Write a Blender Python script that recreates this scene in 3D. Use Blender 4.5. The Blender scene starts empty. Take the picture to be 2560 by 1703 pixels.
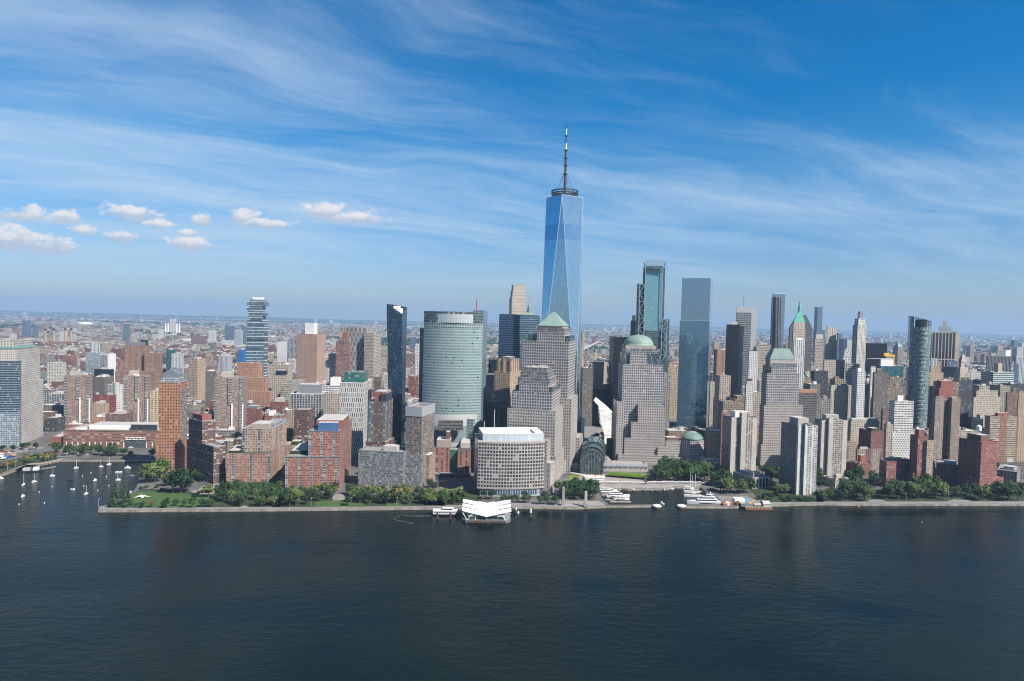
import bpy, bmesh, math, random
from mathutils import Vector, Matrix, geometry
from math import radians as rad, sin, cos, pi, atan2, hypot, sqrt
random.seed(7)
S = bpy.context.scene
COL = S.collection
# ---------------------------------------------------------------- camera
F, CU, CV, CAMH = 1707.0, 1280.0, 851.5, 210.0
PITCH, ROLL = math.atan((851.5-798)/F), rad(1.354)
U0 = Vector((0, sin(PITCH), cos(PITCH))); FW = Vector((0, cos(PITCH), -sin(PITCH))); X0 = Vector((1, 0, 0))
RT = X0*cos(ROLL)+U0*sin(ROLL); UP = -X0*sin(ROLL)+U0*cos(ROLL)
CP = Vector((0, 0, CAMH))
cd = bpy.data.cameras.new('camera'); cam = bpy.data.objects.new('camera', cd); COL.objects.link(cam)
cd.sensor_width = 36.0; cd.sensor_fit = 'HORIZONTAL'; cd.lens = 36.0*F/2560; cd.clip_start = 1.0; cd.clip_end = 120000
cam.matrix_world = Matrix(((RT.x, UP.x, -FW.x, CP.x), (RT.y, UP.y, -FW.y, CP.y), (RT.z, UP.z, -FW.z, CP.z), (0, 0, 0, 1)))
S.camera = cam
# ---------------------------------------------------------------- light
SUN_EL, SUN_AZ = 46.0, 128.0            # azimuth clockwise from the view axis: behind the camera, to its right
sl = bpy.data.lights.new('sun', 'SUN'); sl.energy = 5.0; sl.angle = rad(0.53); sl.color = (1.0, 0.93, 0.84)
so = bpy.data.objects.new('sun', sl); COL.objects.link(so)
sd = Vector((cos(rad(SUN_EL))*sin(rad(SUN_AZ)), cos(rad(SUN_EL))*cos(rad(SUN_AZ)), sin(rad(SUN_EL))))
so.rotation_euler = (-sd).to_track_quat('-Z', 'Y').to_euler()
S.view_settings.view_transform = 'Standard'; S.view_settings.look = 'None'
S.view_settings.exposure = 0.90; S.view_settings.gamma = 1.0
S.cycles.use_denoising = True; S.cycles.denoiser = 'OPENIMAGEDENOISE'; S.cycles.denoising_input_passes = 'RGB_ALBEDO_NORMAL'; S.cycles.denoising_prefilter = 'ACCURATE'; S.cycles.filter_width = 1.1
S.cycles.max_bounces = 6; S.cycles.diffuse_bounces = 1; S.cycles.glossy_bounces = 3
S.cycles.transmission_bounces = 2; S.cycles.volume_bounces = 0; S.cycles.transparent_max_bounces = 6
S.cycles.sample_clamp_indirect = 4.0; S.cycles.sample_clamp_direct = 12.0

CROPS = dict(A=(0,740,2.6125),B=(380,740,2.6125),C=(700,740,2.6125),D=(1030,740,2.6125),E=(1330,740,2.6125),F=(1630,740,2.6125),
 G=(1880,740,2.6125),H=(2160,740,2.6125),J=(0,1100,7.366),K=(240,1130,5.124),L=(680,1130,5.124),M=(1060,1150,6.2026),
 N=(1400,1130,6.2026),O=(1680,1130,6.2026),Q=(2040,1130,4.5327),R=(1560,630,6.272),S=(1820,710,6.2026),T=(2180,770,6.2026),
 U=(1420,960,6.2026),V=(600,730,8.708),W=(1230,690,5.806),X=(1330,290,3.075),Y=(0,760,3.683),Z=(640,780,3.683),P=(0,0,1.0),
 I=(0,480,2.357))
def px(c, x, y):
    o = CROPS[c]; return o[0]+x/o[2], o[1]+y/o[2]
def ray(u, v): return FW+RT*((u-CU)/F)+UP*((CV-v)/F)
def at(c, x, y, Y):
    r = ray(*px(c, x, y)); return CP+r*(Y/r.y)
def gnd(c, x, y, z=0.0):
    r = ray(*px(c, x, y)); return CP+r*((z-CAMH)/r.z)
def proj(p):
    d = Vector(p)-CP; w = d.dot(FW); return CU+F*d.dot(RT)/w, CV-F*d.dot(UP)/w

# ---------------------------------------------------------------- node helpers
class NT:
    def __init__(s, nt): s.t = nt; nt.nodes.clear()
    def n(s, typ, **kw):
        nd = s.t.nodes.new(typ)
        for k, v in kw.items(): setattr(nd, k, v)
        return nd
    def put(s, sock, v):
        if hasattr(v, 'node'): s.t.links.new(v, sock)
        elif v is not None:
            if hasattr(sock.default_value, '__len__') and len(sock.default_value) == 4 and hasattr(v, '__len__') and len(v) == 3: v = (*v, 1)
            sock.default_value = v
    def m(s, op, a, b=None, c=None, clamp=False):
        nd = s.n('ShaderNodeMath', operation=op, use_clamp=clamp)
        for i, v in enumerate((a, b, c)):
            if v is not None: s.put(nd.inputs[i], v)
        return nd.outputs[0]
    def vm(s, op, a, b=None, scale=None):
        nd = s.n('ShaderNodeVectorMath', operation=op); s.put(nd.inputs[0], a)
        if b is not None: s.put(nd.inputs[1], b)
        if scale is not None: s.put(nd.inputs['Scale'], scale)
        return nd.outputs['Value'] if op in ('LENGTH', 'DOT_PRODUCT') else nd.outputs[0]
    def mix(s, f, a, b, blend='MIX'):
        nd = s.n('ShaderNodeMix', data_type='RGBA', blend_type=blend)
        s.put(nd.inputs[0], f); s.put(nd.inputs[6], a); s.put(nd.inputs[7], b); return nd.outputs[2]
    def lerp(s, f, a, b):
        nd = s.n('ShaderNodeMix', data_type='FLOAT'); s.put(nd.inputs[0], f); s.put(nd.inputs[2], a); s.put(nd.inputs[3], b); return nd.outputs[0]
    def mr(s, v, a, b, c=0.0, d=1.0, smooth=False):
        nd = s.n('ShaderNodeMapRange', interpolation_type='SMOOTHSTEP' if smooth else 'LINEAR')
        for i, x in enumerate((v, a, b, c, d)): s.put(nd.inputs[i], x)
        return nd.outputs[0]
    def noise(s, vec, scale, detail=3, rough=0.55, dist=0.0):
        nd = s.n('ShaderNodeTexNoise'); s.put(nd.inputs['Vector'], vec)
        for k, v in (('Scale', scale), ('Detail', detail), ('Roughness', rough), ('Distortion', dist)): nd.inputs[k].default_value = v
        return nd.outputs['Fac']
    def comb(s, x, y, z=0.0):
        nd = s.n('ShaderNodeCombineXYZ')
        for i, v in enumerate((x, y, z)): s.put(nd.inputs[i], v)
        return nd.outputs[0]
    def sep(s, v):
        nd = s.n('ShaderNodeSeparateXYZ'); s.put(nd.inputs[0], v); return nd.outputs
    def bsdf(s, base, rough=0.7, met=0.0, spec=0.5, normal=None, **kw):
        b = s.n('ShaderNodeBsdfPrincipled'); s.put(b.inputs['Base Color'], base); s.put(b.inputs['Roughness'], rough)
        s.put(b.inputs['Metallic'], met); s.put(b.inputs['Specular IOR Level'], spec)
        if normal is not None: s.put(b.inputs['Normal'], normal)
        for k, v in kw.items(): s.put(b.inputs[k], v)
        o = s.n('ShaderNodeOutputMaterial'); s.t.links.new(b.outputs[0], o.inputs[0]); return b
MATS = {}; FAC = {}
def newmat(k):
    m = bpy.data.materials.new(k); m.use_nodes = True; MATS[k] = m; return NT(m.node_tree)

# ---------------------------------------------------------------- world: sky with thin streaked cloud and a few cumulus puffs
W = bpy.data.worlds.new('World'); S.world = W; W.use_nodes = True
t = NT(W.node_tree)
gen = t.n('ShaderNodeTexCoord').outputs['Generated']
dx, dy, dz = t.sep(gen)
dzc = t.m('MAXIMUM', dz, 0.012)
sky = t.n('ShaderNodeTexSky', sky_type='NISHITA'); sky.sun_disc = False
sky.sun_elevation = rad(SUN_EL); sky.sun_rotation = rad(SUN_AZ); sky.altitude = 200; sky.air_density = 1.0; sky.dust_density = 0.6; sky.ozone_density = 2.6
t.put(sky.inputs['Vector'], t.comb(dx, dy, dzc))
hsv = t.n('ShaderNodeHueSaturation'); hsv.inputs['Saturation'].default_value = 1.56; hsv.inputs['Value'].default_value = 1.08
t.put(hsv.inputs['Color'], sky.outputs[0])
az = t.m('ARCTAN2', dx, dy); el = t.m('ARCTAN2', dz, t.m('SQRT', t.m('ADD', t.m('MULTIPLY', dx, dx), t.m('MULTIPLY', dy, dy))))
SKYCOL = t.mix(t.mr(el, 0.0, 0.24, 1.0, 0.0, True), hsv.outputs[0], t.mix(1.0, hsv.outputs[0], (.58,.65,.88), 'MULTIPLY'))
pl = t.m('ADD', dzc, 0.10)
cx_ = t.m('DIVIDE', dx, pl); cy_ = t.m('DIVIDE', dy, pl)
# streaks: long along one wind direction
ang = rad(24)
sa = t.m('ADD', t.m('MULTIPLY', cx_, cos(ang)), t.m('MULTIPLY', cy_, sin(ang)))
sb = t.m('SUBTRACT', t.m('MULTIPLY', cy_, cos(ang)), t.m('MULTIPLY', cx_, sin(ang)))
warp = t.noise(t.comb(cx_, cy_, 3.1), 0.7, 3, 0.5)
sbw = t.m('ADD', sb, t.m('MULTIPLY', warp, 1.05))
n1 = t.noise(t.comb(t.m('MULTIPLY', sa, 0.35), t.m('MULTIPLY', sbw, 1.5), 0.0), 1.15, 7, 0.60, 0.12)
n2 = t.noise(t.comb(t.m('MULTIPLY', sa, 0.9), t.m('MULTIPLY', sbw, 2.8), 5.0), 2.4, 6, 0.7, 0.2)
nb = t.noise(t.comb(cx_, cy_, 9.0), 0.45, 2, 0.5)
# cloud cover: more to the left and in a low band, clear towards the upper right
cover = t.m('ADD', t.mr(az, -0.75, 0.75, 0.10, -0.13), t.m('ADD', t.mr(el, 0.10, 0.42, 0.045, -0.035), t.m('ADD', t.mr(az, -1.2, -.85, -0.22, 0.0), t.mr(az, 1.2, 1.7, 0.0, 0.30))))  # outside the view, cloud is added right and cut left to shape tower reflections
lowband = t.m('MULTIPLY', t.mr(el, 0.03, 0.13, 0.0, 1.0, True), t.mr(el, 0.16, 0.30, 1.0, 0.0, True))
cover = t.m('ADD', cover, t.m('MULTIPLY', lowband, t.mr(az, -0.1, 0.7, 0.0, 0.12)))
dens = t.m('ADD', t.m('ADD', t.m('MULTIPLY', n1, 0.70), t.m('MULTIPLY', n2, 0.20)), t.m('ADD', t.m('MULTIPLY', nb, 0.25), cover))
cir = t.mr(dens, 0.44, 0.92, 0.0, 0.86, True)
cir = t.m('MULTIPLY', cir, t.mr(el, 0.0, 0.09, 0.10, 1.0, True))
skyc = t.mix(cir, SKYCOL, (4.7, 6.0, 7.3))
# cumulus puffs: (sky crop x, y, half width, half height)
PUFF = [(170,135,120,42),(75,270,190,62),(310,310,110,50),(780,125,130,42),(930,188,75,26),(500,228,60,24),(715,262,70,24),
        (1195,163,42,32),(1420,145,80,36),(1560,182,130,26),(1930,110,105,42),(2080,150,140,36),(1105,300,105,34),(1100,240,50,22),(385,150,70,34)]
v2 = t.comb(az, el, 0.0); best = None; shade = None
for (x, y, hw, hh) in PUFF:
    d = ray(*px('I', x, y)).normalized(); d2 = ray(*px('I', x+hw, y)).normalized(); d3 = ray(*px('I', x, y-hh)).normalized()
    a0, e0 = atan2(d.x, d.y), math.asin(d.z); ra = 1.3*abs(atan2(d2.x, d2.y)-a0); re = 1.25*abs(math.asin(d3.z)-e0)
    q = t.vm('MULTIPLY', t.vm('SUBTRACT', v2, (a0, e0, 0)), (1/ra, 1/re, 0))
    L_ = t.m('SUBTRACT', 1.0, t.vm('LENGTH', q)); qy = t.sep(q)[1]
    if best is None: best, shade = L_, qy
    else:
        g = t.m('GREATER_THAN', L_, best); shade = t.lerp(g, shade, qy); best = t.m('MAXIMUM', best, L_)
pn = t.noise(t.comb(t.m('MULTIPLY', az, 60), t.m('MULTIPLY', el, 95), 0), 1.0, 6, 0.62, 0.15)
pn2 = t.noise(t.comb(t.m('MULTIPLY', az, 24), t.m('MULTIPLY', el, 40), 4), 1.0, 3, 0.5)
pd = t.m('ADD', best, t.m('ADD', t.m('MULTIPLY', t.m('SUBTRACT', pn, 0.5), 2.5), t.m('MULTIPLY', t.m('SUBTRACT', pn2, 0.5), 1.3)))
pm = t.mr(pd, -0.22, 0.50, 0.0, 0.92, True)
pc = t.mix(t.mr(t.m('ADD', shade, t.m('MULTIPLY', t.m('SUBTRACT', pn, 0.5), 2.0)), -0.6, 0.55, 0.0, 1.0, True), (4.3, 4.9, 5.9), (7.6, 7.3, 7.3))
skyc = t.mix(pm, skyc, pc)
bg = t.n('ShaderNodeBackground'); t.put(bg.inputs[0], skyc); bg.inputs[1].default_value = 0.064
wo = t.n('ShaderNodeOutputWorld'); t.t.links.new(bg.outputs[0], wo.inputs[0])
# ---------------------------------------------------------------- materials
def plain(k, col, rough=0.75, met=0.0, var=0.12, scale=0.25, spec=0.4, col2=None):
    t = newmat(k); p = t.n('ShaderNodeTexCoord').outputs['Object']
    col = tuple(c*.68 for c in col) if max(col) < .6 else col; n = t.noise(p, scale, 4, 0.6); f = t.mr(n, 0.3, 0.7, 1-var, 1+var)
    c = t.vm('SCALE', t.mix(t.mr(n, 0.42, 0.62), col, col2) if col2 else col, scale=f)
    if not col2:
        cb = t.comb(*col); c = t.vm('SCALE', cb, scale=f)
    t.bsdf(c, rough, met, spec)
def facade(k, wall, glass=(.025,.035,.045), pu=3.2, pv=3.4, wu=.5, wv=.55, gr=.12, met=0.0, lite=(.16,.19,.21), gvar=.5, blinds=.12,
           blindc=(.42,.41,.38), alt=None, shift=0.0, wr=.85, spec=.5, wmet=0.0, attr=False, weather=.14, band=None, bandc=None, panel=0.0, dirt=None):
    """wall with a grid of windows; UV is in bays x storeys. alt=(period, count, wall2, wu2, wv2): some bays differ; band=(period, thickness, colour)"""
    t = newmat(k); FAC[k] = (pu, pv); wall = [c*.63 for c in wall]; blindc = [c*.66 for c in blindc]; alt = alt and (alt[0], alt[1], [c*.63 for c in alt[2]], *alt[3:])
    uv = t.n('ShaderNodeUVMap').outputs[0]; u, v, _ = t.sep(uv)
    oi = t.n('ShaderNodeObjectInfo').outputs['Random']
    fv0 = t.m('FLOOR', v)
    if shift: u = t.m('ADD', u, t.m('MULTIPLY', fv0, shift))
    fu0 = t.m('FLOOR', u); fu = t.m('ABSOLUTE', t.m('SUBTRACT', t.m('FRACT', u), .5)); fv = t.m('ABSOLUTE', t.m('SUBTRACT', t.m('FRACT', v), .5))
    wallc = t.vm('SCALE', t.n('ShaderNodeAttribute', attribute_name='wc').outputs['Color'], scale=.60) if attr else t.comb(*wall)
    def msk(a, b):
        x = t.m('LESS_THAN', fu, a/2) if a < 1 else None; y = t.m('LESS_THAN', fv, b/2) if b < 1 else None
        if x is None and y is None: return t.m('ADD', 1.0, 0.0)
        return x if y is None else y if x is None else t.m('MULTIPLY', x, y)
    mask = msk(wu, wv)
    if alt:
        per, cnt, w2, a2, b2 = alt
        sel = t.m('LESS_THAN', t.m('FLOORED_MODULO', fu0, float(per)), cnt-.5)
        mask = t.lerp(sel, mask, msk(a2, b2)); wallc = t.mix(sel, wallc, w2)
    if band:
        per, th, bc = band[:3]; vv = t.m('SUBTRACT', v, float(band[3])) if len(band) > 3 else v
        bs = t.m('LESS_THAN', t.m('FLOORED_MODULO', vv, float(per)), th)
        mask = t.m('MULTIPLY', mask, t.m('SUBTRACT', 1.0, bs)); wallc = t.mix(bs, wallc, bc)
    wn = t.n('ShaderNodeTexWhiteNoise', noise_dimensions='3D')
    t.put(wn.inputs['Vector'], t.comb(fu0, fv0, t.m('MULTIPLY', oi, 91.0)))
    r = wn.outputs['Value']; rc = t.sep(wn.outputs['Color'])
    g = t.mix(t.m('MULTIPLY', t.m('POWER', rc[1], 2.2), gvar), glass, lite)
    if blinds: g = t.mix(t.m('GREATER_THAN', r, 1-blinds), g, blindc)
    pos = t.n('ShaderNodeTexCoord').outputs['Object']
    nz = t.noise(pos, 0.045, 4, 0.6)
    wallc = t.vm('SCALE', wallc, scale=t.mr(nz, .28, .72, 1-weather, 1+weather))
    base = t.mix(mask, wallc, g)
    normal = None
    if panel:   # slightly uneven glazing panels, so reflections break up from pane to pane
        nn = t.vm('SCALE', t.vm('SUBTRACT', wn.outputs['Color'], (.5, .5, .5)), scale=t.m('MULTIPLY', mask, panel))
        geo = t.n('ShaderNodeNewGeometry').outputs['Normal']
        normal = t.vm('NORMALIZE', t.vm('ADD', geo, nn))
    t.bsdf(base, t.lerp(mask, wr, gr), t.lerp(mask, wmet, met) if (met or wmet) else 0.0, t.lerp(mask, .3, spec), normal)
# masonry
facade('f_cream', (.60,.565,.52), wu=.46, wv=.42, pu=3.0, pv=3.4, blinds=.1)
facade('f_creambay', (.60,.565,.52), wu=.5, wv=.5, pu=4.0, pv=3.6, blinds=.05)
facade('f_bluebay', (.34,.40,.45), (.015,.03,.055), wu=.93, wv=.72, pu=1.6, pv=3.6, met=.15, gr=.06, lite=(.05,.09,.14), blinds=.02, panel=.03)
facade('f_brownslab', (.37,.275,.225), wu=.5, wv=.42, pu=3.6, pv=2.75, blinds=.33, blindc=(.5,.47,.44))
facade('f_balcony', (.48,.455,.42), (.03,.03,.03), wu=1, wv=.55, pu=4, pv=2.75, gr=.6, blinds=.08, gvar=.2)
facade('f_school', (.36,.175,.12), (.05,.06,.06), wu=.93, wv=.34, pu=6.5, pv=4.4, blinds=.22, blindc=(.4,.42,.40))
facade('f_orange', (.50,.24,.135), (.02,.022,.025), wu=.52, wv=.52, pu=3.4, pv=3.85, blinds=.08)
facade('f_darkred', (.20,.105,.085), (.03,.045,.05), wu=.66, wv=.5, pu=3.4, pv=3.1, blinds=.22, blindc=(.42,.44,.43), band=(4, .16, (.45,.42,.38)))
facade('f_tanpink', (.53,.375,.285), wu=.52, wv=.5, pu=3.3, pv=3.0, blinds=.2, alt=(6, 1, (.36,.44,.47), .9, .7))
facade('f_rose', (.50,.285,.21), wu=.5, wv=.5, pu=3.1, pv=3.0, blinds=.2, alt=(7, 1, (.42,.50,.54), .9, .7))
facade('f_redblue', (.45,.19,.13), (.03,.045,.055), wu=.62, wv=.45, pu=2.9, pv=3.0, blinds=.2, blindc=(.34,.36,.36), alt=(5, 1, (.42,.49,.56), .86, .66))
facade('f_blueband', (.45,.52,.58), (.05,.08,.11), wu=.8, wv=.7, pu=2.2, pv=3.0, blinds=.2)
facade('f_greyglass', (.27,.255,.25), (.06,.085,.09), wu=.9, wv=.56, pu=1.9, pv=3.15, lite=(.22,.27,.28), gvar=.9, blinds=.2, blindc=(.42,.45,.46))
facade('f_solaire', (.30,.20,.155), (.05,.075,.08), wu=.86, wv=.58, pu=2.2, pv=3.1, lite=(.2,.26,.27), gvar=.8, blinds=.16)
facade('f_tanbrick', (.45,.32,.25), wu=.5, wv=.5, pu=3.2, pv=3.1, blinds=.25)
facade('f_brickdark', (.165,.09,.072), wu=.48, wv=.5, pu=3.5, pv=3.2, blinds=.28, blindc=(.45,.45,.42))
facade('f_brickglass', (.18,.10,.08), (.06,.10,.11), wu=.6, wv=.55, pu=3.2, pv=3.2, blinds=.2, alt=(6, 2, (.25,.32,.33), .92, .8))
facade('f_whitefin', (.74,.73,.70), (.05,.055,.06), wu=.48, wv=.86, pu=3.0, pv=7.2, shift=.36, blinds=.12, lite=(.3,.33,.33))
facade('f_darkblue', (.02,.045,.08), (.016,.042,.08), wu=.92, wv=.78, pu=2.0, pv=3.9, met=.45, gr=.07, lite=(.12,.20,.28), gvar=.55, blinds=.025, blindc=(.25,.34,.40), wr=.25, panel=.05)
facade('f_longlines', (.47,.335,.26), (.2,.13,.1), wu=.2, wv=1, pu=5.0, pv=5, gr=.8, blinds=0, gvar=0)
facade('f_stripe', (.52,.49,.44), (.045,.045,.045), wu=.55, wv=.93, pu=3.4, pv=12, shift=.5, gr=.4, blinds=.1, blindc=(.5,.47,.42), gvar=.1)
facade('f_tanflat', (.50,.45,.37), wu=.8, wv=.45, pu=2.4, pv=3.6, gvar=.6, lite=(.3,.28,.25))
facade('f_pinkapt', (.33,.17,.155), (.05,.05,.055), wu=.72, wv=.5, pu=3.0, pv=2.9, blinds=.3, blindc=(.42,.36,.36))
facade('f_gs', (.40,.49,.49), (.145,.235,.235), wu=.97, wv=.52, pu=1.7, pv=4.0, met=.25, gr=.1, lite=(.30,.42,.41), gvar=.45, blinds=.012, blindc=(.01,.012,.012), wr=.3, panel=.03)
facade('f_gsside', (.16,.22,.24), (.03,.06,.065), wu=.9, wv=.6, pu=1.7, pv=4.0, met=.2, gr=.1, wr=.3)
facade('f_louver', (.62,.64,.64), (.55,.57,.57), wu=.9, wv=.96, pu=2.4, pv=6, gr=.35, met=.5, wmet=.4, wr=.4, blinds=0, gvar=.15, lite=(.7,.72,.72))
facade('f_hotel', (.42,.19,.14), (.04,.05,.055), wu=.34, wv=.82, pu=7.2, pv=3.3, blinds=.2, blindc=(.3,.34,.36))
facade('f_greenglass', (.03,.16,.13), (.02,.13,.11), wu=.9, wv=.9, pu=3, pv=3.5, gr=.08, met=.2)
facade('f_nymex', (.50,.47,.445), (.016,.019,.022), wu=.72, wv=.64, pu=2.95, pv=4.15, blinds=.06, gvar=.35)
facade('f_stone', (.50,.46,.425), (.024,.025,.03), wu=.5, wv=.5, pu=3.35, pv=3.9, blinds=.02)
facade('f_stonetop', (.49,.46,.445), (.035,.045,.06), wu=.68, wv=.64, pu=3.3, pv=3.9, blinds=.02, gr=.08, spec=.6, panel=.03)
facade('f_stoneglass', (.34,.315,.31), (.06,.08,.095), wu=.82, wv=.74, pu=2.2, pv=3.9, met=.3, gr=.07, lite=(.2,.24,.27), gvar=.7, panel=.05)
facade('f_notch', (.10,.14,.17), (.035,.06,.08), wu=.9, wv=.8, pu=1.8, pv=3.9, met=.3, gr=.08)
facade('f_gateshade', (.34,.31,.29), (.02,.02,.024), wu=.55, wv=.62, pu=3.6, pv=2.85, blinds=.12)  # darker copy of the cream slab wall, with shade put into the colour
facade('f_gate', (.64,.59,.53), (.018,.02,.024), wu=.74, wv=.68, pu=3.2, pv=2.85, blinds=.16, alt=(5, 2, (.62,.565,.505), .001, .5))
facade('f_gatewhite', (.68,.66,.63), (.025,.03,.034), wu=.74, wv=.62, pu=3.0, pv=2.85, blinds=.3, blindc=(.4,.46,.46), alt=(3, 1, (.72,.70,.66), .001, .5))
facade('f_gatelow', (.60,.55,.49), (.05,.05,.055), wu=.6, wv=.45, pu=5.2, pv=5.2, blinds=.06)
facade('f_redbrick', (.38,.155,.12), wu=.5, wv=.52, pu=3.6, pv=3.3, blinds=.25, blindc=(.36,.35,.35))
facade('f_redbrick2', (.27,.115,.09), wu=.46, wv=.5, pu=3.6, pv=3.3, blinds=.12, blindc=(.28,.27,.27))
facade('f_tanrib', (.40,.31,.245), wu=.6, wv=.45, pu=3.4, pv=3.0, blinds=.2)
facade('f_mauve', (.26,.155,.135), wu=.55, wv=.5, pu=3.2, pv=3.0, blinds=.22, blindc=(.45,.43,.41), alt=(7, 4, (.42,.35,.29), .5, .5))
facade('f_check', (.80,.80,.78), (.06,.07,.08), wu=.52, wv=.45, pu=4.5, pv=3.6, shift=.5, blinds=.05)
facade('f_whiterows', (.80,.80,.78), (.05,.06,.07), wu=.86, wv=.42, pu=5.5, pv=3.8, blinds=.08)
facade('f_white', (.70,.69,.66), wu=.5, wv=.5, pu=3.4, pv=3.6, blinds=.08)
facade('f_whitepier', (.72,.72,.70), (.10,.13,.15), wu=.5, wv=.9, pu=3.6, pv=3.6, lite=(.3,.36,.40), gvar=.7, blinds=.1)
facade('f_whiterib', (.62,.59,.53), (.10,.09,.08), wu=.36, wv=.93, pu=3.4, pv=7.5, blinds=.1)
facade('f_beige', (.54,.47,.385), wu=.45, wv=.5, pu=3.4, pv=3.7, blinds=.1)
facade('f_tan', (.54,.41,.29), wu=.42, wv=.55, pu=3.4, pv=3.5, blinds=.08)
facade('f_brown', (.235,.15,.12), wu=.42, wv=.5, pu=3.2, pv=3.5, blinds=.2)
facade('f_brownlight', (.37,.24,.18), wu=.42, wv=.55, pu=3.0, pv=3.6, blinds=.16, alt=(4, 1, (.26,.16,.12), .001, .5))
facade('f_terra', (.52,.285,.185), wu=.4, wv=.5, pu=3.4, pv=3.6, blinds=.1)
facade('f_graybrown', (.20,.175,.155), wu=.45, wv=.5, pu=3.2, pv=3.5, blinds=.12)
facade('f_steelband', (.33,.345,.36), (.02,.025,.035), wu=1, wv=.5, pu=3, pv=4.0, gr=.1, wmet=.3, wr=.45, blinds=0)
facade('f_steel', (.42,.44,.455), (.36,.38,.4), wu=.5, wv=1, pu=1.6, pv=4, gr=.4, wmet=.3, wr=.45, blinds=0, gvar=0)
facade('f_black', (.012,.014,.018), (.006,.009,.014), wu=.85, wv=.6, pu=2.0, pv=3.9, gr=.12, blinds=0, gvar=.06, wr=.4, spec=.3)
facade('f_navy', (.02,.036,.056), (.012,.024,.038), wu=.9, wv=.7, pu=2.2, pv=3.9, met=.2, gr=.08, blinds=.008, gvar=.2, wr=.3)
facade('f_bronze', (.40,.345,.30), (.02,.022,.028), wu=.76, wv=.96, pu=8.5, pv=70, gr=.15, blinds=0, gvar=0)
facade('f_blackrib', (.30,.32,.34), (.02,.025,.035), wu=.66, wv=.98, pu=3.6, pv=70, gr=.12, blinds=0, gvar=0)
facade('f_whiteribtall', (.70,.72,.74), (.06,.09,.12), wu=.5, wv=.98, pu=3.2, pv=70, gr=.12, blinds=0, gvar=0)
facade('f_greenband', (.56,.63,.60), (.05,.08,.085), wu=1, wv=.5, pu=3, pv=4.0, gr=.1, blinds=0)
facade('f_teal', (.05,.14,.165), (.025,.10,.125), wu=.92, wv=.86, pu=2.4, pv=3.9, met=.35, gr=.07, lite=(.10,.24,.27), blinds=.05, blindc=(.2,.36,.38), panel=.04)
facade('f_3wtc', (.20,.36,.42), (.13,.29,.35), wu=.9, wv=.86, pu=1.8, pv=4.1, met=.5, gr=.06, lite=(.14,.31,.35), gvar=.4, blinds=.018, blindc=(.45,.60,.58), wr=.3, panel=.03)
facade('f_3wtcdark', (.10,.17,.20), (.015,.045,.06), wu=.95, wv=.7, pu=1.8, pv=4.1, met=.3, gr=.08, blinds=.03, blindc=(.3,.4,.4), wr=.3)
facade('f_4wtclow', (.22,.34,.42), (.12,.25,.345), wu=.94, wv=.9, pu=1.8, pv=4.1, met=.7, gr=.06, lite=(.30,.45,.55), gvar=.5, blinds=.01, wr=.25, panel=.03)
facade('f_4wtc', (.28,.38,.47), (.27,.385,.49), wu=.94, wv=.93, pu=1.8, pv=4.1, met=.82, gr=.05, lite=(.36,.48,.58), gvar=.4, blinds=.006, wr=.25, panel=.018)
facade('f_1wtc', (.42,.56,.66), (.31,.49,.62), wu=.95, wv=.93, pu=1.55, pv=4.0, met=.9, gr=.05, lite=(.50,.68,.78), gvar=.6, blinds=.008, blindc=(.8,.85,.9), wr=.12, wmet=.8, panel=.022, band=(1000, 6.5, (.20,.37,.55), 86.0))
facade('f_7wtc', (.22,.30,.36), (.02,.05,.08), wu=.96, wv=.74, pu=1.6, pv=4.1, met=.35, gr=.06, lite=(.05,.10,.14), blinds=.01, wr=.3, panel=.02)
facade('f_7wtcpale', (.50,.57,.62), (.07,.11,.15), wu=.96, wv=.55, pu=1.6, pv=4.1, met=.3, gr=.1, blinds=.1, blindc=(.4,.48,.54), wr=.4)
facade('f_jenga', (.20,.29,.33), (.055,.11,.15), wu=.9, wv=.86, pu=2.6, pv=4.0, met=.3, gr=.07, lite=(.14,.22,.27), gvar=.8, blinds=.1, blindc=(.28,.34,.36), panel=.05)
facade('f_50west', (.30,.37,.37), (.03,.075,.085), wu=.9, wv=.64, pu=2.2, pv=3.6, met=.25, gr=.08, lite=(.12,.23,.25), gvar=.7, blinds=.12, blindc=(.50,.56,.54), wr=.35, panel=.04)
facade('f_dkgrid', (.44,.46,.47), (.03,.04,.05), wu=.66, wv=.82, pu=4.4, pv=3.8, blinds=.05, gr=.08)
facade('f_bandbrown', (.18,.165,.16), (.03,.03,.035), wu=1, wv=.45, pu=3, pv=3.8, blinds=0)
facade('f_darkglass2', (.06,.065,.075), (.03,.035,.045), wu=.8, wv=.75, pu=2.2, pv=3.8, gr=.1, blinds=.06, blindc=(.12,.12,.15))
facade('f_construct', (.20,.175,.15), (.06,.055,.05), wu=.7, wv=.7, pu=3.4, pv=4, gr=.7, blinds=.15, blindc=(.32,.29,.25))
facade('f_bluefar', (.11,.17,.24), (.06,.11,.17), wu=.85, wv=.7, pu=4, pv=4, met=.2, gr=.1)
facade('f_city', (.4,.4,.4), (.018,.022,.026), wu=.5, wv=.55, pu=3.6, pv=3.6, attr=True, blinds=.12)
facade('f_winter', (.16,.20,.20), (.02,.035,.038), wu=.88, wv=.88, pu=2.6, pv=3.2, met=.3, gr=.05, lite=(.12,.16,.17), gvar=.8, blinds=.03, blindc=(.4,.45,.45), panel=.06)
facade('f_podium', (.33,.285,.255), (.09,.11,.12), wu=.72, wv=.55, pu=6.0, pv=6.5, blinds=.2, blindc=(.36,.42,.43))
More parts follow.
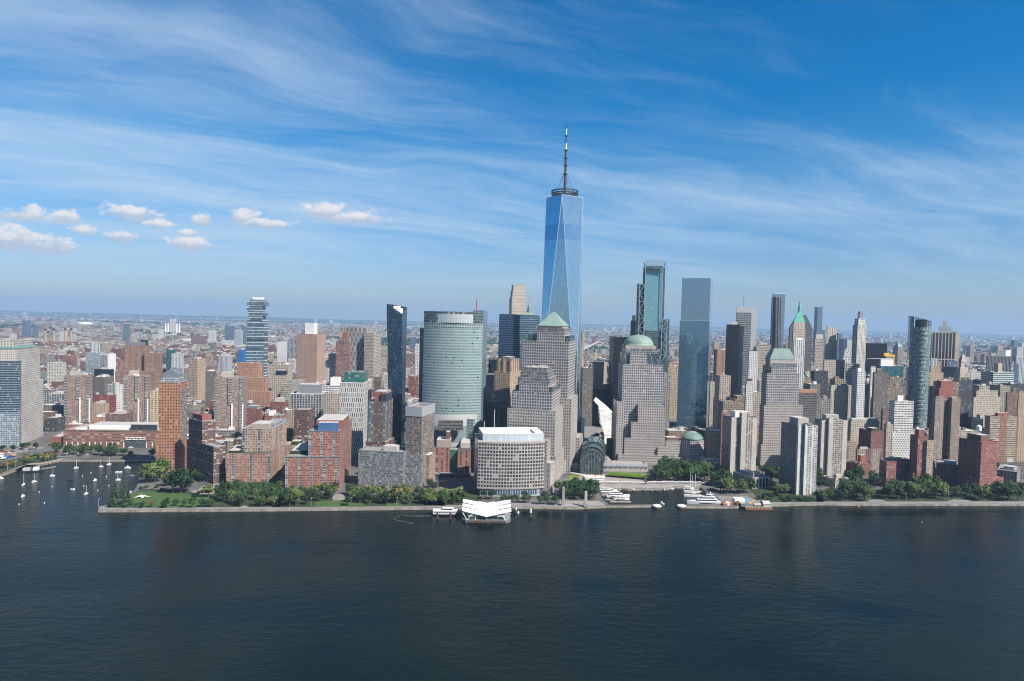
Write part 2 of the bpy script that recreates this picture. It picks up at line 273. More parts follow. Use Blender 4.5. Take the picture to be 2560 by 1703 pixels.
for k, c, r_, kw in [('roof_grey',(.30,.29,.28),.9,{'var':.22}),('roof_pale',(.52,.50,.48),.9,{'var':.2}),('roof_white',(.66,.66,.65),.8,{'var':.1}),
   ('roof_dark',(.09,.09,.09),.9,{'var':.3}),('roof_tan',(.42,.36,.31),.9,{'var':.15}),('copper',(.235,.34,.295),.6,{'var':.12,'scale':.12}),('copper_bright',(.14,.55,.42),.6,{'var':.15}),
   ('copper_dark',(.15,.27,.24),.6,{'var':.2}),('white_paint',(.61,.61,.605),.45,{'var':.04}),('steel',(.42,.44,.45),.4,{'met':.6}),('dark_steel',(.07,.085,.09),.5,{'met':.4}),
   ('stone_trim',(.45,.40,.36),.85,{}),('cream_trim',(.50,.45,.39),.85,{}),('brick_red',(.30,.115,.085),.9,{'var':.2}),('brick_brown',(.20,.115,.09),.9,{'var':.2}),('conc',(.40,.385,.36),.9,{'var':.18}),
   ('dark_slate',(.075,.105,.10),.7,{}),('blue_wrap',(.03,.16,.42),.6,{}),('blue_glass',(.08,.17,.36),.2,{}),('wood_pile',(.11,.08,.06),.9,{'var':.3}),('planks',(.36,.31,.26),.9,{'var':.2,'scale':1.5}),
   ('green_hull',(.02,.07,.06),.4,{}),('navy_hull',(.02,.035,.08),.3,{}),('rust',(.26,.12,.06),.9,{'var':.4,'scale':.6}),('red_paint',(.45,.04,.04),.4,{}),('yellow_paint',(.75,.42,.03),.45,{}),('orange_paint',(.65,.20,.03),.5,{}),
   ('black_paint',(.02,.02,.022),.35,{}),('grey_paint',(.28,.29,.30),.35,{}),('blue_paint',(.04,.14,.40),.4,{}),('pink_paint',(.75,.06,.35),.5,{}),('tyre',(.02,.02,.02),.9,{}),('glass_dark',(.02,.03,.035),.08,{'spec':.8}),
   ('bark',(.10,.075,.055),.95,{'var':.3,'scale':2}),('canvas',(.64,.64,.63),.7,{'var':.05}),('solar',(.04,.05,.08),.2,{}),('umber',(.16,.11,.09),.9,{}),('bridge_blue',(.16,.23,.30),.6,{}),('oculus',(.60,.60,.60),.5,{'var':.03}),
   ('skin_lawn',(.35,.25,.2),.8,{})]:
    plain(k, c, r_, **kw)
def attrmat(k):
    t = newmat(k); c = t.n('ShaderNodeAttribute', attribute_name='wc').outputs['Color']
    n = t.noise(t.n('ShaderNodeTexCoord').outputs['Object'], .12, 3); t.bsdf(t.vm('SCALE', c, scale=t.mr(n, .3, .7, .58, .85)), .9)
attrmat('city_roof')
def leafmat(k, dark, light, hue=None):
    t = newmat(k); tc = t.n('ShaderNodeTexCoord').outputs['Object']; oi = t.n('ShaderNodeObjectInfo').outputs['Random']
    n = t.noise(tc, .45, 2, .5); n2 = t.noise(tc, 2.5, 2, .6)
    f = t.m('ADD', t.m('MULTIPLY', n, .6), t.m('ADD', t.m('MULTIPLY', n2, .35), t.m('MULTIPLY', t.m('SUBTRACT', oi, .5), .45)))
    c = t.vm('SCALE', t.mix(t.mr(f, .25, .75), dark, light), scale=.95)
    b = t.bsdf(c, .7, 0, .25)
leafmat('leaf_green', (.020,.050,.014), (.060,.105,.026))
leafmat('leaf_dark', (.012,.034,.014), (.034,.068,.022))
leafmat('leaf_olive', (.045,.080,.022), (.135,.165,.045))
leafmat('leaf_gold', (.09,.085,.02), (.24,.18,.03))
leafmat('leaf_pine', (.018,.045,.018), (.05,.085,.03))
leafmat('leaf_lime', (.09,.16,.02), (.19,.27,.035))
# water
t = newmat('water'); tc = t.n('ShaderNodeTexCoord').outputs['Object']; wx, wy, wz = t.sep(tc)
wv1 = t.noise(t.comb(t.m('MULTIPLY', wx, .55), wy, 0), .16, 5, .62, .3)
wv2 = t.noise(t.comb(t.m('MULTIPLY', t.m('ADD', wx, wy), .6), t.m('SUBTRACT', wy, t.m('MULTIPLY', wx, .3)), 7), .55, 4, .6)
big = t.noise(t.comb(t.m('MULTIPLY', wx, .5), wy, 2), .0075, 4, .55, .6)
hgt = t.m('ADD', t.m('MULTIPLY', wv1, 2.6), t.m('MULTIPLY', wv2, .55))
bm = t.n('ShaderNodeBump'); bm.inputs['Strength'].default_value = 1.0; bm.inputs['Distance'].default_value = .36
t.put(bm.inputs['Height'], t.m('MULTIPLY', hgt, t.mr(big, .34, .66, .25, 1.5)))
wc_ = t.mix(t.mr(big, .35, .65), (.0020,.0062,.0058), (.0062,.0118,.0108))
t.bsdf(wc_, .12, 0, .125, bm.outputs[0], IOR=1.33)
# ground: paved city near, mottled streets, roofs and tree cover far away
t = newmat('ground'); tc = t.n('ShaderNodeTexCoord').outputs['Object']; gx, gy, gz = t.sep(tc)
n = t.noise(tc, .03, 4); c = t.mix(t.mr(n, .35, .65), (.055,.055,.056), (.115,.11,.105))
far = t.mr(gy, 3600, 4300)
vo = t.n('ShaderNodeTexVoronoi'); t.put(vo.inputs['Vector'], t.comb(t.m('MULTIPLY', gx, 1.0), t.m('MULTIPLY', gy, .45), 0)); vo.inputs['Scale'].default_value = .022
vr = t.sep(vo.outputs['Color']); cell = t.mix(t.m('GREATER_THAN', vr[0], .80), t.mix(vr[1], (.05,.075,.045), (.17,.145,.13)), (.58,.56,.54))
grn = t.noise(t.comb(t.m('MULTIPLY', gx, .5), gy, 0), .0011, 4, .6)
c2 = t.mix(t.mr(grn, .52, .60), cell, (.035,.06,.03))
c = t.mix(far, c, c2); t.bsdf(c, .9)
t = newmat('seawall'); tc = t.n('ShaderNodeTexCoord').outputs['Object']; _, _, gz = t.sep(tc)
n = t.noise(tc, .12, 5, .65); n2 = t.noise(tc, .8, 3)
c = t.mix(t.mr(n, .35, .65), (.16,.14,.115), (.36,.33,.28)); c = t.mix(t.mr(gz, -2.6, -1.5, 1, 0), c, (.09,.085,.07)); c = t.mix(t.mr(n2, .52, .66), c, (.12,.105,.09)); t.bsdf(c, .9)
plain('lawn', (.058,.115,.022), .95, var=.25, scale=.05); plain('verge', (.030,.052,.017), .95, var=.3, scale=.08)
plain('hedge_top', (.15,.23,.02), .95, var=.15, scale=.1)
plain('paving', (.25,.24,.235), .9, var=.16, scale=.06); plain('paving_rose', (.33,.305,.285), .9, var=.15, scale=.08); plain('asphalt', (.085,.085,.09), .9, var=.2, scale=.05)
plain('path', (.28,.26,.235), .95, var=.12); plain('court_blue', (.05,.28,.62), .8, var=.05); plain('court_green', (.04,.26,.10), .8, var=.05); plain('hill', (.045,.065,.04), .95, var=.3, scale=.003)
plain('road_paint', (.7,.7,.66), .8)
facade('f_creamtall', (.60,.545,.47), (.08,.075,.07), wu=.42, wv=.42, pu=4.6, pv=6.2, blinds=.1, lite=(.3,.28,.25))
facade('f_gsblue', (.20,.26,.33), (.12,.19,.27), wu=.9, wv=.8, pu=2, pv=4, met=.4, gr=.08, lite=(.2,.28,.36), blinds=.02, wr=.3)
facade('f_gsvent', (.40,.50,.49), (.02,.035,.035), wu=.62, wv=.55, pu=3.4, pv=5, blinds=0, gr=.3)
facade('f_whitebands', (.60,.62,.61), (.16,.22,.22), wu=.97, wv=.42, pu=3, pv=5.0, gr=.15, blinds=0, wr=.4)
facade('f_whitescreen', (.52,.55,.57), (.36,.42,.46), wu=.8, wv=.9, pu=2.6, pv=16, gr=.3, blinds=0, gvar=.3, lite=(.7,.75,.78))
facade('f_stonebare', (.48,.44,.41), wu=.18, wv=.3, pu=7, pv=6, blinds=0)
plain('tan_trim', (.47,.35,.25), .85); plain('grey_trim', (.36,.35,.34), .85)
plain('steel_bright', (.66,.70,.74), .3, .7, spec=.6)
facade('f_pinkstone', (.52,.415,.38), (.16,.13,.13), wu=.45, wv=.6, pu=2.4, pv=3.8, blinds=.05)
plain('white_steel', (.36,.43,.47), .4, .3)
facade('f_navyglass', (.10,.16,.22), (.16,.26,.37), wu=.9, wv=.9, pu=3, pv=4, met=.6, gr=.06, lite=(.22,.33,.44), blinds=.01, wr=.3)
facade('f_gateshade2', (.56,.515,.46), (.2,.19,.18), wu=.3, wv=.97, pu=5.0, pv=26, blinds=0, gvar=0)
facade('f_tanend', (.46,.38,.32), wu=.01, wv=.01, blinds=0)
plain('cream_roof', (.66,.58,.43), .8)
plain('stall_red', (.50,.17,.10), .8)
plain('foam', (.12,.14,.14), .6)
plain('parasol', (.56,.57,.60), .8)
# ---------------------------------------------------------------- mesh building
class MB:
    def __init__(s): s.v = []; s.f = []; s.uv = []; s.mi = []; s.wc = []; s.sm = False
    def face(s, pts, uv=None, mi=0, wc=None):
        i = len(s.v); s.v += [tuple(p) for p in pts]; s.f.append(tuple(range(i, i+len(pts))))
        s.uv.append(uv or [(0, 0)]*len(pts)); s.mi.append(mi); s.wc.append(wc or (.4, .4, .4))
    def walls(s, poly, z0, z1, pu=3.0, pv=3.0, cont=False, mi=0, wc=None, top=None, vo=0.0):
        """vertical walls round a polygon; top: another polygon of equal length for battered or flared walls"""
        top = top or poly; acc = 0.0; n = len(poly)
        for i in range(n):
            a, b = poly[i], poly[(i+1) % n]; c, d = top[i], top[(i+1) % n]; w = hypot(b[0]-a[0], b[1]-a[1])
            if w < 1e-4 and hypot(d[0]-c[0], d[1]-c[1]) < 1e-4: continue
            if cont: u0, u1 = acc/pu, (acc+w)/pu; acc += w
            else:
                nb = max(1, round(max(w, hypot(d[0]-c[0], d[1]-c[1]))/pu)); u0 = 60*i; u1 = u0+nb
            v1 = round((z1-z0)/pv) if not cont else (z1-z0)/pv
            v1 = max(1, v1)
            s.face([(a[0], a[1], z0), (b[0], b[1], z0), (d[0], d[1], z1), (c[0], c[1], z1)], [(u0, vo), (u1, vo), (u1, vo+v1), (u0, vo+v1)], mi, wc)
    def cap(s, poly, z, mi=0, wc=None, flip=False):
        p = [(x, y, z) for x, y in poly]; s.face(p[::-1] if flip else p, None, mi, wc)
    def prism(s, poly, z0, z1, mi=0, wc=None, bottom=False):
        s.walls(poly, z0, z1, mi=mi, wc=wc); s.cap(poly, z1, mi, wc)
        if bottom: s.cap(poly, z0, mi, wc, True)
    def box(s, c, size, rz=0.0, mi=0, tilt=None):
        hx, hy, hz = [k/2 for k in size]; m = Matrix.Rotation(rz, 3, 'Z')
        if tilt: m = m @ tilt
        P = [Vector(c)+m @ Vector((x*hx, y*hy, z*hz)) for z in (-1, 1) for x, y in ((-1, -1), (1, -1), (1, 1), (-1, 1))]
        for q in ((3, 2, 1, 0), (4, 5, 6, 7), (0, 1, 5, 4), (1, 2, 6, 5), (2, 3, 7, 6), (3, 0, 4, 7)): s.face([P[k] for k in q], None, mi)
    def bar(s, p, q, r, n=5, r2=None, mi=0):
        p, q = Vector(p), Vector(q); d = (q-p).normalized(); a = d.orthogonal().normalized(); b = d.cross(a); r2 = r if r2 is None else r2
        ring = lambda c, k: [c+(a*cos(2*pi*i/n)+b*sin(2*pi*i/n))*k for i in range(n)]
        s.loft([ring(p, r), ring(q, r2)], mi=mi, caps=True)
    def loft(s, rings, mi=0, caps=False, closed=True):
        n = len(rings[0])
        for A, B in zip(rings, rings[1:]):
            for i in range(n if closed else n-1):
                j = (i+1) % n; s.face([A[i], A[j], B[j], B[i]], [(i, 0), (i+1, 0), (i+1, 1), (i, 1)], mi)
        if caps: s.face(list(rings[0])[::-1], None, mi); s.face(list(rings[-1]), None, mi)
    def lathe(s, c, prof, n=20, mi=0, sx=1.0, sy=1.0, rz=0.0):
        s.loft([[(c[0]+(cos(2*pi*i/n+rz)*r*sx), c[1]+sin(2*pi*i/n+rz)*r*sy, c[2]+z) for i in range(n)] for r, z in prof], mi)
    def build(s, name, mats, parent=None, loc=(0, 0, 0), smooth=False, uv=True, wc=False, link=True):
        me = bpy.data.meshes.new(name); L = Vector(loc)
        me.from_pydata([(x-L.x, y-L.y, z-L.z) for x, y, z in s.v], [], s.f)
        mats = [mats] if isinstance(mats, str) else mats
        for k in mats: me.materials.append(MATS[k])
        if len(mats) > 1: me.polygons.foreach_set('material_index', s.mi)
        if uv:
            ul = me.uv_layers.new(name='UVMap'); ul.data.foreach_set('uv', [x for f in s.uv for q in f for x in q])
        if wc:
            ca = me.color_attributes.new('wc', 'FLOAT_COLOR', 'CORNER'); ca.data.foreach_set('color', [x for f, c in zip(s.f, s.wc) for _ in f for x in (*c, 1.0)])
        if smooth:
            me.validate(); bmm = bmesh.new(); bmm.from_mesh(me); bmesh.ops.remove_doubles(bmm, verts=bmm.verts, dist=.01); bmm.to_mesh(me); bmm.free()
            me.polygons.foreach_set('use_smooth', [True]*len(me.polygons))
        me.update()
        o = bpy.data.objects.new(name, me)
        if link: COL.objects.link(o)
        if parent: o.parent = parent
        else: o.location = L
        return o
def tag(o, label=None, cat=None, group=None, kind=None):
    if label: o['label'] = label
    if cat: o['category'] = cat
    if group: o['group'] = group
    if kind: o['kind'] = kind
    return o
def thing(name, label, cat, loc=(0, 0, 0), rz=0.0, group=None):
    o = bpy.data.objects.new(name, None); COL.objects.link(o); o.location = loc; o.rotation_euler = (0, 0, rz); o.empty_display_size = 2
    return tag(o, label, cat, group)
def copy_tree(o, parent=None):
    c = o.copy(); COL.objects.link(c); c.parent = parent
    for ch in list(o.children): copy_tree(ch, c)
    return c
def ccw(p):
    a = sum(p[i][0]*p[(i+1) % len(p)][1]-p[(i+1) % len(p)][0]*p[i][1] for i in range(len(p)))
    return list(p) if a > 0 else list(p)[::-1]
def inset(poly, k):
    cx = sum(p[0] for p in poly)/len(poly); cy = sum(p[1] for p in poly)/len(poly); r = sum(hypot(p[0]-cx, p[1]-cy) for p in poly)/len(poly)
    f = max(.05, 1-k/r); return [(cx+(p[0]-cx)*f, cy+(p[1]-cy)*f) for p in poly]
# footprints: near corner C, one wall runs right (angle th from +X), the other left; lengths are solved from where their far ends show
HEROES = []      # (polygon, z, label) of everything placed, for the city filler
def solve(C, d, z, u):
    f = lambda t: proj((C.x+d[0]*t, C.y+d[1]*t, z))[0]-u
    a, b = 0.0, 400.0
    if f(a)*f(b) > 0: return None
    for _ in range(50):
        m = (a+b)/2
        if f(a)*f(m) <= 0: b = m
        else: a = m
    return a
def foot(crop, xL, xC, xR, y, Y, th, dp=34.0):
    C = at(crop, xC, y, Y); th = rad(th); dr = (cos(th), sin(th)); dl = (-sin(th), cos(th)); z = C.z
    def ln(x, d):
        if x is None: return dp
        if isinstance(x, tuple): return x[0]
        r = solve(C, d, z, px(crop, x, y)[0])
        if r is None or r > 350: print('FOOT?', crop, xL, xC, xR, y, 'no wall'); return dp
        return r
    a, b = ln(xL, dl), ln(xR, dr)
    L = (C.x+dl[0]*a, C.y+dl[1]*a); R = (C.x+dr[0]*b, C.y+dr[1]*b)
    return [(C.x, C.y), R, (R[0]+L[0]-C.x, R[1]+L[1]-C.y), L], z
def part_tier(root, loc, part, poly, z0, z1, mat, roof='roof_grey', para=1.1, top=None, cont=False):
    poly = [tuple(p) for p in poly]; pu, pv = FAC.get(mat, (3, 3)); b = MB(); b.walls(poly, z0, z1, pu, pv, cont, top=top)
    o = b.build(part, mat, root, loc)
    if roof:
        r = MB(); tp = top or poly; r.cap(inset(tp, .15), z1-para); r.build('roof', roof, root, loc)
    return o
def H(name, label, cat, tiers, pent=(), group=None, extra=None):
    """tiers: (part, crop, L, C, R, y, Y, th, mat[, opts]); pent: (tier, a0, a1, b0, b1, h, mat)"""
    built = []
    for tr in tiers:
        part, crop, xL, xC, xR, y, Y, th, mat = tr[:9]; op = tr[9] if len(tr) > 9 else {}
        poly, z = foot(crop, xL, xC, xR, y, Y, th, op.get('dp', 34.0)); built.append((part, poly, z, mat, op))
    base = built[0][1]; loc = Vector((sum(p[0] for p in base)/4, sum(p[1] for p in base)/4, 0))
    root = thing(name, label, cat, loc, 0, group)
    for part, poly, z, mat, op in built:
        part_tier(root, loc, part, poly, op.get('z0', 0.0), z, mat, op.get('roof', 'roof_grey'), op.get('para', 1.1))
        HEROES.append((poly, z, label))
        if op.get('cop'):      # a pale coping round the top
            b = MB(); rp = inset(poly, -.35); b.walls(rp, z-.9, z+.25); b.walls(inset(poly, .5)[::-1], z-.9, z+.25)
            ri = inset(poly, .5)
            for i in range(4): b.face([(*rp[i], z+.25), (*rp[(i+1) % 4], z+.25), (*ri[(i+1) % 4], z+.25), (*ri[i], z+.25)])
            b.build('coping', op['cop'], root, loc)
    for p in pent:
        ti, a0, a1, b0, b1, h, mat = p[:7]; poly, z = built[ti][1], built[ti][2]
        q = lambda a, b_: (poly[0][0]+(poly[3][0]-poly[0][0])*a+(poly[1][0]-poly[0][0])*b_, poly[0][1]+(poly[3][1]-poly[0][1])*a+(poly[1][1]-poly[0][1])*b_)
        pp = ccw([q(a0, b0), q(a0, b1), q(a1, b1), q(a1, b0)])
        pu, pv = FAC.get(mat, (3, 3)); b = MB(); b.walls(pp, z-1.1, z-1.1+h, pu, pv); b.build(p[7] if len(p) > 7 else 'penthouse', mat, root, loc)
        r = MB(); r.cap(pp, z-1.1+h); r.build('penthouse_roof', 'roof_pale' if not mat.startswith('roof_dark') else 'roof_dark', root, loc)
    clutter(root, loc, built[-1][1], built[-1][2], len(HEROES))
    if extra: extra(root, loc, built)
    return root, loc, built
def clutter(root, loc, poly, z, seed):
    """rooftop plant: a few boxes, ducts and fans gathered on the roof"""
    rnd = random.Random(seed); ex = hypot(poly[1][0]-poly[0][0], poly[1][1]-poly[0][1]); ey = hypot(poly[3][0]-poly[0][0], poly[3][1]-poly[0][1])
    if min(ex, ey) < 8: return
    rz = atan2(poly[1][1]-poly[0][1], poly[1][0]-poly[0][0]); mat = rnd.choice(['roof_pale', 'steel', 'roof_white', 'roof_grey'])
    for k in range(rnd.randint(3, 5)):
        a, c = rnd.uniform(.12, .88), rnd.uniform(.12, .88); w, d, h = rnd.uniform(2, 6), rnd.uniform(2, 5), rnd.uniform(1.2, 3.4)
        x = poly[0][0]+(poly[1][0]-poly[0][0])*c+(poly[3][0]-poly[0][0])*a; y = poly[0][1]+(poly[1][1]-poly[0][1])*c+(poly[3][1]-poly[0][1])*a
        b = MB(); b.box((x, y, z-1.05+h/2), (w, d, h), rz); b.build('roof_unit', mat, root, loc)
def water_tank(root, loc, x, y, z, s=1.0, mat='umber'):
    b = MB()
    for a in range(4): b.bar((x+1.6*s*cos(a*pi/2+.78), y+1.6*s*sin(a*pi/2+.78), z), (x+1.6*s*cos(a*pi/2+.78), y+1.6*s*sin(a*pi/2+.78), z+3*s), .2*s)
    b.lathe((x, y, z+3*s), [(0, 0), (2.3*s, 0), (2.2*s, 4*s), (2.3*s, 4*s), (.1, 5.6*s)], 12); b.build('water_tank', mat, root, loc)
# ================================================================ BUILDINGS
AP, OF = 'apartment building', 'office tower'
# ---- left part: the cove and Tribeca
def ex_cream(root, loc, built):
    poly, z = built[1][1], built[1][2]; b = MB(); p2 = inset(poly, -1.0); ri = [((p2[0][0]+p2[3][0])/2*.7+(p2[1][0]+p2[2][0])/2*.3, (p2[0][1]+p2[3][1])/2*.7+(p2[1][1]+p2[2][1])/2*.3), ((p2[0][0]+p2[3][0])/2*.2+(p2[1][0]+p2[2][0])/2*.8, (p2[0][1]+p2[3][1])/2*.2+(p2[1][1]+p2[2][1])/2*.8)]
    P = lambda q, h: (q[0], q[1], z+h)
    b.face([P(p2[0], .1), P(p2[1], .1), P(ri[1], 7.5), P(ri[0], 7.5)]); b.face([P(p2[2], .1), P(p2[3], .1), P(ri[0], 7.5), P(ri[1], 7.5)])
    b.face([P(p2[1], .1), P(p2[2], .1), P(ri[1], 7.5)]); b.face([P(p2[3], .1), P(p2[0], .1), P(ri[0], 7.5)])
    b.build('green_roof', 'copper_dark', root, loc)
H('office_tower', 'cream stone office tower with blue banded glass front and green gabled roof', OF,
  [('shaft','A',-75,131,283,575,1036,104,'f_cream'), ('upper_shaft','A',-60,112,262,345,1039,104,'f_cream'), ('attic','A',-40,82,215,292,1044,104,'f_creambay',{'roof':None}),
   ('glass_bay','A',-80,127,None,425,1031,104,'f_bluebay',{'dp':6}), ('lower_bay','A',-84,124,None,760,1029,104,'f_blueband',{'dp':5})], extra=ex_cream)
for i, (c, L, C, R, y, Y, lab) in enumerate([('A',420,588,606,520,1200,'brown brick slab tower with striped balconies rising behind the long brick school'),
        ('A',807,968,987,520,1205,'brown brick slab tower with balconies beside the cream tower block, left of the orange tower'),
        ('B',410,597,622,533,1170,'tall brown slab with balcony stacks between the orange tower and the terracotta stepped block')]):
    def ex(root, loc, built, i=i):
        poly, z = built[0][1], built[0][2]
        C_, R_, B_, L_ = poly
        fx = lambda a, o: (C_[0]+(L_[0]-C_[0])*a+(C_[0]-R_[0])/max(1e-3, hypot(C_[0]-R_[0], C_[1]-R_[1]))*o, C_[1]+(L_[1]-C_[1])*a+(C_[1]-R_[1])/max(1e-3, hypot(C_[0]-R_[0], C_[1]-R_[1]))*o)
        for a0, a1, z0 in ((.0, .13, 4), (.40, .53, 52), (.86, 1.0, 4)):
            pp = ccw([fx(a0, 1.5), fx(a1, 1.5), fx(a1, -.5), fx(a0, -.5)]); b = MB(); b.walls(pp, z0, z-1.5, 4, 2.75); b.cap(pp, z-1.5); b.build('balcony_stack', 'f_balcony', root, loc)
        for a0, a1 in ((.36, .41), (-.01, .03)):
            pp = ccw([fx(a0, 1.9), fx(a1, 1.9), fx(a1, -.5), fx(a0, -.5)]); b = MB(); b.prism(pp, 4, 54); b.build('white_pier', 'white_paint', root, loc)
    H('apartment_tower', lab, AP, [('shaft',c,L,C,R,y,Y,100,'f_brownslab')], pent=[(0,.45,.8,.2,.8,9,'cream_trim')], group='brown brick slab towers', extra=ex)
def ex_school(root, loc, built):
    poly = built[0][1]; C_, R_ = poly[0], poly[1]; d = Vector((R_[0]-C_[0], R_[1]-C_[1])); w = d.length; d.normalize(); nrm = Vector((d.y, -d.x))
    q = lambda t, o: (C_[0]+d.x*t+nrm.x*o, C_[1]+d.y*t+nrm.y*o)
    for k in range(16):
        t_ = 4+k*8.4
        if t_ > w-3: break
        b = MB(); pp = ccw([q(t_, .8), q(t_+1.1, .8), q(t_+1.1, -.4), q(t_, -.4)]); b.prism(pp, 0, 8.2); b.build('white_column', 'white_paint', root, loc)
    a0 = w*.645; a1 = w*.86
    b = MB(); pp = ccw([q(a0, .9), q(a1, .9), q(a1, -.3), q(a0, -.3)]); b.prism(pp, 0.0, 12.5); b.build('entrance_recess', 'dark_slate', root, loc)
    b = MB()
    for z in (12.5, 16): b.bar((*q(a0, 1.4), z), (*q(a1, 1.4), z), .5)
    for k in range(6):
        s0, s1 = a0+(a1-a0)*k/6, a0+(a1-a0)*(k+1)/6; z0, z1 = (12.5, 16) if k % 2 else (16, 12.5); b.bar((*q(s0, 1.4), z0), (*q(s1, 1.4), z1), .4)
    b.build('bridge_truss', 'white_paint', root, loc)
    b = MB()
    for k in range(4):
        s0, s1 = a0+(a1-a0)*k/4, a0+(a1-a0)*(k+1)/4; b.bar((*q(s0, 1.3), 6 if k % 2 else 11), (*q(s1, 1.3), 11 if k % 2 else 6), .35)
    b.build('entrance_brace', 'steel', root, loc)
H('school_building', 'long low red brick school with white roof hall and bridge truss entrance', 'school', [('wing','A',None,414,1042,872,1030,4,'f_school',{'dp':62,'roof':'roof_tan'})],
  pent=[(0,.2,.75,.22,.98,6.5,'roof_white','roof_hall'),(0,.0,.18,.13,.2,4,'roof_white','roof_hut'),(0,.1,.15,.68,.95,9.0,'dark_steel','skylight')], extra=ex_school)
H('annex_building', 'low windowless brick annex at the left end of the school', 'building', [('wing','A',(38,),330,410,918,1034,4,'brick_red',{'roof':'roof_pale'})])
def ex_orange(root, loc, built):
    poly, z = built[0][1], built[0][2]; c = Vector((sum(p[0] for p in poly)/4, sum(p[1] for p in poly)/4))
    rr = MB(); ring = inset(poly, 3); rr.walls(ring, z-1, z+4.5, 2.2, 3); rr.build('blue_attic', 'f_blueband', root, loc)
    g = MB(); g.cap(ring, z+4.5); g.build('attic_roof', 'roof_pale', root, loc)
    b = MB(); n = 9; A = inset(poly, 6); 
    for k in range(n):
        s0, s1 = k/n, (k+1)/n; h = lambda s: z+4.5+10.5*sin(pi*(.22+.62*s))
        p = lambda s, e: (A[3 if e else 2][0]+(A[0 if e else 1][0]-A[3 if e else 2][0])*s, A[3 if e else 2][1]+(A[0 if e else 1][1]-A[3 if e else 2][1])*s)
        b.face([(*p(s0, 1), z+4.4), (*p(s1, 1), z+4.4), (*p(s1, 1), h(s1)), (*p(s0, 1), h(s0))]); b.face([(*p(s1, 0), z+4.4), (*p(s0, 0), z+4.4), (*p(s0, 0), h(s0)), (*p(s1, 0), h(s1))])
        b.face([(*p(s0, 1), h(s0)), (*p(s1, 1), h(s1)), (*p(s1, 0), h(s1)), (*p(s0, 0), h(s0))])
    for s, e in ((0, 0), (1, 1)):
        q0, q1 = p(s, 1), p(s, 0); f = [(*q0, z+4.4), (*q1, z+4.4), (*q1, h(s)), (*q0, h(s))]; b.face(f if e else f[::-1])
    b.build('curved_penthouse', 'steel', root, loc)
    C_, R_, B_, L_ = poly
    q = lambda a, o0, o1: ccw([(C_[0]+(R_[0]-C_[0])*a[0]+o0*.99, C_[1]+(R_[1]-C_[1])*a[0]), (C_[0]+(R_[0]-C_[0])*a[1]+o0*.99, C_[1]+(R_[1]-C_[1])*a[1]), (C_[0]+(R_[0]-C_[0])*a[1]-2, C_[1]+(R_[1]-C_[1])*a[1]), (C_[0]+(R_[0]-C_[0])*a[0]-2, C_[1]+(R_[1]-C_[1])*a[0])])
    b = MB(); pp = q((.10, .8), 1.2, 0); b.walls(pp, 42, z-10, 2.2, 3); b.cap(pp, z-10); b.cap(pp, 42, flip=True); b.build('glass_corner_bay', 'f_greyglass', root, loc)
H('apartment_tower', 'orange brick apartment tower with curved grey rooftop beside the sailboat cove', AP, [('shaft','B',44,188,231,562,892,98,'f_orange',{'cop':'orange_trim' if 0 else 'roof_tan'}), ('podium','B',26,185,229,905,889,98,'f_orange')], extra=ex_orange)
def ex_darkred(root, loc, built):
    poly, z = built[1][1], built[1][2]; c = (sum(p[0] for p in poly)/4, sum(p[1] for p in poly)/4)
    b = MB(); pp = inset(poly, 5.5); b.prism(pp, z-1, z+6.5); b.build('brick_penthouse', 'brick_red', root, loc); water_tank(root, loc, c[0], c[1]+2, z+6.5, 1.15, 'umber')
H('apartment_building', 'dark red brick apartment block with pale bands and rooftop water tank', AP, [('lower_block','B',228,402,480,985,825,50,'f_darkred',{'cop':'conc'}), ('upper_block','B',240,328,416,818,845,52,'f_darkred',{'cop':'conc'})], extra=ex_darkred)
H('apartment_building', 'tan and rose brick apartment block stepped above the park trees', AP, [('lower_block','B',487,772,831,1030,824,94,'f_rose',{'roof':'verge'}), ('upper_block','B',590,778,880,868,836,92,'f_tanpink',{'cop':'stone_trim'}), ('top_corner','B',700,790,879,842,850,92,'f_blueband',{})],
  pent=[(1,.15,.75,.1,.5,6,'roof_tan'),(0,.75,.98,.1,.9,3.5,'verge','roof_garden')])
H('apartment_building', 'red brick apartment block with blue glass bays and rooftop blue glass hall', AP, [('lower_block','C',35,391,447,1050,807,96,'f_redblue',{'cop':'steel'}), ('upper_block','C',186,392,469,882,814,95,'f_redblue',{'cop':'steel'})],
  pent=[(1,.0,.85,.2,.75,11,'brick_red'),(1,.1,.74,.08,.6,9.5,'blue_glass','glass_hall'),(0,.62,.96,.25,.9,4.5,'verge','roof_garden')])
H('apartment_building', 'low grey glass apartment block with strip windows above the park', AP, [('block','C',513,806,None,1022,826,82,'f_greyglass',{'dp':30,'cop':'steel'}), ('link','C',804,926,None,1045,830,80,'f_greyglass',{'dp':22})], pent=[(0,.2,.5,.3,.8,6,'roof_pale')])
def ex_sol(root, loc, built):
    poly, z = built[0][1], built[0][2]; b = MB(); pp = inset(poly, -.6); b.walls(pp, z-9, z+3.0, 1.4, 12); b.build('slatted_crown', 'f_steel', root, loc)
H('apartment_tower', 'slim brick and glass tower with slatted crown beside the green curved tower', AP, [('shaft','C',822,927,1010,742,836,76,'f_solaire'), ('brick_wing','C',None,975,1016,1040,846,76,'f_tanbrick',{'dp':14})], extra=ex_sol)
H('apartment_tower', 'brown brick tower with glazed corner and rooftop solar screen', AP, [('shaft','C',580,690,737,690,935,86,'f_brickglass'), ('podium','C',560,700,748,955,928,86,'f_brickdark')], pent=[(0,.05,.75,.15,.85,14,'brick_red'),(0,.0,.32,.08,.9,12,'solar','solar_screen')])
H('office_building', 'white building faced with staggered fins and a dark glass rooftop box', 'building', [('block','C',392,546,600,568,1010,91,'f_whitefin',{'cop':'white_paint'}), ('glass_box','C',420,545,575,500,1018,91,'f_greenglass')])
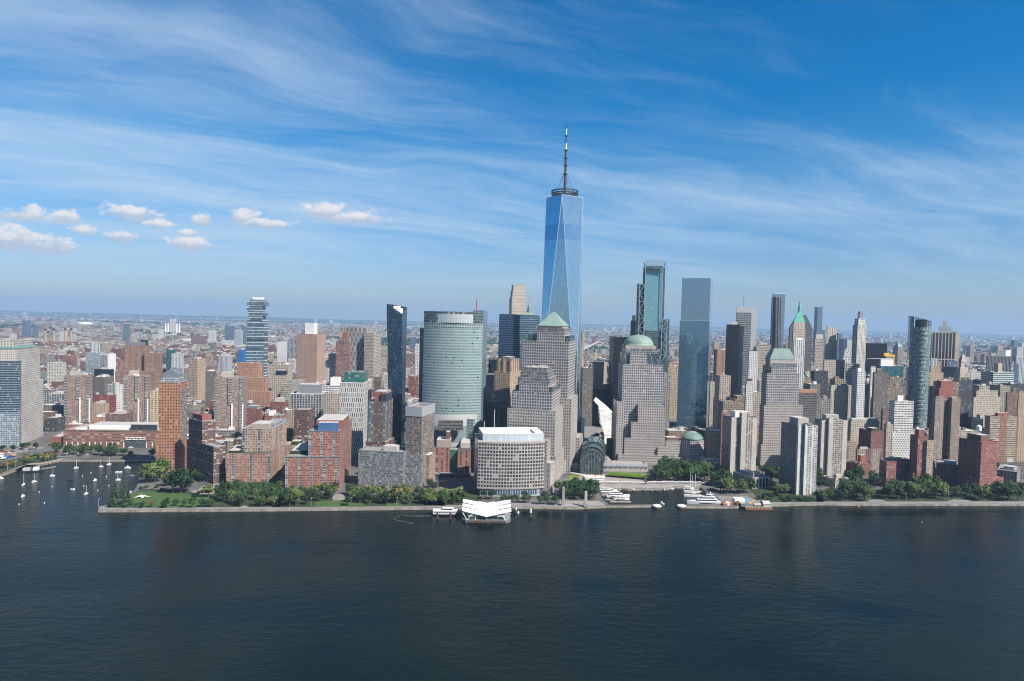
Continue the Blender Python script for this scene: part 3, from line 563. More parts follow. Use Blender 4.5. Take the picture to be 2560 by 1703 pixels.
def ex_flare(root, loc, built): pass
def flare_tower():
    top, z = foot('C', 697, 797, 830, 88, 1083, 84); low, _ = foot('C', 704, 792, 814, 900, 1084, 84)
    low = [(low[0][0], low[0][1]), (low[1][0], low[1][1]), (low[2][0], low[2][1]), (low[3][0], low[3][1])]
    loc = Vector((sum(p[0] for p in top)/4, sum(p[1] for p in top)/4, 0)); r = thing('glass_tower', 'slender dark blue glass tower flaring towards a slanted open crown', OF, loc)
    zm = z*.62; mid = [(a[0]*.7+b[0]*.3, a[1]*.7+b[1]*.3) for a, b in zip(low, top)]
    b = MB(); b.walls(low, 0, zm, 2, 3.9, top=mid); b.walls(mid, zm, z-8, 2, 3.9, top=top); b.build('shaft', 'f_darkblue', r, loc)
    b = MB(); hs = (z-7, z+4, z+8, z+8.5)
    for i in range(4):
        j = (i+1) % 4; a, c = top[i], top[j]; n = hypot(c[0]-a[0], c[1]-a[1])/2
        for d, fl in ((0, 0), (.5, 1)):
            ia, ic = (a, c) if not fl else (inset(top, .6)[i], inset(top, .6)[j]); f = [(*ia, z-8.2), (*ic, z-8.2), (*ic, hs[j]), (*ia, hs[i])]; u = [(60*i, 0), (60*i+n, 0), (60*i+n, 3), (60*i, 3)]
            b.face(f[::-1] if fl else f, u[::-1] if fl else u)
    b.build('slanted_crown', 'f_darkblue', r, loc); b = MB(); b.cap(inset(top, .3), z-8); b.build('roof', 'roof_pale', r, loc)
    b = MB(); pp = inset(top, 8); b.prism(pp, z-8, z+2); b.prism(inset(top, 13), z+2, z+5.5); b.build('rooftop_plant', 'roof_white', r, loc); HEROES.append((top, z, 'slender dark blue flared tower'))
flare_tower()
H('windowless_tower', 'brown windowless concrete tower with slotted vents and white rooftop box', OF, [('shaft','C',113,243,298,250,1434,82,'f_longlines',{'roof':'roof_tan'}), ('base_wing','C',170,262,320,570,1420,82,'f_longlines')], pent=[(0,.3,.75,.3,.7,24,'white_paint'),])
def ex_slots(): pass
H('office_tower', 'dark and white striped slab tower behind the pink brick block', OF, [('slab','C',394,566,631,208,1707,84,'f_stripe')], pent=[(0,.2,.8,.2,.8,4,'steel')])
H('office_tower', 'tan annex slab on the right of the striped tower', OF, [('slab','C',None,612,661,243,1690,84,'f_tanflat',{'dp':24})])
H('apartment_tower', 'pink brick apartment tower with stepped rooftop in front of the striped slab', AP, [('shaft','C',365,452,467,300,1500,88,'f_pinkapt')], pent=[(0,.2,.55,.2,.8,22,'brick_red'),(0,.15,.6,.1,.9,8,'f_pinkapt')])
H('stone_tower', 'pale stepped stone tower between the windowless brown tower and the pink block', OF, [('base','C',297,362,None,470,1740,92,'f_white'), ('middle','C',305,358,None,420,1750,92,'f_white'), ('top','C',316,352,None,380,1758,92,'f_white')])
H('office_building', 'white framed office block with dark windows and black rooftop screen', 'building', [('block','C',72,272,301,640,1080,95,'f_dkgrid',{'cop':'white_paint'})], pent=[(0,.1,.8,.2,.8,15,'grey_paint')])
H('office_building', 'cream office block tucked left of the white finned building', 'building', [('block','C',303,388,None,640,1130,92,'f_beige'),], pent=[(0,.2,.6,.2,.8,7,'roof_pale')])
H('office_building', 'white banded office slab below the windowless brown tower', 'building', [('slab','C',240,392,None,585,1260,92,'f_whiterows')], pent=[(0,.1,.45,.2,.8,15,'roof_white')])
H('apartment_building', 'dark brown brick block in front of the white framed office block', AP, [('block','C',93,192,226,745,935,93,'f_brickdark'), ('podium','C',80,195,230,925,925,93,'f_brickdark')])
H('apartment_building', 'mid rise pinkish brick block behind the red and blue apartments', AP, [('block','C',-5,180,210,975,880,94,'f_tanbrick')], pent=[(0,.3,.6,.2,.7,5,'verge','roof_garden')])
H('apartment_building', 'dark red brick loft with rooftop sheds, topmost of the cluster beside the terracotta block', AP, [('block','B',770,868,890,692,1010,94,'f_redbrick2')], pent=[(0,.2,.7,.2,.8,6,'roof_pale')])
H('apartment_building', 'red brick block with a white gabled roof hut behind the tan stepped apartments', AP, [('block','B',735,850,None,782,960,94,'f_redbrick')], pent=[(0,.6,.85,.2,.7,6,'roof_white')])
H('apartment_building', 'mauve brick block right of the hut-topped red block', AP, [('block','B',850,925,942,745,985,94,'f_mauve')])
H('loft_building', 'dark red loft with skylight sheds left of the stepped terracotta tower base', 'building', [('block','B',618,705,722,735,1060,94,'f_redbrick2')], pent=[(0,.1,.9,.1,.9,5,'steel','skylight')])
H('office_tower', 'terracotta stepped brick tower with three setbacks behind the brown slab', OF, [('base','B',615,768,790,625,1390,90,'f_terra'), ('middle','B',560,740,762,535,1405,90,'f_terra'), ('top','B',555,695,722,440,1420,90,'f_terra')])
H('office_building', 'tan stepped stone block left of the windowless brown tower', 'building', [('block','B',783,880,908,520,1290,92,'f_beige'), ('wing','B',840,915,1005,575,1240,92,'f_tanflat')], pent=[(0,.2,.8,.2,.8,10,'f_navy')])
H('office_building', 'pale tan stepped block farther behind the tan stone block', 'building', [('block','B',760,890,None,450,1560,92,'f_beige')], pent=[(0,.3,.8,.2,.8,8,'f_beige')])
H('office_tower', 'massive brown brick office tower with stepped wings and rooftop antennas', OF,
  [('base','A',752,1010,1060,492,1470,96,'f_brownlight'), ('left_wing','A',766,835,None,412,1480,96,'f_brownlight',{'dp':40}), ('tower','A',810,978,1000,325,1490,96,'f_brownlight'), ('right_wing','A',940,1040,1062,372,1485,96,'f_brownlight')], pent=[(2,.2,.9,.2,.8,8,'steel'),(2,.15,.4,.3,.7,14,'dark_steel')])
def jenga():
    rnd = random.Random(5); poly, z = foot('V', 165, 515, None, 165, 1650, 93, dp=30); loc = Vector((sum(p[0] for p in poly)/4, sum(p[1] for p in poly)/4, 0)); r = thing('glass_tower', 'tall glass tower of shifted stacked floors rising over the low city', 'apartment tower', loc)
    zz = 0; k = 0; wobble = [(0, 0, 0, 0)]
    top = [(150,545,210,300),(195,470,300,345),(135,470,345,395),(165,480,395,450),(180,540,450,510),(172,480,510,560),(205,480,560,612),(138,528,612,665),(158,528,665,718),(140,528,718,768)]
    y2z = lambda y: at('V', 340, y, 1650).z
    def slab(xl, xr, z0, z1):
        p, _ = foot('V', xl, xr, None, 700, 1650-rnd.uniform(0, 2.5), 93, dp=30+rnd.uniform(0, 3)); b = MB(); b.walls(p, z0, z1-.9, 2.6, 4); b.build('floor_stack', 'f_jenga', r, loc)
        q = inset(p, -1.4 if rnd.random() < .5 else -.4); b = MB(); b.prism(q, z1-.9, z1, bottom=True); b.build('floor_slab', 'white_paint', r, loc)
    for xl, xr, y0, y1 in reversed(top): slab(xl, xr, y2z(y1), y2z(y0))
    z1 = y2z(768)
    for k in range(24):
        a, c = z1*k/24, z1*(k+1)/24; slab(155-rnd.choice([0, 0, 10, 20]), 528-rnd.choice([0, 0, 8, -6]), a, c)
    p, _ = foot('V', 205, 515, None, 165, 1651, 93, dp=28); b = MB(); b.walls(p, y2z(215), y2z(165), 2.6, 4); b.cap(p, y2z(165)); b.build('top_storey', 'f_jenga', r, loc)
    p, _ = foot('V', 275, 480, None, 115, 1654, 93, dp=18); b = MB(); b.prism(p, y2z(168), y2z(112)); b.build('penthouse', 'white_paint', r, loc)
    HEROES.append((poly, z, 'tall glass tower of shifted floors'))
jenga()
for name, lab, c, L, C, R, y, Y, th, mat in [
 ('apartment_tower','white gridded apartment tower standing above the roofs behind the orange tower','B',128,185,207,378,1700,94,'f_whitepier'),
 ('apartment_tower','tan slab with a plain end wall right of the white gridded tower','B',243,295,350,412,1500,80,'f_tan'),
 ('apartment_building','dark brown block with small windows behind the second brown slab tower','B',350,412,422,492,1350,96,'f_graybrown'),
 ('office_building','white and dark striped mid rise left of the stacked glass tower','B',435,490,526,392,1900,90,'f_whiteribtall'),
 ('office_building','bright blue wrapped block close to the left of the stacked glass tower','B',562,594,None,352,2000,92,'blue_wrap'),
 ('apartment_tower','dark grey gridded tower right of the white gridded tower','B',247,285,296,358,2000,94,'f_dkgrid'),
 ('apartment_tower','dark green glass block left of the white gridded tower','B',92,125,155,352,1900,94,'f_teal'),
 ('office_building','white warehouse with stepped roof between the two brown slab towers','A',700,755,806,582,1180,70,'f_white'),
 ('loft_building','small red painted loft in front of the white stepped warehouse','A',673,750,760,648,1120,94,'red_wall'),
 ('loft_building','crimson low loft left of the small red painted loft','A',608,652,660,645,1150,94,'red_wall'),
 ('apartment_building','pale yellow block just left of the orange tower','A',982,1030,None,622,1100,94,'f_yellow'),
 ('loft_building','low tan loft in front of the crimson loft','A',603,690,None,702,1108,94,'f_tan'),
 ('loft_building','low brown brick loft in front of the white stepped warehouse','A',688,806,None,772,1100,94,'f_brown'),
 ('loft_building','lowest orange brick loft above the school roof','A',606,686,None,790,1096,94,'f_terra'),
 ('office_building','low glass pavilion block right of the cream tower, two rows of dark glazing','A',288,420,None,642,1290,94,'f_dkgrid'),
 ('office_building','pale blue glass block with gridded front among the roofs right of the cream tower','A',560,640,655,370,1950,94,'f_blueband'),
 ('office_building','taller gridded white glass block standing behind the pale blue block','A',595,648,655,305,2000,94,'f_whitepier'),
 ('office_building','plain white cube right of the pale blue glass block','A',704,748,757,378,1800,94,'white_paint'),
 ('office_building','dark stepped glass loft behind the first brown slab tower','A',615,735,745,480,1380,94,'f_navy'),
 ('apartment_building','grey brown block below the dark stepped glass loft','A',610,680,745,530,1340,88,'f_graybrown'),
]:
    if mat == 'red_wall' and mat not in FAC: facade('red_wall', (.27,.075,.075), wu=.35, wv=.4, pu=4.5, pv=4, blinds=.2)
    if mat == 'f_yellow' and mat not in FAC: facade('f_yellow', (.62,.53,.33), wu=.5, wv=.4, pu=6, pv=3.4, blinds=.1)
    H(name, lab, 'building', [('block',c,L,C,R,y,Y,th,mat)], pent=[(0,.25,.65,.25,.75,4.5,'roof_pale')])
# ---- centre
def arc_poly(crop, xL, xR, y, Y, bulge, dp, n=14, skew=0.0):
    A = at(crop, xL, y, Y+skew); B = at(crop, xR, y, Y); d = Vector((B.x-A.x, B.y-A.y)); nrm = Vector((d.y, -d.x)).normalized(); pts = []
    for k in range(n+1):
        s = k/n; o = bulge*(1-(2*s-1)**2); pts.append((A.x+d.x*s+nrm.x*o, A.y+d.y*s+nrm.y*o))
    return pts+[(B.x-nrm.x*dp, B.y-nrm.y*dp), (A.x-nrm.x*dp, A.y-nrm.y*dp)], A.z
def green_tower():
    p, z = arc_poly('D', 79, 464, 98, 972, 13, 34); loc = Vector((sum(q[0] for q in p)/len(p), sum(q[1] for q in p)/len(p), 0)); r = thing('glass_tower', 'broad green glass tower with bulging front and pale louvred top band', OF, loc)
    zy = lambda y: at('D', 270, y, 960).z
    z1, z2, z3 = zy(215), zy(178), zy(118)
    b = MB(); b.walls(p, 0, z1, 1.7, 4, True); b.build('shaft', 'f_gs', r, loc)
    b = MB(); b.walls(p, z1, z2, 3.4, (z2-z1)/2.0, True); b.build('vent_band', 'f_gsvent', r, loc)
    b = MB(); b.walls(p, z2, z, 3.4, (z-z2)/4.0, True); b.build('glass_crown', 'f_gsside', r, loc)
    q = [(x, y) for x, y in arc_poly('D', 101, 448, 98, 971, 13, 5)[0]]; b = MB(); b.walls(q, z2+.5, z3, 2.4, 6, True); b.cap(q, z3); b.build('louvre_band', 'f_louver', r, loc)
    b = MB(); b.cap(p, z-3); b.build('roof', 'roof_pale', r, loc)
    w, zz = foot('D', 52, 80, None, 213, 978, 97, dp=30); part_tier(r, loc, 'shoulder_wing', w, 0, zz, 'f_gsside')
    w, zz = foot('D', 400, 468, 494, 95, 992, 80); part_tier(r, loc, 'rear_slab', w, 0, zz, 'f_gsblue')
    zb = zy(768); q = arc_poly('D', 60, 425, 775, 962, 12, 30)[0]; b = MB(); b.walls(q, zy(935)-20, zb, 5, zb, True); b.build('white_band', 'f_whitebands', r, loc)
    w, zz = foot('D', 300, 400, 452, 805, 952, 72); part_tier(r, loc, 'corner_podium', w, 0, zz, 'f_gs'); HEROES.append((p, z, 'broad green glass tower'))
    b = MB(); 
    w, zz = foot('D', 170, 333, None, 815, 940, 96, dp=6); b.walls(w, zy(862), zz, 3, 4); b.cap(w, zz); b.build('screen_window', 'f_bandbrown', r, loc)
    m = at('D', 420, 92, 990); b = MB(); b.bar((m.x, m.y, m.z-4), (m.x, m.y, m.z+16), .7, 4); b.build('mast', 'red_paint', r, loc)
green_tower()
H('hotel_building', 'red brick hotel with dark window strips and a green glass slot', 'hotel', [('left_wing','D',148,248,None,992,902,92,'f_hotel',{'dp':40,'roof':'roof_dark'}), ('right_wing','D',300,376,436,1012,893,90,'f_hotel',{'roof':'roof_dark'}), ('glass_slot','D',244,306,None,1005,903,91,'f_greenglass',{'dp':20}), ('base','D',146,380,None,1165,889,91,'f_bandbrown')],
  pent=[(1,.1,.9,.1,.9,7,'roof_pale','vaulted_roof'),(0,.0,.9,.2,.8,10,'roof_tan'),(0,.05,.3,.3,.6,20,'brick_brown')])
def exchange():
    p, z = arc_poly('D', 434, 868, 957, 812, 6, 58, 16, skew=-10); loc = Vector((sum(q[0] for q in p)/len(p), sum(q[1] for q in p)/len(p), 0)); r = thing('office_building', 'pale stone exchange building with bowed gridded front and white rooftop screen', 'office building', loc)
    zb = 10.5
    b = MB(); b.walls(p, zb, z, 3.45, (z-zb)/13.0, True); b.build('bowed_front', 'f_nymex', r, loc); b = MB(); b.cap(inset(p, .2), z-1.2); b.build('roof', 'roof_pale', r, loc)
    q = inset(p, 2.2); b = MB(); b.walls(q, 0, zb, 3, 10, True); b.build('glazed_base', 'f_blueband', r, loc)
    b = MB(); b.walls(inset(p, -.5), zb-1.6, zb+.4, cont=True); b.cap(inset(p, -.5), zb-1.6, flip=True); b.build('base_cornice', 'stone_trim', r, loc)
    b = MB(); b.walls(inset(p, -.4), z-.2, z+1.0, cont=True); b.cap(inset(p, -.4), z+1.0); b.build('parapet', 'stone_trim', r, loc)
    q, _ = arc_poly('D', 462, 860, 945, 822, 4, 44, 10, skew=-12); b = MB(); b.walls(q, z, z+9.5, 2.6, 9.5, True); b.build('white_screen', 'f_whitescreen', r, loc)
    qi = inset(q, 7); b = MB(); zt = z+9.5; n = len(q)
    for i in range(n): j = (i+1) % n; b.face([(*q[i], zt), (*q[j], zt), (*qi[j], zt), (*qi[i], zt)]); b.face([(*qi[j], zt-2.5), (*qi[i], zt-2.5), (*qi[i], zt), (*qi[j], zt)])
    b.cap(qi, zt-2.5); b.build('screen_roof', 'roof_white', r, loc)
    w, zz = foot('D', 780, 884, 906, 948, 818, 74); part_tier(r, loc, 'corner_wing', w, 0, zz, 'f_stone')
    w, zz = foot('D', 840, 905, 935, 1092, 812, 70); part_tier(r, loc, 'low_wing', w, 0, zz, 'f_stonebare', 'roof_pale')
    for x, y0 in ((470, 945), (537, 870)):
        m = at('D', x, y0, 835); b = MB(); b.bar((m.x, m.y, z), (m.x, m.y, m.z+24), .35, 4); b.build('flag_pole', 'white_paint', r, loc)
    HEROES.append((p, z, 'bowed stone exchange'))
exchange()
def pyr(root, loc, poly, z, h, mat, part='pyramid_roof', topk=None, over=1.2):
    p = inset(poly, -over); cx = sum(q[0] for q in p)/4; cy = sum(q[1] for q in p)/4; b = MB()
    if topk: t_ = [(cx+(x-cx)*topk, cy+(y-cy)*topk) for x, y in p]; b.walls(p, z, z+h, top=t_); b.cap(t_, z+h)
    else:
        for i in range(4): b.face([(*p[i], z), (*p[(i+1) % 4], z), (cx, cy, z+h)])
    b.walls(p, z-.8, z); b.cap(p, z-.8, flip=True); b.build(part, mat, root, loc)
H('office_tower', 'stone and glass tower with a terraced grey glass top behind the exchange', OF,
  [('base','D',618,937,995,1050,864,77,'f_stone'), ('lower_shaft','D',624,937,988,750,872,77,'f_stone'), ('middle_shaft','D',652,915,974,632,878,77,'f_stonetop'), ('glass_corner','D',676,915,960,596,881,77,'f_notch'), ('raised_front','D',700,893,955,575,880,77,'f_stonetop'),
   ('first_terrace','D',690,900,952,540,888,77,'f_stoneglass'), ('second_terrace','D',708,888,938,500,895,77,'f_stoneglass'), ('third_terrace','D',728,880,915,470,902,77,'f_stoneglass',{'roof':'roof_pale'})])
def ex_pyr(root, loc, built):
    poly, z = built[-1][1], built[-1][2]; pyr(root, loc, poly, z, 19.5, 'copper', topk=.07)
H('office_tower', 'stone and glass tower topped by a green copper pyramid', OF,
  [('base','E',None,258,300,672,936,76,'f_stone',{'dp':60}), ('shaft','E',-60,241,285,300,944,76,'f_stonetop'), ('glass_corner','E',-35,246,280,262,950,76,'f_notch'), ('raised_front','E',34,211,262,240,948,76,'f_stonetop'), ('glass_band','E',30,208,260,212,950,76,'f_stoneglass'), ('drum','E',40,200,238,196,957,76,'stone_trim')], extra=ex_pyr)
H('glass_tower', 'dark blue glass tower with a pale banded side behind the copper pyramid', OF, [('shaft','W',107,305,700,560,1250,42,'f_7wtc'),('side_screen','W',106,302,None,556,1247,42,'f_7wtcpale',{'dp':3,'roof':None})])
H('stone_tower', 'tall cream stone tower with stepped crown behind the dark blue glass tower', OF, [('base','W',240,300,505,700,1400,12,'f_creamtall'), ('shaft','W',252,290,500,315,1404,12,'f_creamtall'), ('upper_shaft','W',270,300,488,215,1410,12,'f_creamtall'), ('crown','W',285,312,478,127,1416,12,'f_creamtall')])
def deco(root, loc, built):
    poly, z = built[-1][1], built[-1][2]
    for i in range(4):
        a, b_ = poly[i], poly[(i+1) % 4]; w = hypot(b_[0]-a[0], b_[1]-a[1]); n = max(2, int(w/8)); b = MB(); d = ((b_[0]-a[0])/w, (b_[1]-a[1])/w)
        for k in range(n+1):
            t_ = w*k/n; b.box((a[0]+d[0]*t_, a[1]+d[1]*t_, z-9), (2.6, 2.6, 24), atan2(d[1], d[0]))
        b.build('buttress', 'tan_trim', root, loc)
H('stone_tower', 'tan art deco brick tower with buttressed crown left of the terraced tower', OF, [('wing','D',541,640,712,500,1080,70,'f_tan'), ('upper_tower','D',560,640,700,425,1092,70,'f_tan')], pent=[(1,.2,.8,.2,.8,7,'steel')], extra=deco)
H('office_building', 'dark glass block in shade between the green tower and the tan deco tower', 'building', [('block','D',465,530,560,515,1180,80,'f_navy')])
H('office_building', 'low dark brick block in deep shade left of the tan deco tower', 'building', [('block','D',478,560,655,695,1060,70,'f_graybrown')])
H('office_building', 'dark slate block behind the green tower near the distant river', 'building', [('block','D',500,560,None,415,1500,92,'f_navy')])
# ---- the spire tower
def spire_tower():
    c = at('X', 232, 605, 1135); zt = c.z; s = 44.0; th = rad(33); dr = Vector((cos(th), sin(th))); dl = Vector((-sin(th), cos(th))); C0 = Vector((c.x, c.y))
    top = [C0, C0+dr*s, C0+dr*s+dl*s, C0+dl*s]; cen = (top[0]+top[2])/2; loc = Vector((cen.x, cen.y, 0)); hb = 31.5
    a = rad(33-45); e1 = Vector((cos(a), sin(a))); e2 = Vector((-sin(a), cos(a)))
    # bottom corners sit half-way between the directions of the top corners
    bot = [cen+e1*hb*x+e2*hb*y for x, y in ((-1, -1), (1, -1), (1, 1), (-1, 1))]
    r = thing('glass_skyscraper', 'tallest blue glass skyscraper with tapering triangular faces and tall spire', 'skyscraper', loc)
    zb = 57.0; b = MB()
    def tri(pts):
        n = (pts[1]-pts[0]).cross(pts[2]-pts[0]).normalized(); mid = sum(pts, Vector())/3
        if n.dot(mid-Vector((cen.x, cen.y, mid.z))) < 0: pts = pts[::-1]; n = -n
        h = Vector((-n.y, n.x, 0)).normalized(); m0 = h.dot(mid)
        b.face(pts, [((h.dot(p)-m0)/1.55+400.5, p.z/4.0) for p in pts])
    tv = [Vector((p.x, p.y, zt)) for p in top]; bv = [Vector((p.x, p.y, zb)) for p in bot]
    ang = lambda p: atan2(p.y-cen.y, p.x-cen.x)
    tv.sort(key=ang); bv.sort(key=ang)
    allv = sorted([(ang(p), 't', p) for p in tv]+[(ang(p), 'b', p) for p in bv], key=lambda q: q[0]); n = 8
    for i in range(n):
        k, p = allv[i][1], allv[i][2]; prv, nxt = allv[i-1][2], allv[(i+1) % n][2]
        tri([prv, p, nxt]) if k == 'b' else tri([prv, nxt, p])
    b.build('glass_facets', 'f_1wtc', r, loc)
    e = MB()
    for i in range(n): e.bar(allv[i][2], allv[(i+1) % n][2], .55, 4)
    for i in range(4): e.bar(tv[i], tv[(i+1) % 4], .6, 4)
    e.build('edge_trim', 'steel_bright', r, loc)
    b = MB(); b.walls([(p.x, p.y) for p in bv], 0, zb, 1.55, 4); b.build('base', 'f_1wtc', r, loc)
    b = MB(); b.cap([(p.x, p.y) for p in tv], zt-.6); b.build('roof', 'roof_grey', r, loc)
    pz = lambda y: at('X', 262, y, 1160).z
    cx, cy = cen.x, cen.y
    for zr, R in ((3.2, 21.0), (7.0, 22.0), (11.0, 22.0)):
        b = MB(); ring = []
        for i in range(37):
            q = 2*pi*i/36; ring.append([(cx+cos(q)*(R+dr_), cy+sin(q)*(R+dr_), zt+zr+dz_) for dr_, dz_ in ((-1.0, -.9), (1.0, -.9), (1.0, .9), (-1.0, .9))])
        b.loft(ring); b.build('antenna_ring', 'dark_steel', r, loc)
    b = MB()
    for i in range(24):
        q = 2*pi*i/24; b.bar((cx+cos(q)*20, cy+sin(q)*20, zt-.5), (cx+cos(q)*22, cy+sin(q)*22, zt+11), .35, 4)
        b.bar((cx+cos(q)*5, cy+sin(q)*5, zt+5), (cx+cos(q)*21.5, cy+sin(q)*21.5, zt+7), .3, 4)
    b.build('ring_brace', 'dark_steel', r, loc)
    m = MB(); segs = [(a, b_*.8, c_) for a, b_, c_ in [(562, 2.9, 'dark'), (500, 2.6, 'dark'), (440, 2.4, 'dark'), (375, 2.3, 'dark'), (318, 2.1, 'dark'), (258, 1.9, 'dark'), (205, 1.7, 'white'), (145, 1.3, 'dark'), (92, 1.2, 'white'), (60, 1.0, 'dark'), (35, .15, 'dark')]]
    z0 = zt; rad0 = 3.0
    for k, (y, R, kind) in enumerate(segs):
        z1 = pz(y); col = {'dark': 'dark_steel', 'white': 'white_paint'}[segs[k][2]]
        b = MB(); b.bar((cx, cy, z0), (cx, cy, z1), rad0, 8, R)
        if k > 1 and kind == 'dark' and k < 9: b.lathe((cx, cy, z1), [(R, -1.4), (R+1.7, -.8), (R+1.7, .8), (R, 1.4)], 10)
        b.build('spire_section', col, r, loc); z0, rad0 = z1, R
    w = MB(); zc = pz(445)
    for i in range(8):
        q = 2*pi*i/8+.2; w.bar((cx+cos(q)*17, cy+sin(q)*17, zt+10), (cx+cos(q)*2.4, cy+sin(q)*2.4, zc), .22, 3)
    w.build('stay_cable', 'dark_steel', r, loc)
    HEROES.append(([tuple(p) for p in bot], zt, 'tallest blue glass skyscraper'))
spire_tower()
# ---- world trade area
H('office_tower', 'black glass box tower left of the copper domed tower', OF, [('shaft','E',507,535,640,268,1330,6,'f_black'),])
H('office_tower', 'pinkish stone slab tower with lower wing behind the white winged hall', OF, [('wing','E',372,400,502,578,1395,30,'f_pinkstone'), ('shaft','E',400,412,490,432,1410,30,'f_pinkstone')])
H('office_building', 'dark gridded glass block at the foot of the pinkish slab', 'building', [('block','E',372,385,500,608,1370,8,'f_navy')])
H('office_tower', 'narrow brown stone tower at the edge of the tallest skyscraper', OF, [('shaft','E',None,326,345,235,1500,8,'f_beige'),('low_block','E',318,332,400,470,1350,8,'f_graybrown')])
def dome(root, loc, poly, z, h, mat, k=.98, n=28, squash=None, lantern=False):
    R = hypot(poly[1][0]-poly[0][0], poly[1][1]-poly[0][1])/2*k; cx = sum(q[0] for q in poly)/4; cy = sum(q[1] for q in poly)/4
    b = MB(); b.lathe((cx, cy, z), [(R*1.03, -.6), (R*1.03, .5)]+[(R*cos(a*pi/2/9), .5+h*sin(a*pi/2/9)) for a in range(9)]+[(.05, h+.5)], n); b.build('dome', mat, root, loc, smooth=True)
H('office_tower', 'stone and glass tower topped by a green copper dome', OF,
  [('base','E',533,562,872,1032,1000,-2,'f_stone'), ('left_wing','E',533,556,600,690,1006,-2,'f_stone'), ('lower_step','E',580,604,871,926,1005,-2,'f_stone'), ('middle_step','E',600,650,872,822,1007,-2,'f_stone'), ('upper_step','E',640,694,873,712,1009,-2,'f_stone'),
   ('shaft','E',566,594,857,445,1018,4,'f_stonetop'), ('glass_corner','E',574,606,840,372,1024,-2,'f_notch'), ('raised_front','E',605,640,816,372,1021,4,'f_stonetop'), ('glass_band','E',590,610,835,342,1025,4,'f_stoneglass'), ('drum','E',(47,),612,811,322,1030,-2,'stone_trim')],
  extra=lambda r, l, bt: dome(r, l, bt[-1][1], bt[-1][2], 15.5, 'copper', .99))
H('stone_wing', 'low stone wing stepping down right of the domed tower', 'building', [('front_block','F',30,38,118,990,1000,6,'f_stone'), ('rear_block','F',60,92,212,945,1020,6,'f_stone'), ('terrace','F',70,118,206,1055,1008,6,'f_stone')], pent=[(1,.2,.8,.1,.7,5,'brick_brown')])
def rotunda():
    c = at('F', 262, 935, 1028); R = 17.5; z = c.z; loc = Vector((c.x, c.y, 0)); r = thing('rotunda', 'octagonal stone pavilion under a low ribbed green copper dome', 'pavilion', loc)
    oc = [(c.x+R*cos(2*pi*(i+.5)/8), c.y+R*sin(2*pi*(i+.5)/8)) for i in range(8)]; part_tier(r, loc, 'octagon', oc, 0, z, 'f_stone', 'roof_tan')
    b = MB(); b.lathe((c.x, c.y, z-1), [(15.5, 0), (15.5, 2)], 32); b.build('dome_drum', 'copper_dark', r, loc)
    b = MB(); b.lathe((c.x, c.y, z+2), [(16.5, 0), (15, 2.8), (11.6, 6), (7.2, 8.4), (4.8, 9.2)], 32); b.build('dome', 'copper', r, loc)
    b = MB()
    for i in range(32):
        q = 2*pi*i/32; P = [(c.x+cos(q)*a, c.y+sin(q)*a, z+2+h) for a, h in ((16.6, .2), (15.1, 3), (11.7, 6.2), (7.2, 8.6))]
        for A, B in zip(P, P[1:]): b.bar(A, B, .22, 3)
    b.build('dome_rib', 'copper_dark', r, loc); b = MB(); b.lathe((c.x, c.y, z+11), [(5, 0), (4.8, .6), (.1, 1.2)], 24); b.build('dome_cap', 'stone_trim', r, loc)
    HEROES.append((oc, z, 'octagonal pavilion'))
rotunda()
def truss_tower():
    Y = 1327
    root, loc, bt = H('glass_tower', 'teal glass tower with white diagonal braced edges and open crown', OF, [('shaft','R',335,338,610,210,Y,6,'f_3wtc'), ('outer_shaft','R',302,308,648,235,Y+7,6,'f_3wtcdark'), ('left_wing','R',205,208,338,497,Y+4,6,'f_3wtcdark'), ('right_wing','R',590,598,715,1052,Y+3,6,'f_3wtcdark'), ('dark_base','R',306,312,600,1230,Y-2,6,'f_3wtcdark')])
    P = lambda x, y, o=-1.5: at('R', x, y, Y+o)
    b = MB()
    for y in range(225, 326, 22): b.bar(P(345, y), P(605, y), .9, 4)
    b.build('louvre_bar', 'dark_steel', root, loc)
    for (xa, ya), (xb, yb), step in (((247, 512), (228, 1300), 134), ((597, 1064), (580, 1480), 136)):
        b = MB(); wd = 80; n = int((yb-ya)/step)+1
        xl = lambda y: xa+(xb-xa)*(y-ya)/(yb-ya)
        b.bar(P(xl(ya), ya), P(xl(yb)-4, yb+180), 1.0, 4); b.bar(P(xl(ya)+wd, ya), P(xl(yb)+wd-4, yb+180), 1.0, 4)
        for k in range(n+1):
            y = ya+step*k; b.bar(P(xl(y), y), P(xl(y)+wd, y), .7, 4); y2 = y+step
            b.bar(P(xl(y)+(wd if k % 2 == 0 else 0), y), P(xl(y2)+(0 if k % 2 == 0 else wd), y2), .8, 4)
        b.build('brace_frame', 'white_steel', root, loc)
    for xs in ((338, 345), (612, 606)):
        b = MB(); b.bar(P(xs[0], 205), P(xs[0]-24, 1060), .9, 4); b.build('corner_fin', 'white_steel', root, loc)
    for x0, x1, y0 in ((312, 342, 145), (650, 622, 145)):
        b = MB(); A, B, C_ = P(x0, y0, 6), P(x0, 235, 6), P(x1, 215, 6); A2, B2, C2 = P(x0, y0, 30), P(x0, 235, 30), P(x1, 215, 30)
        for f in ((A, B, C_), (C2, B2, A2), (A, C_, C2, A2), (B, A, A2, B2)): b.face(f)
        b.build('crown_fin', 'f_3wtcdark', root, loc)
    b = MB()
    for y in (137, 165, 192): b.bar(P(345, y, 8), P(612, y, 8), .6, 4)
    for k in range(14): x = 345+267*k/13; b.bar(P(x, 137, 8), P(x, 212, 8), .4, 4)
    b.build('crown_screen', 'white_steel', root, loc)
truss_tower()
H('office_tower', 'dark glass tower half hidden left of the braced teal tower', OF, [('shaft','R',106,112,200,1075,1450,6,'f_black')], pent=[(0,.2,.7,.2,.8,12,'dark_steel')])
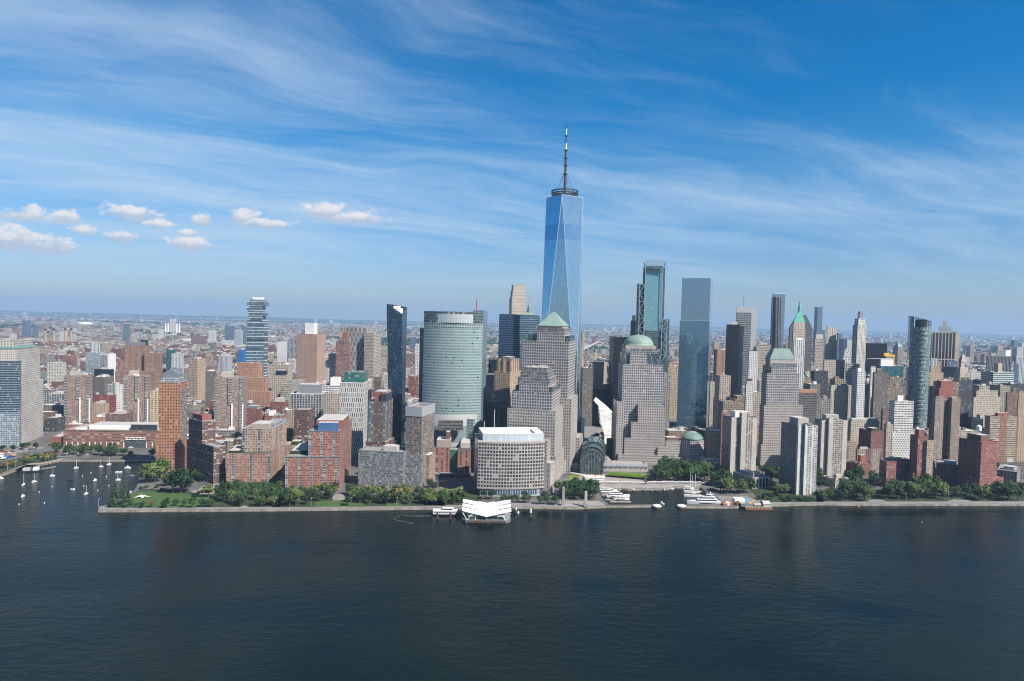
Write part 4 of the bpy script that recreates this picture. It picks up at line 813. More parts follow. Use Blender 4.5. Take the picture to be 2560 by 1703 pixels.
H('glass_tower', 'mirror blue glass tower with a wider lower half right of the braced tower', OF, [('lower_shaft','R',876,1341,1384,1080,1318,70,'f_4wtclow',{'cop':'steel_bright'}), ('upper_shaft','R',912,1358,1398,412,1326,70,'f_4wtc'), ('entrance_base','F',140,372,None,885,1316,96,'f_navy',{'dp':30})])
H('office_tower', 'black glass slab tower in front of the grey steel banded tower', OF, [('shaft','F',486,490,575,186,1290,4,'f_black',{'dp':60}), ('side_wing','F',560,566,600,195,1310,4,'f_navy')], pent=[(0,.3,.7,.3,.8,6,'roof_pale')])
H('office_tower', 'grey steel tower with dark horizontal bands and a solid right edge', OF, [('shaft','S',128,133,365,440,1500,4,'f_steelband'), ('plant_storeys','S',129,133,366,350,1501,4,'f_steel'), ('solid_side','S',362,366,455,356,1504,4,'f_steel')], extra=lambda r, l, bt: (lambda m: (lambda b: (b.bar((m.x, m.y+20, m.z-6), (m.x, m.y+20, m.z+22), .9, 4), b.build('antenna_mast', 'steel', r, l)))(MB()))(at('S', 292, 345, 1500)))
def frame_tower():
    r, loc, bt = H('tower_under_construction', 'slim unfinished tower with bare concrete core strip and glass corners', 'tower', [('shaft','S',690,706,888,150,1550,4,'f_navyglass'), ('bare_core','S',None,738,822,205,1544,4,'f_construct',{'dp':20})])
    b = MB(); P = lambda x, y: at('S', x, y, 1541)
    for x in (742, 770, 818): b.bar(P(x, 200), P(x-10, 1040), .8, 4)
    for y in range(215, 1040, 20): b.bar(P(742-10*(y-200)/840, y), P(772-10*(y-200)/840, y), .4, 4)
    b.build('hoist_mast', 'dark_steel', r, loc)
    b = MB(); pp, z = foot('S', 704, 716, 884, 146, 1552, 4); b.walls(pp, z-18, z, 4, 18); b.build('crown_screen', 'roof_white', r, loc)
frame_tower()
# ---- right part: river front slabs
H('office_tower', 'stone and glass tower with a truncated green copper roof', OF,
  [('base','F',690,713,850,968,1008,7,'f_stone'), ('lower_shaft','F',706,733,986,712,1013,7,'f_stone'), ('shaft','F',718,752,964,503,1018,7,'f_stonetop'), ('glass_corner','F',724,766,945,455,1023,7,'f_notch'), ('raised_front','F',748,781,945,462,1021,7,'f_stonetop'), ('glass_band','F',742,772,945,438,1026,7,'f_stoneglass'), ('drum','F',742,774,930,412,1032,7,'stone_trim')],
  extra=lambda r, l, bt: pyr(r, l, bt[-1][1], bt[-1][2], 16, 'copper', 'hipped_roof', .62))
G3 = 'bright riverside apartment slabs'
H('apartment_tower', 'cream apartment slab behind the blue sports court, shaded on its left side', AP, [('side_shaft','F',462,522,689,795,952,7,'f_gateshade'), ('front','F',None,521,688,795,949,7,'f_gate',{'dp':3,'roof':None}), ('centre_bay','F',None,588,632,765,946,7,'f_gate',{'dp':8})], pent=[(0,.2,.7,.2,.7,9,'roof_white'),(0,.05,.15,.65,.95,3,'verge','roof_garden')], group=G3)
H('apartment_tower', 'cream apartment slab nearest the water with white piers and a dark flank', AP, [('side_shaft','G',192,306,432,848,845,12,'f_gateshade'), ('front','G',None,305,431,848,842,12,'f_gatewhite',{'dp':3,'roof':None}), ('centre_bay','G',None,350,396,838,840,12,'f_gatewhite',{'dp':8})], pent=[(0,.25,.75,.2,.75,9,'cream_trim')], group=G3)
H('apartment_tower', 'cream apartment slab with plain wall strips right of the nearest slab', AP, [('side_shaft','G',410,458,626,810,955,7,'f_gateshade'), ('front','G',None,457,625,812,952,7,'f_gate',{'dp':3,'roof':None}), ('centre_bay','G',None,505,560,800,949,7,'f_gate',{'dp':8})], pent=[(0,.2,.7,.2,.7,8,'cream_trim')], group=G3)
def ex_low(root, loc, built):
    poly, z = built[0][1], built[0][2]; C_, R_ = Vector(poly[0]), Vector(poly[1]); d = (R_-C_); w = d.length; d.normalize(); nrm = Vector((d.y, -d.x))
    for i in range(5):
        for j in range(6):
            t_ = w*(i+.5)/5; c = C_+d*t_+nrm*.06; b = MB(); b.box((c.x, c.y, z-3.2-j*(z-3)/6.3), (w/5*.56, .5, 1.7), atan2(d.y, d.x)); b.build('window', 'glass_dark', root, loc)
H('apartment_building', 'low cream apartment wing with five columns of windows on its end wall', AP, [('wing','F',530,657,762,1188,868,20,'f_gateshade2',{'roof':'roof_grey','cop':'cream_trim'})], pent=[(0,.12,.3,.2,.6,7,'cream_trim'),(0,.35,.9,.3,.7,3.5,'steel','roof_plant_screen')], extra=ex_low)
H('apartment_building', 'low pale apartment wing with sloping side screened by trees', AP, [('wing','G',455,545,640,1200,885,20,'f_gateshade2',{'roof':'roof_grey','cop':'cream_trim'})], pent=[(0,.1,.3,.15,.5,7,'cream_trim')])
H('apartment_building', 'brick apartment block left of the stair-stepped red tower, lit windows', AP, [('block','Q',722,802,1066,105,893,10,'f_redbrick',{'roof':'roof_dark'}), ('side_wing','Q',None,1062,1142,205,895,10,'f_redbrick',{'dp':24}), ('upper_row','Q',780,850,1060,85,905,10,'f_redbrick2')], pent=[(0,.5,.9,.3,.8,4,'roof_grey')])
def ex_chimney(root, loc, bt): pass
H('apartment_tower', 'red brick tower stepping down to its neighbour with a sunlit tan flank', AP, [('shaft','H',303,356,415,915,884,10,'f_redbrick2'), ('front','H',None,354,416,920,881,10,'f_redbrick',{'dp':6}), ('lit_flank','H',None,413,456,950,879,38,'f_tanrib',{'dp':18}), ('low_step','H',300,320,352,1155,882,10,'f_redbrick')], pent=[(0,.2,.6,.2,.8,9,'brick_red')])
H('apartment_tower', 'large dark red brick tower with white rooftop water tank', AP, [('shaft','H',622,770,875,955,880,16,'f_redbrick2',{'roof':'roof_dark'}), ('front','H',None,768,876,958,876,16,'f_redbrick',{'dp':6}), ('low_wing','H',None,756,912,1190,871,16,'f_redbrick',{'dp':20})],
  pent=[(0,.15,.75,.15,.7,9,'brick_brown')], extra=lambda r, l, bt: water_tank(r, l, sum(p[0] for p in bt[0][1])/4, sum(p[1] for p in bt[0][1])/4, bt[0][2]+8, 1.4, 'white_paint'))
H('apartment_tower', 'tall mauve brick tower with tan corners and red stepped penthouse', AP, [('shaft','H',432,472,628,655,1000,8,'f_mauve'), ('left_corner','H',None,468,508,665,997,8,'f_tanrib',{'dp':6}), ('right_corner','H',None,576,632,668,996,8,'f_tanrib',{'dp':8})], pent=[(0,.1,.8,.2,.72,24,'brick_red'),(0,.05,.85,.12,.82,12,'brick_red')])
H('office_building', 'white building with long windows above a checkered lower front', 'building', [('block','H',165,202,326,685,1080,6,'f_whiterows',{'roof':'roof_dark'}), ('checkered_base','H',None,186,328,885,1076,6,'f_check',{'dp':10})], pent=[(0,.2,.6,.2,.5,9,'roof_white')])
def round_tower():
    Y = 1180; A = at('H', 306, 135, Y+16); B = at('H', 440, 175, Y+4); d = Vector((B.x-A.x, B.y-A.y)); nrm = Vector((d.y, -d.x)).normalized(); n = 16; p = []
    for k in range(n+1): s = k/n; o = 15*sin(pi*s)**.8; p.append((A.x+d.x*s+nrm.x*o, A.y+d.y*s+nrm.y*o))
    p += [(B.x-nrm.x*26, B.y-nrm.y*26), (A.x-nrm.x*26, A.y-nrm.y*26)]
    loc = Vector((sum(q[0] for q in p)/len(p), sum(q[1] for q in p)/len(p), 0)); r = thing('glass_tower', 'curved glass tower with balcony bands and an open slanted crown', 'apartment tower', loc)
    z = at('H', 430, 205, Y).z; b = MB(); b.walls(p, 0, z, 2.2, 3.6, True); b.build('shaft', 'f_50west', r, loc); b = MB(); b.cap(p, z-.5); b.build('roof', 'roof_dark', r, loc)
    za, zb = at('H', 310, 133, Y+16).z, at('H', 438, 168, Y+4).z; m = len(p); hz = lambda i: z+((za+(zb-za)*min(i, n)/n) if i <= n else (zb if i == n+1 else za))-z
    b = MB(); acc = 0
    for i in range(m):
        j = (i+1) % m; w = hypot(p[j][0]-p[i][0], p[j][1]-p[i][1]); b.bar((*p[i], z-1), (*p[i], hz(i)), .3, 4); b.bar((*p[i], hz(i)), (*p[j], hz(j)), .5, 4)
        b.bar((*p[i], (z+hz(i))/2), (*p[j], (z+hz(j))/2), .25, 4)
    b.build('open_crown', 'dark_steel', r, loc)
    w = [p[0], p[1], p[2], (p[2][0]-nrm.x*20, p[2][1]-nrm.y*20), (p[0][0]-nrm.x*20, p[0][1]-nrm.y*20)]; w = inset(w, -.3); b = MB(); b.walls(w, z-30, za-1, 2.2, 3.6, True); b.build('crown_glass', 'f_50west', r, loc)
    b = MB(); b.lathe((loc.x, loc.y, z-1), [(9, 0), (9, 14), (.1, 14)], 16); b.build('plant_drum', 'dark_steel', r, loc)
    HEROES.append((p, z, 'curved balcony glass tower'))
    k = 0; zz = 12.0; b = MB()
    while zz < z-4:
        q = []
        for i in range(2, n+1): q.append((p[i][0]+nrm.x*1.0, p[i][1]+nrm.y*1.0))
        q += [(p[n][0]-nrm.x*2, p[n][1]-nrm.y*2), (p[2][0]-nrm.x*2, p[2][1]-nrm.y*2)]; b.prism(q, zz, zz+.5, bottom=True); zz += 7.2
    b.build('balcony_band', 'white_steel', r, loc)
round_tower()
H('office_tower', 'bronze framed black glass tower with rooftop cooling plant', OF, [('shaft','T',925,935,1302,375,1700,5,'f_bronze'), ('end_wall','T',None,1300,1356,372,1706,5,'f_tanend',{'dp':40})], pent=[(0,.2,.8,.3,.8,16,'steel'),(0,.3,.6,.45,.62,30,'steel','cooling_tower')])
for name, lab, c, L, C, R, y, Y, th, mat, pe in [
 ('office_tower','dark tower with thin vertical ribs behind the green banded block','T',1770,1780,2170,742,1620,4,'f_blackrib',[(0,.2,.7,.4,.7,16,'grey_paint'),(0,.2,.7,.75,.95,16,'roof_white')]),
 ('office_tower','white ribbed tower at the right edge beside the dark ribbed tower','T',2205,2235,2420,752,1560,4,'f_whiteribtall',[]),
 ('office_tower','blue glass fin in front of the white ribbed tower','T',2200,2210,2285,862,1500,4,'f_bluefar',[]),
 ('office_building','green banded glass block with a pale mechanical box on top','T',1690,1880,2205,998,1300,14,'f_greenband',[(0,.3,.6,.4,.6,18,'beige_trim')]),
 ('stone_tower','white classical building with a columned loggia and stepped roof','T',1265,1365,1530,1010,1330,20,'f_beige',[(0,.15,.85,.1,.8,12,'beige_trim'),(0,.3,.7,.25,.6,24,'beige_trim')]),
 ('office_building','cream tower block right of the columned building','T',1530,1540,1690,985,1340,6,'f_white',[(0,.2,.7,.1,.6,6,'roof_pale')]),
 ('stone_tower','tan stepped brick tower just right of the curved glass tower','T',880,895,1110,1000,1260,8,'f_tan',[(0,.1,.8,.1,.5,14,'f_tan'),(0,.2,.6,.55,.75,22,'f_tan')]),
 ('office_building','pale ribbed block rising behind the tan stepped tower','T',900,912,1025,785,1420,6,'f_whiteribtall',[]),
 ('office_building','dark flat block below the bronze framed tower','T',1110,1118,1380,915,1450,6,'f_black',[(0,.3,.8,.3,.8,14,'f_bluefar')]),
 ('office_building','broad beige stone block with rows of windows below the green banded block','T',1560,1580,1995,1385,1150,18,'f_beige',[(0,.2,.7,.1,.9,12,'f_beige')]),
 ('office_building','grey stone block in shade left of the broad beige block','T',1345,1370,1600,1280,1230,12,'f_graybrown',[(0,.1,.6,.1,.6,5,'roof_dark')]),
 ('office_building','dark brown stone block right of the broad beige block','T',2075,2100,2320,1310,1120,10,'f_brown',[(0,.3,.8,.4,.7,8,'f_brown')]),
 ('office_building','tan brick tower cut by the right edge of the view','H',1005,1012,1120,625,1090,6,'f_tan',[]),
 ('apartment_building','orange brick block with cream balcony bands at the right','H',790,826,1010,785,1060,8,'f_orangeband',[(0,.2,.7,.3,.7,6,'brick_red')]),
 ('apartment_building','grey row of low flats behind the large dark red tower','H',870,880,1150,1085,960,6,'f_graybrown',[(0,.2,.7,.2,.35,6,'roof_pale')]),
 ('apartment_building','dark shaded low flats at the lower right corner','H',868,1000,(60,),1150,905,50,'f_gateshade',[(0,.2,.7,.2,.4,5,'roof_pale')]),
 ('apartment_building','low brick wing in shade between the two red brick towers','H',478,640,None,1110,915,60,'f_redbrick2',[(0,.2,.7,.2,.6,4,'roof_pale')]),
 ('apartment_building','pale stone flats behind the shaded low brick wing','H',440,460,618,1075,960,6,'f_beige',[]),
 ('stone_tower','dark brown deco tower left of the curved glass tower','G',788,800,895,500,1150,6,'f_graybrown',[(0,.2,.8,.2,.6,8,'f_graybrown')]),
 ('office_building','teal glass block topped by a white wrapped storey','G',832,842,990,458,1300,6,'f_teal',[(0,.1,.8,.0,.55,14,'white_paint','wrapped_storey')]),
 ('office_building','black flat topped slab far behind the pale deco tower','G',745,752,882,308,1620,6,'f_black',[]),
 ('apartment_tower','narrow dark tower with a lit white edge beside the dark deco tower','G',770,778,808,462,1190,20,'f_white',[]),
 ('stone_tower','pale beige stepped skyscraper with ribbed crown','S',1505,1515,1690,858,1370,6,'f_beige',[(0,.05,.9,.05,.95,26,'f_whiterib')]),
 ('stone_tower','beige lower shoulders in front of the ribbed crown skyscraper','S',1484,1494,1812,1175,1350,6,'f_beige',[]),
 ('stone_tower','white deco skyscraper with arched top windows and tank frame','S',1935,2012,2148,640,1330,25,'f_whiterib',[(0,.1,.85,.1,.9,14,'f_white'),(0,.3,.7,.35,.75,28,'steel','tank_frame')]),
 ('stone_tower','pale classical tower with small arched attic near the white deco skyscraper','S',1775,1785,1948,1130,1420,6,'f_white',[(0,.1,.9,.08,.9,12,'f_white'),(0,.2,.8,.15,.85,18,'f_white')]),
 ('office_building','beige framed block with square windows below the white deco skyscraper','S',1825,1840,2050,1235,1260,6,'f_tanflat',[]),
 ('apartment_tower','narrow white tower with a plain dark left wall','G',655,690,742,492,1120,14,'f_white',[(0,.2,.6,.2,.6,6,'roof_white')]),
 ('stone_building','cream office block with green roof edging and a band of shade','G',500,516,657,590,1140,10,'f_cream2',[(0,.05,.95,.03,.97,2.6,'copper'),(0,.3,.7,.55,.8,5,'copper')]),
 ('office_tower','dark reflective glass block beside the cream office block','G',390,406,498,490,1160,8,'f_darkglass2',[]),
 ('office_building','brown banded block with orange stone top beside the copper roofed tower','G',302,308,425,632,1065,6,'f_bandbrown',[(0,.0,1.0,.0,1.0,6.5,'orange_stone','stone_top'),(0,.0,.3,.78,1.0,1.5,'orange_stone')]),
 ('office_tower','slim white tower with tall blue glass strips','G',272,277,346,285,1125,6,'f_whitepier',[(0,.1,.9,.2,.8,4,'roof_white')]),
 ('office_tower','pale grey gridded tower behind the green spire','S',1345,1352,1488,850,1650,6,'f_tanflat',[(0,.1,.8,.1,.9,12,'roof_pale')]),
 ('stone_tower','pale ornate tower with arched top behind the black slab','S',318,330,470,1040,1230,12,'f_white',[(0,.1,.6,.2,.8,3,'verge','roof_garden')]),
 ('stone_tower','narrow pale stone tower with deep cornice right of the black slab','F',606,616,665,575,1150,10,'f_white',[(0,.1,.9,.1,.9,6,'f_white'),(0,.2,.8,.2,.8,10,'dark_steel')]),
 ('stone_building','wide pale stone block behind the grey steel tower','S',440,446,665,940,1500,5,'f_tanflat',[(0,.1,.9,.2,.8,5,'f_white')]),
 ('apartment_tower','brown ribbed tower in the gap right of the mirror glass tower','F',405,424,485,350,1480,10,'f_brownlight',[]),
 ('stone_building','tan stone tower in the gap left of the mirror glass tower','F',100,108,175,455,1480,6,'f_tan',[(0,.2,.8,.1,.8,8,'f_terra')]),
 ('stone_tower','narrow tan tower in the gap at the mirror tower foot','F',376,382,410,560,1380,8,'f_beige',[]),
 ('apartment_tower','red brick side building against the first cream slab','F',450,456,500,755,1010,8,'f_redbrick',[(0,.2,.7,.2,.8,3,'roof_pale')]),
 ('office_building','beige stone apartment block with dark cornice behind the cream slabs','G',620,648,833,818,1100,14,'f_beige',[(0,.1,.9,.05,.95,5,'f_white')]),
 ('apartment_building','dark red block with green roof plants right of the beige cornice block','G',700,778,862,880,1010,14,'f_redbrick2',[(0,.1,.6,.2,.7,4,'verge','roof_garden')]),
 ('apartment_building','tall narrow tan block beside the checkered white building','G',862,880,922,838,1075,8,'f_beige',[(0,.2,.7,.2,.7,4,'roof_pale')]),
 ('apartment_building','tan rose stepped flats right of the third cream slab','G',615,622,685,950,1000,6,'f_tanpink',[]),
 ('apartment_building','long low brick flats behind the red brick courtyard','G',680,690,860,1000,980,6,'f_mauve',[(0,.2,.7,.1,.4,4,'roof_pale')]),
 ('apartment_building','brown courtyard building with flat grey roof beside the third cream slab','G',618,690,782,1098,945,24,'f_brickcourt',[(0,.2,.45,.35,.75,12,'brick_red')]),
 ('apartment_building','brown mid rise left of the sunlit checkered building in shade','G',845,855,910,730,1150,6,'f_brown',[]),
 ('office_tower','green roofed brown twin gabled tower behind the copper spire','S',945,960,1312,700,1600,6,'f_bandbrown',[]),
]:
    if mat == 'f_orangeband' and mat not in FAC: facade('f_orangeband', (.40,.19,.10), (.05,.05,.05), wu=.6, wv=.5, pu=3.4, pv=3.0, blinds=.1, alt=(9, 5, (.56,.47,.33), 1, .5))
    if mat == 'f_cream2' and mat not in FAC: facade('f_cream2', (.58,.52,.41), wu=.42, wv=.5, pu=3.4, pv=3.7, blinds=.08)
    if mat == 'f_brickcourt' and mat not in FAC: facade('f_brickcourt', (.23,.115,.08), wu=.2, wv=.35, pu=5, pv=3.2, blinds=.4)
    if 'beige_trim' not in MATS: plain('beige_trim', (.47,.41,.33), .85); plain('orange_stone', (.46,.24,.15), .85)
    ex = None
    if 'twin gabled' in lab:
        ex = lambda r, l, bt: pyr(r, l, bt[0][1], bt[0][2], 34, 'dark_slate', 'hipped_roof', .4)
    if 'columned loggia' in lab:
        def ex(r, l, bt):
            poly, z = bt[0][1], bt[0][2]; C_, R_ = Vector(poly[0]), Vector(poly[1]); d = R_-C_; w = d.length; d.normalize(); nr = Vector((d.y, -d.x))
            for k in range(6):
                c_ = C_+d*(w*(.15+.14*k))+nr*.8; b = MB(); b.bar((c_.x, c_.y, z-26), (c_.x, c_.y, z-8), .9, 8); b.build('column', 'beige_trim', r, l)
            pyr(r, l, inset(poly, 9), z+22, 14, 'beige_trim', 'stepped_roof', .3)
    H(name, lab, 'building', [('block',c,L,C,R,y,Y,th,mat)], pent=pe, extra=ex)
H('stone_tower', 'stone skyscraper with bright green copper pyramid and spire', OF, [('shaft','S',1000,1015,1200,690,1480,6,'f_beige'), ('upper_shaft','S',1012,1022,1195,575,1484,6,'f_whiterib')],
  extra=lambda r, l, bt: (pyr(r, l, bt[-1][1], bt[-1][2]-2, 27, 'copper_bright', 'copper_pyramid', .16, .4), (lambda m, z, b: (b.lathe((m.x, m.y, z), [(3.2, 0), (2.9, 6), (3.6, 6.6), (2.4, 10), (1.8, 13), (.1, 21)], 12), b.build('copper_spire', 'copper_bright', r, l)))(l, bt[-1][2]+24.5, MB())))
def woolworth():
    p = at('W', 538, 545, 1520); loc = Vector((p.x, p.y, 0)); r = thing('stone_tower', 'small green copper spire top peeping above the dark blue glass tower', 'tower', loc); b = MB(); q = [(p.x-11, p.y-11), (p.x+11, p.y-11), (p.x+11, p.y+11), (p.x-11, p.y+11)]
    b.walls(q, 0, p.z-3, 3.4, 3.7); b.build('shaft', 'f_white', r, loc); b = MB(); b.walls(inset(q, -1), p.z-3, p.z+2, top=inset(q, 6)); b.cap(inset(q, 6), p.z+2); b.lathe((p.x, p.y, p.z+1), [(4.5, 0), (4.2, 10), (3.0, 15), (1.2, 19), (.1, 24)], 10); b.build('copper_spire', 'copper', r, loc); HEROES.append((q, p.z, 'green copper spire top'))
woolworth()
# ---- towers across the river
for lab, c, L, R, y, Y, mat in [('blue glass tower far across the river above the cream tower','Y',200,255,152,4600,'f_bluefar'), ('small grey blue block right of the far blue tower','Y',300,326,187,4700,'f_bluefar'),
  ('slim blue tower far away behind the massive brown brick tower','Y',1134,1170,182,4300,'f_bluefar'), ('wide blue glass tower across the river left of the stacked tower','Y',2070,2143,200,4200,'f_bluefar'), ('white edged far tower beside the wide blue tower','Y',2165,2222,240,4300,'f_whiteribtall'),
  ('pale blue far tower touching the stacked glass tower','Y',2222,2268,205,4350,'f_bluefar'), ('low pale far block below the wide blue tower','Y',2040,2140,335,4100,'f_white'), ('pale far block near the thin white chimneys','Y',1562,1608,140,7000,'f_white'), ('white far block above the river shed','Y',1920,1975,240,4600,'f_white'),
  ('dark red far warehouse beside the white river shed','Y',1760,1890,292,4150,'f_brown'), ('tallest dark blue tower far beyond the copper spire','S',1393,1470,357,3900,'f_bluefar'), ('blue lower block at the foot of the far dark blue tower','S',1375,1505,712,3800,'f_bluefar'),
  ('grey blue far slab left of the white deco skyscraper','S',1706,1775,765,4000,'f_bluefar'), ('darker far block beside the grey blue far slab','S',1775,1845,852,3900,'f_navy'), ('white far block left of the white deco skyscraper','S',1850,1928,872,3700,'f_white'),
  ('blue far block above the right horizon houses','T',2210,2295,500,5200,'f_bluefar'), ('white far stub at the right horizon','T',2325,2355,545,5000,'f_white'), ('pair of pale far slabs right of the bronze framed tower','T',1955,2040,590,4300,'f_tanflat'), ('brown far slab in the low houses at the right','T',1525,1590,590,4300,'f_tanrib'),
  ('blue far tower between the flared tower and the green tower','Z',1422,1470,232,3900,'f_bluefar'), ('pale gridded far slab left of the windowless brown tower','Z',297,382,245,2300,'f_dkgrid'), ('white patterned block beside the stacked glass tower','Z',195,297,278,2300,'f_check'),
  ('cream far tower left of the green glass tower','Z',1468,1512,300,1700,'f_white'), ('pale tan pair of far slabs by the river gap','D',495,520,318,3400,'f_tanflat'), ('light far slab right of the river gap pair','D',527,562,318,3450,'f_white'),
  ('brick red church tower far behind the crane block','T',402,482,600,3300,'f_tanrib')]:
    ex = None
    if 'church' in lab: ex = lambda r, l, bt: pyr(r, l, bt[0][1], bt[0][2], 22, 'copper', 'green_spire', .05)
    H('distant_tower', lab, 'tower', [('block',c,None,L,R,y,Y,4,mat,{'dp':36})], extra=ex)
def far_bits():
    for i, (x, y0, y1) in enumerate([(418,228,320), (495,228,320), (602,225,345), (656,225,345)]):
        a, b_ = at('Y', x, y0, 3500), at('Y', x, y1, 3500); o = ['leftmost','second','third','rightmost'][i]; r = thing('power_station_chimney', f'{o} of the four tall tan chimneys beyond the low city', 'chimney', (a.x, a.y, 0), group='power station chimneys')
        b = MB(); b.bar((a.x, a.y, 0), (a.x, a.y, a.z-9), 6, 12, 5); b.build('stack', 'tan_trim', r, (a.x, a.y, 0)); b = MB(); b.bar((a.x, a.y, a.z-9), (a.x, a.y, a.z), 5.4, 12); b.build('dark_rim', 'black_paint', r, (a.x, a.y, 0))
    for i, (x, y0) in enumerate([(1524,180), (1548,180), (1627,180), (1652,180)]):
        a = at('Y', x, y0, 6500); o = ['leftmost','second','third','rightmost'][i]; b = MB(); b.bar((a.x, a.y, 0), (a.x, a.y, a.z), 9, 10, 7); tag(b.build('white_chimney', 'white_paint', None, (a.x, a.y, 0)), f'{o} of the four thin white chimneys near the horizon', 'chimney', 'thin white chimneys')
    a = at('Y', 782, 142, 9500); b = MB(); b.lathe((a.x, a.y, 0), [(95, 0), (95, 12), (75, 22), (40, 30), (.1, 33)], 24); tag(b.build('stadium_dome', 'white_paint', None, (a.x, a.y, 0)), 'pale shallow dome roof near the left horizon', 'dome')
    a = gnd('Y', 1790, 352); b = MB(); w = 320
    for k in range(10):
        t0, t1 = k/10, (k+1)/10; h = lambda t_: 8+12*sin(pi*t_); b.face([(a.x-w/2+w*t0, a.y, h(t0)), (a.x-w/2+w*t1, a.y, h(t1)), (a.x-w/2+w*t1, a.y+70, h(t1)), (a.x-w/2+w*t0, a.y+70, h(t0))]); b.face([(a.x-w/2+w*t0, a.y, 0), (a.x-w/2+w*t1, a.y, 0), (a.x-w/2+w*t1, a.y, h(t1)), (a.x-w/2+w*t0, a.y, h(t0))])
    tag(b.build('river_shed', 'white_paint', None, (a.x, a.y, 0)), 'long white arched shed roof beyond the brick housing', 'shed')
far_bits()
# ================================================================ GROUND AND WATER
WZ = -2.5
def g2(c, x, y): p = gnd(c, x, y); return (p.x, p.y)
pier0 = g2('J', 0, 655)
SHORE = [(-5000, pier0[1]-500), pier0, g2('J',190,590), g2('J',490,462), g2('J',690,457), g2('J',1110,372), g2('J',2357,372), g2('K',590,98), g2('K',765,108), g2('K',700,190), g2('K',600,260), g2('K',552,335), g2('K',528,425), g2('K',480,500), g2('K',395,548), g2('K',235,640), g2('K',40,700), g2('K',25,748),
 g2('L',0,735), g2('L',1200,722), g2('M',0,742), g2('M',1300,727), g2('M',2357,738), g2('N',700,840), g2('N',720,838), g2('N',1545,832), g2('N',1545,815), g2('N',765,818), g2('N',640,715), g2('N',605,590), g2('N',950,567), g2('N',1060,577), g2('N',1660,564), g2('N',1760,538), g2('N',2150,546), g2('O',440,545), g2('O',600,690), g2('O',790,800), g2('O',195,815), g2('O',110,815), g2('O',110,845), g2('O',1000,850), g2('O',1070,830), g2('O',2357,800), g2('Q',300,590), g2('Q',2357,592)]
last = SHORE[-1]; SHORE += [(last[0]+900, last[1]+70), (4500, last[1]+900)]
def sheet(name, pts, z, mat, kind='structure', depth=0.0, side=None):
    tri = geometry.tessellate_polygon([[Vector((x, y, 0)) for x, y in pts]]); b = MB(); P = ccw(pts)
    for t3 in tri:
        q = [pts[i] for i in t3]; q = ccw(q); b.face([(x, y, z) for x, y in q])
    if depth:
        for i in range(len(P)):
            a, c = P[i], P[(i+1) % len(P)]; b.face([(*a, z-depth), (*c, z-depth), (*c, z), (*a, z)], None, 1)
    o = b.build(name, [mat, side] if side else mat); return tag(o, kind=kind) if kind else o
RIVER0, RIVER1 = 3350, 4000
land = SHORE+[(4500, RIVER0-260), (-5000, RIVER0+180)]
sheet('ground', land, 0.0, 'ground', depth=6.0, side='seawall')
b = MB(); b.face([(-30500, RIVER1, 0), (30500, RIVER1-500, 0), (30500, 31000, 0), (-30500, 31000, 0)]); tag(b.build('far_ground', 'ground'), kind='structure')
b = MB(); b.face([(-30500, -3000, WZ), (30500, -3000, WZ), (30500, 5000, WZ), (-30500, 5000, WZ)]); tag(b.build('water', 'water'), kind='structure')
# low hills on the far rim
b = MB(); rnd = random.Random(3)
def ridge(Y, h0, amp, seed, x0=-30000, x1=30000):
    rr = random.Random(seed); ph = [rr.uniform(0, 6.28) for _ in range(5)]; n = 90; pr = []
    for k in range(n+1):
        x = x0+(x1-x0)*k/n; pr.append((x, max(4, h0+amp*(sin(x/5200+ph[0])+.6*sin(x/2300+ph[1])+.35*sin(x/900+ph[2])))))
    for (xa, ha), (xb, hb) in zip(pr, pr[1:]):
        b.face([(xa, Y-900, 0), (xb, Y-900, 0), (xb, Y, hb), (xa, Y, ha)]); b.face([(xa, Y, ha), (xb, Y, hb), (xb, Y+900, 0), (xa, Y+900, 0)])
ridge(27500, 62, 26, 2); ridge(22500, 26, 16, 5); ridge(17500, 14, 12, 9); tag(b.build('hills', 'hill'), kind='structure')
Z1 = .12
def gsheet(name, crop, pts, mat, z=Z1, kind='structure'): return sheet(name, [g2(crop, x, y) for x, y in pts], z, mat, kind)
# river walk, park and plaza
front = [g2('K',25,748), g2('L',0,735), g2('L',1200,722), g2('M',0,742), g2('M',1300,727), g2('M',2357,738), g2('N',700,840)]
sheet('river_walk_path', [(x, y+.8) for x, y in front]+[(x, y+17) for x, y in front[::-1]], .10, 'paving')
f2 = [g2('O',1070,830), g2('O',2357,800), g2('Q',300,590), g2('Q',2357,592), (last[0]+500, last[1]+40)]
sheet('south_walk_path', [(x, y+.8) for x, y in f2]+[(x, y+19) for x, y in f2[::-1]], .10, 'paving')
gsheet('park_ground', 'K', [(130,715),(420,560),(520,505),(600,470),(1300,520),(2357,600),(2357,705),(1300,712)], 'verge', .14)
gsheet('lawn', 'K', [(430,700),(445,560),(520,510),(700,500),(900,512),(1200,535),(1420,545),(1480,600),(1300,700),(830,722)], 'lawn', .2)
gsheet('park_meadow', 'L', [(0,560),(2357,560),(2200,690),(0,712)], 'verge', .14)
gsheet('river_lawn', 'L', [(540,640),(900,622),(1180,640),(1180,703),(560,706)], 'lawn', .2); gsheet('small_lawn', 'L', [(1460,660),(1700,655),(1690,692),(1470,694)], 'lawn', .2)
gsheet('terrace_path', 'L', [(770,560),(900,530),(960,620),(780,625)], 'path', .26); gsheet('park_path', 'K', [(1210,500),(1500,480),(1560,520),(1240,530)], 'path', .26); gsheet('garden_path','K',[(1820,725),(1880,690),(1940,692),(1950,722)],'path',.26)
gsheet('park_ground_south', 'M', [(0,500),(900,470),(900,700),(0,705)], 'verge', .14)
gsheet('tip_paving', 'K', [(30,742),(45,705),(120,690),(130,728)], 'paving', .2)
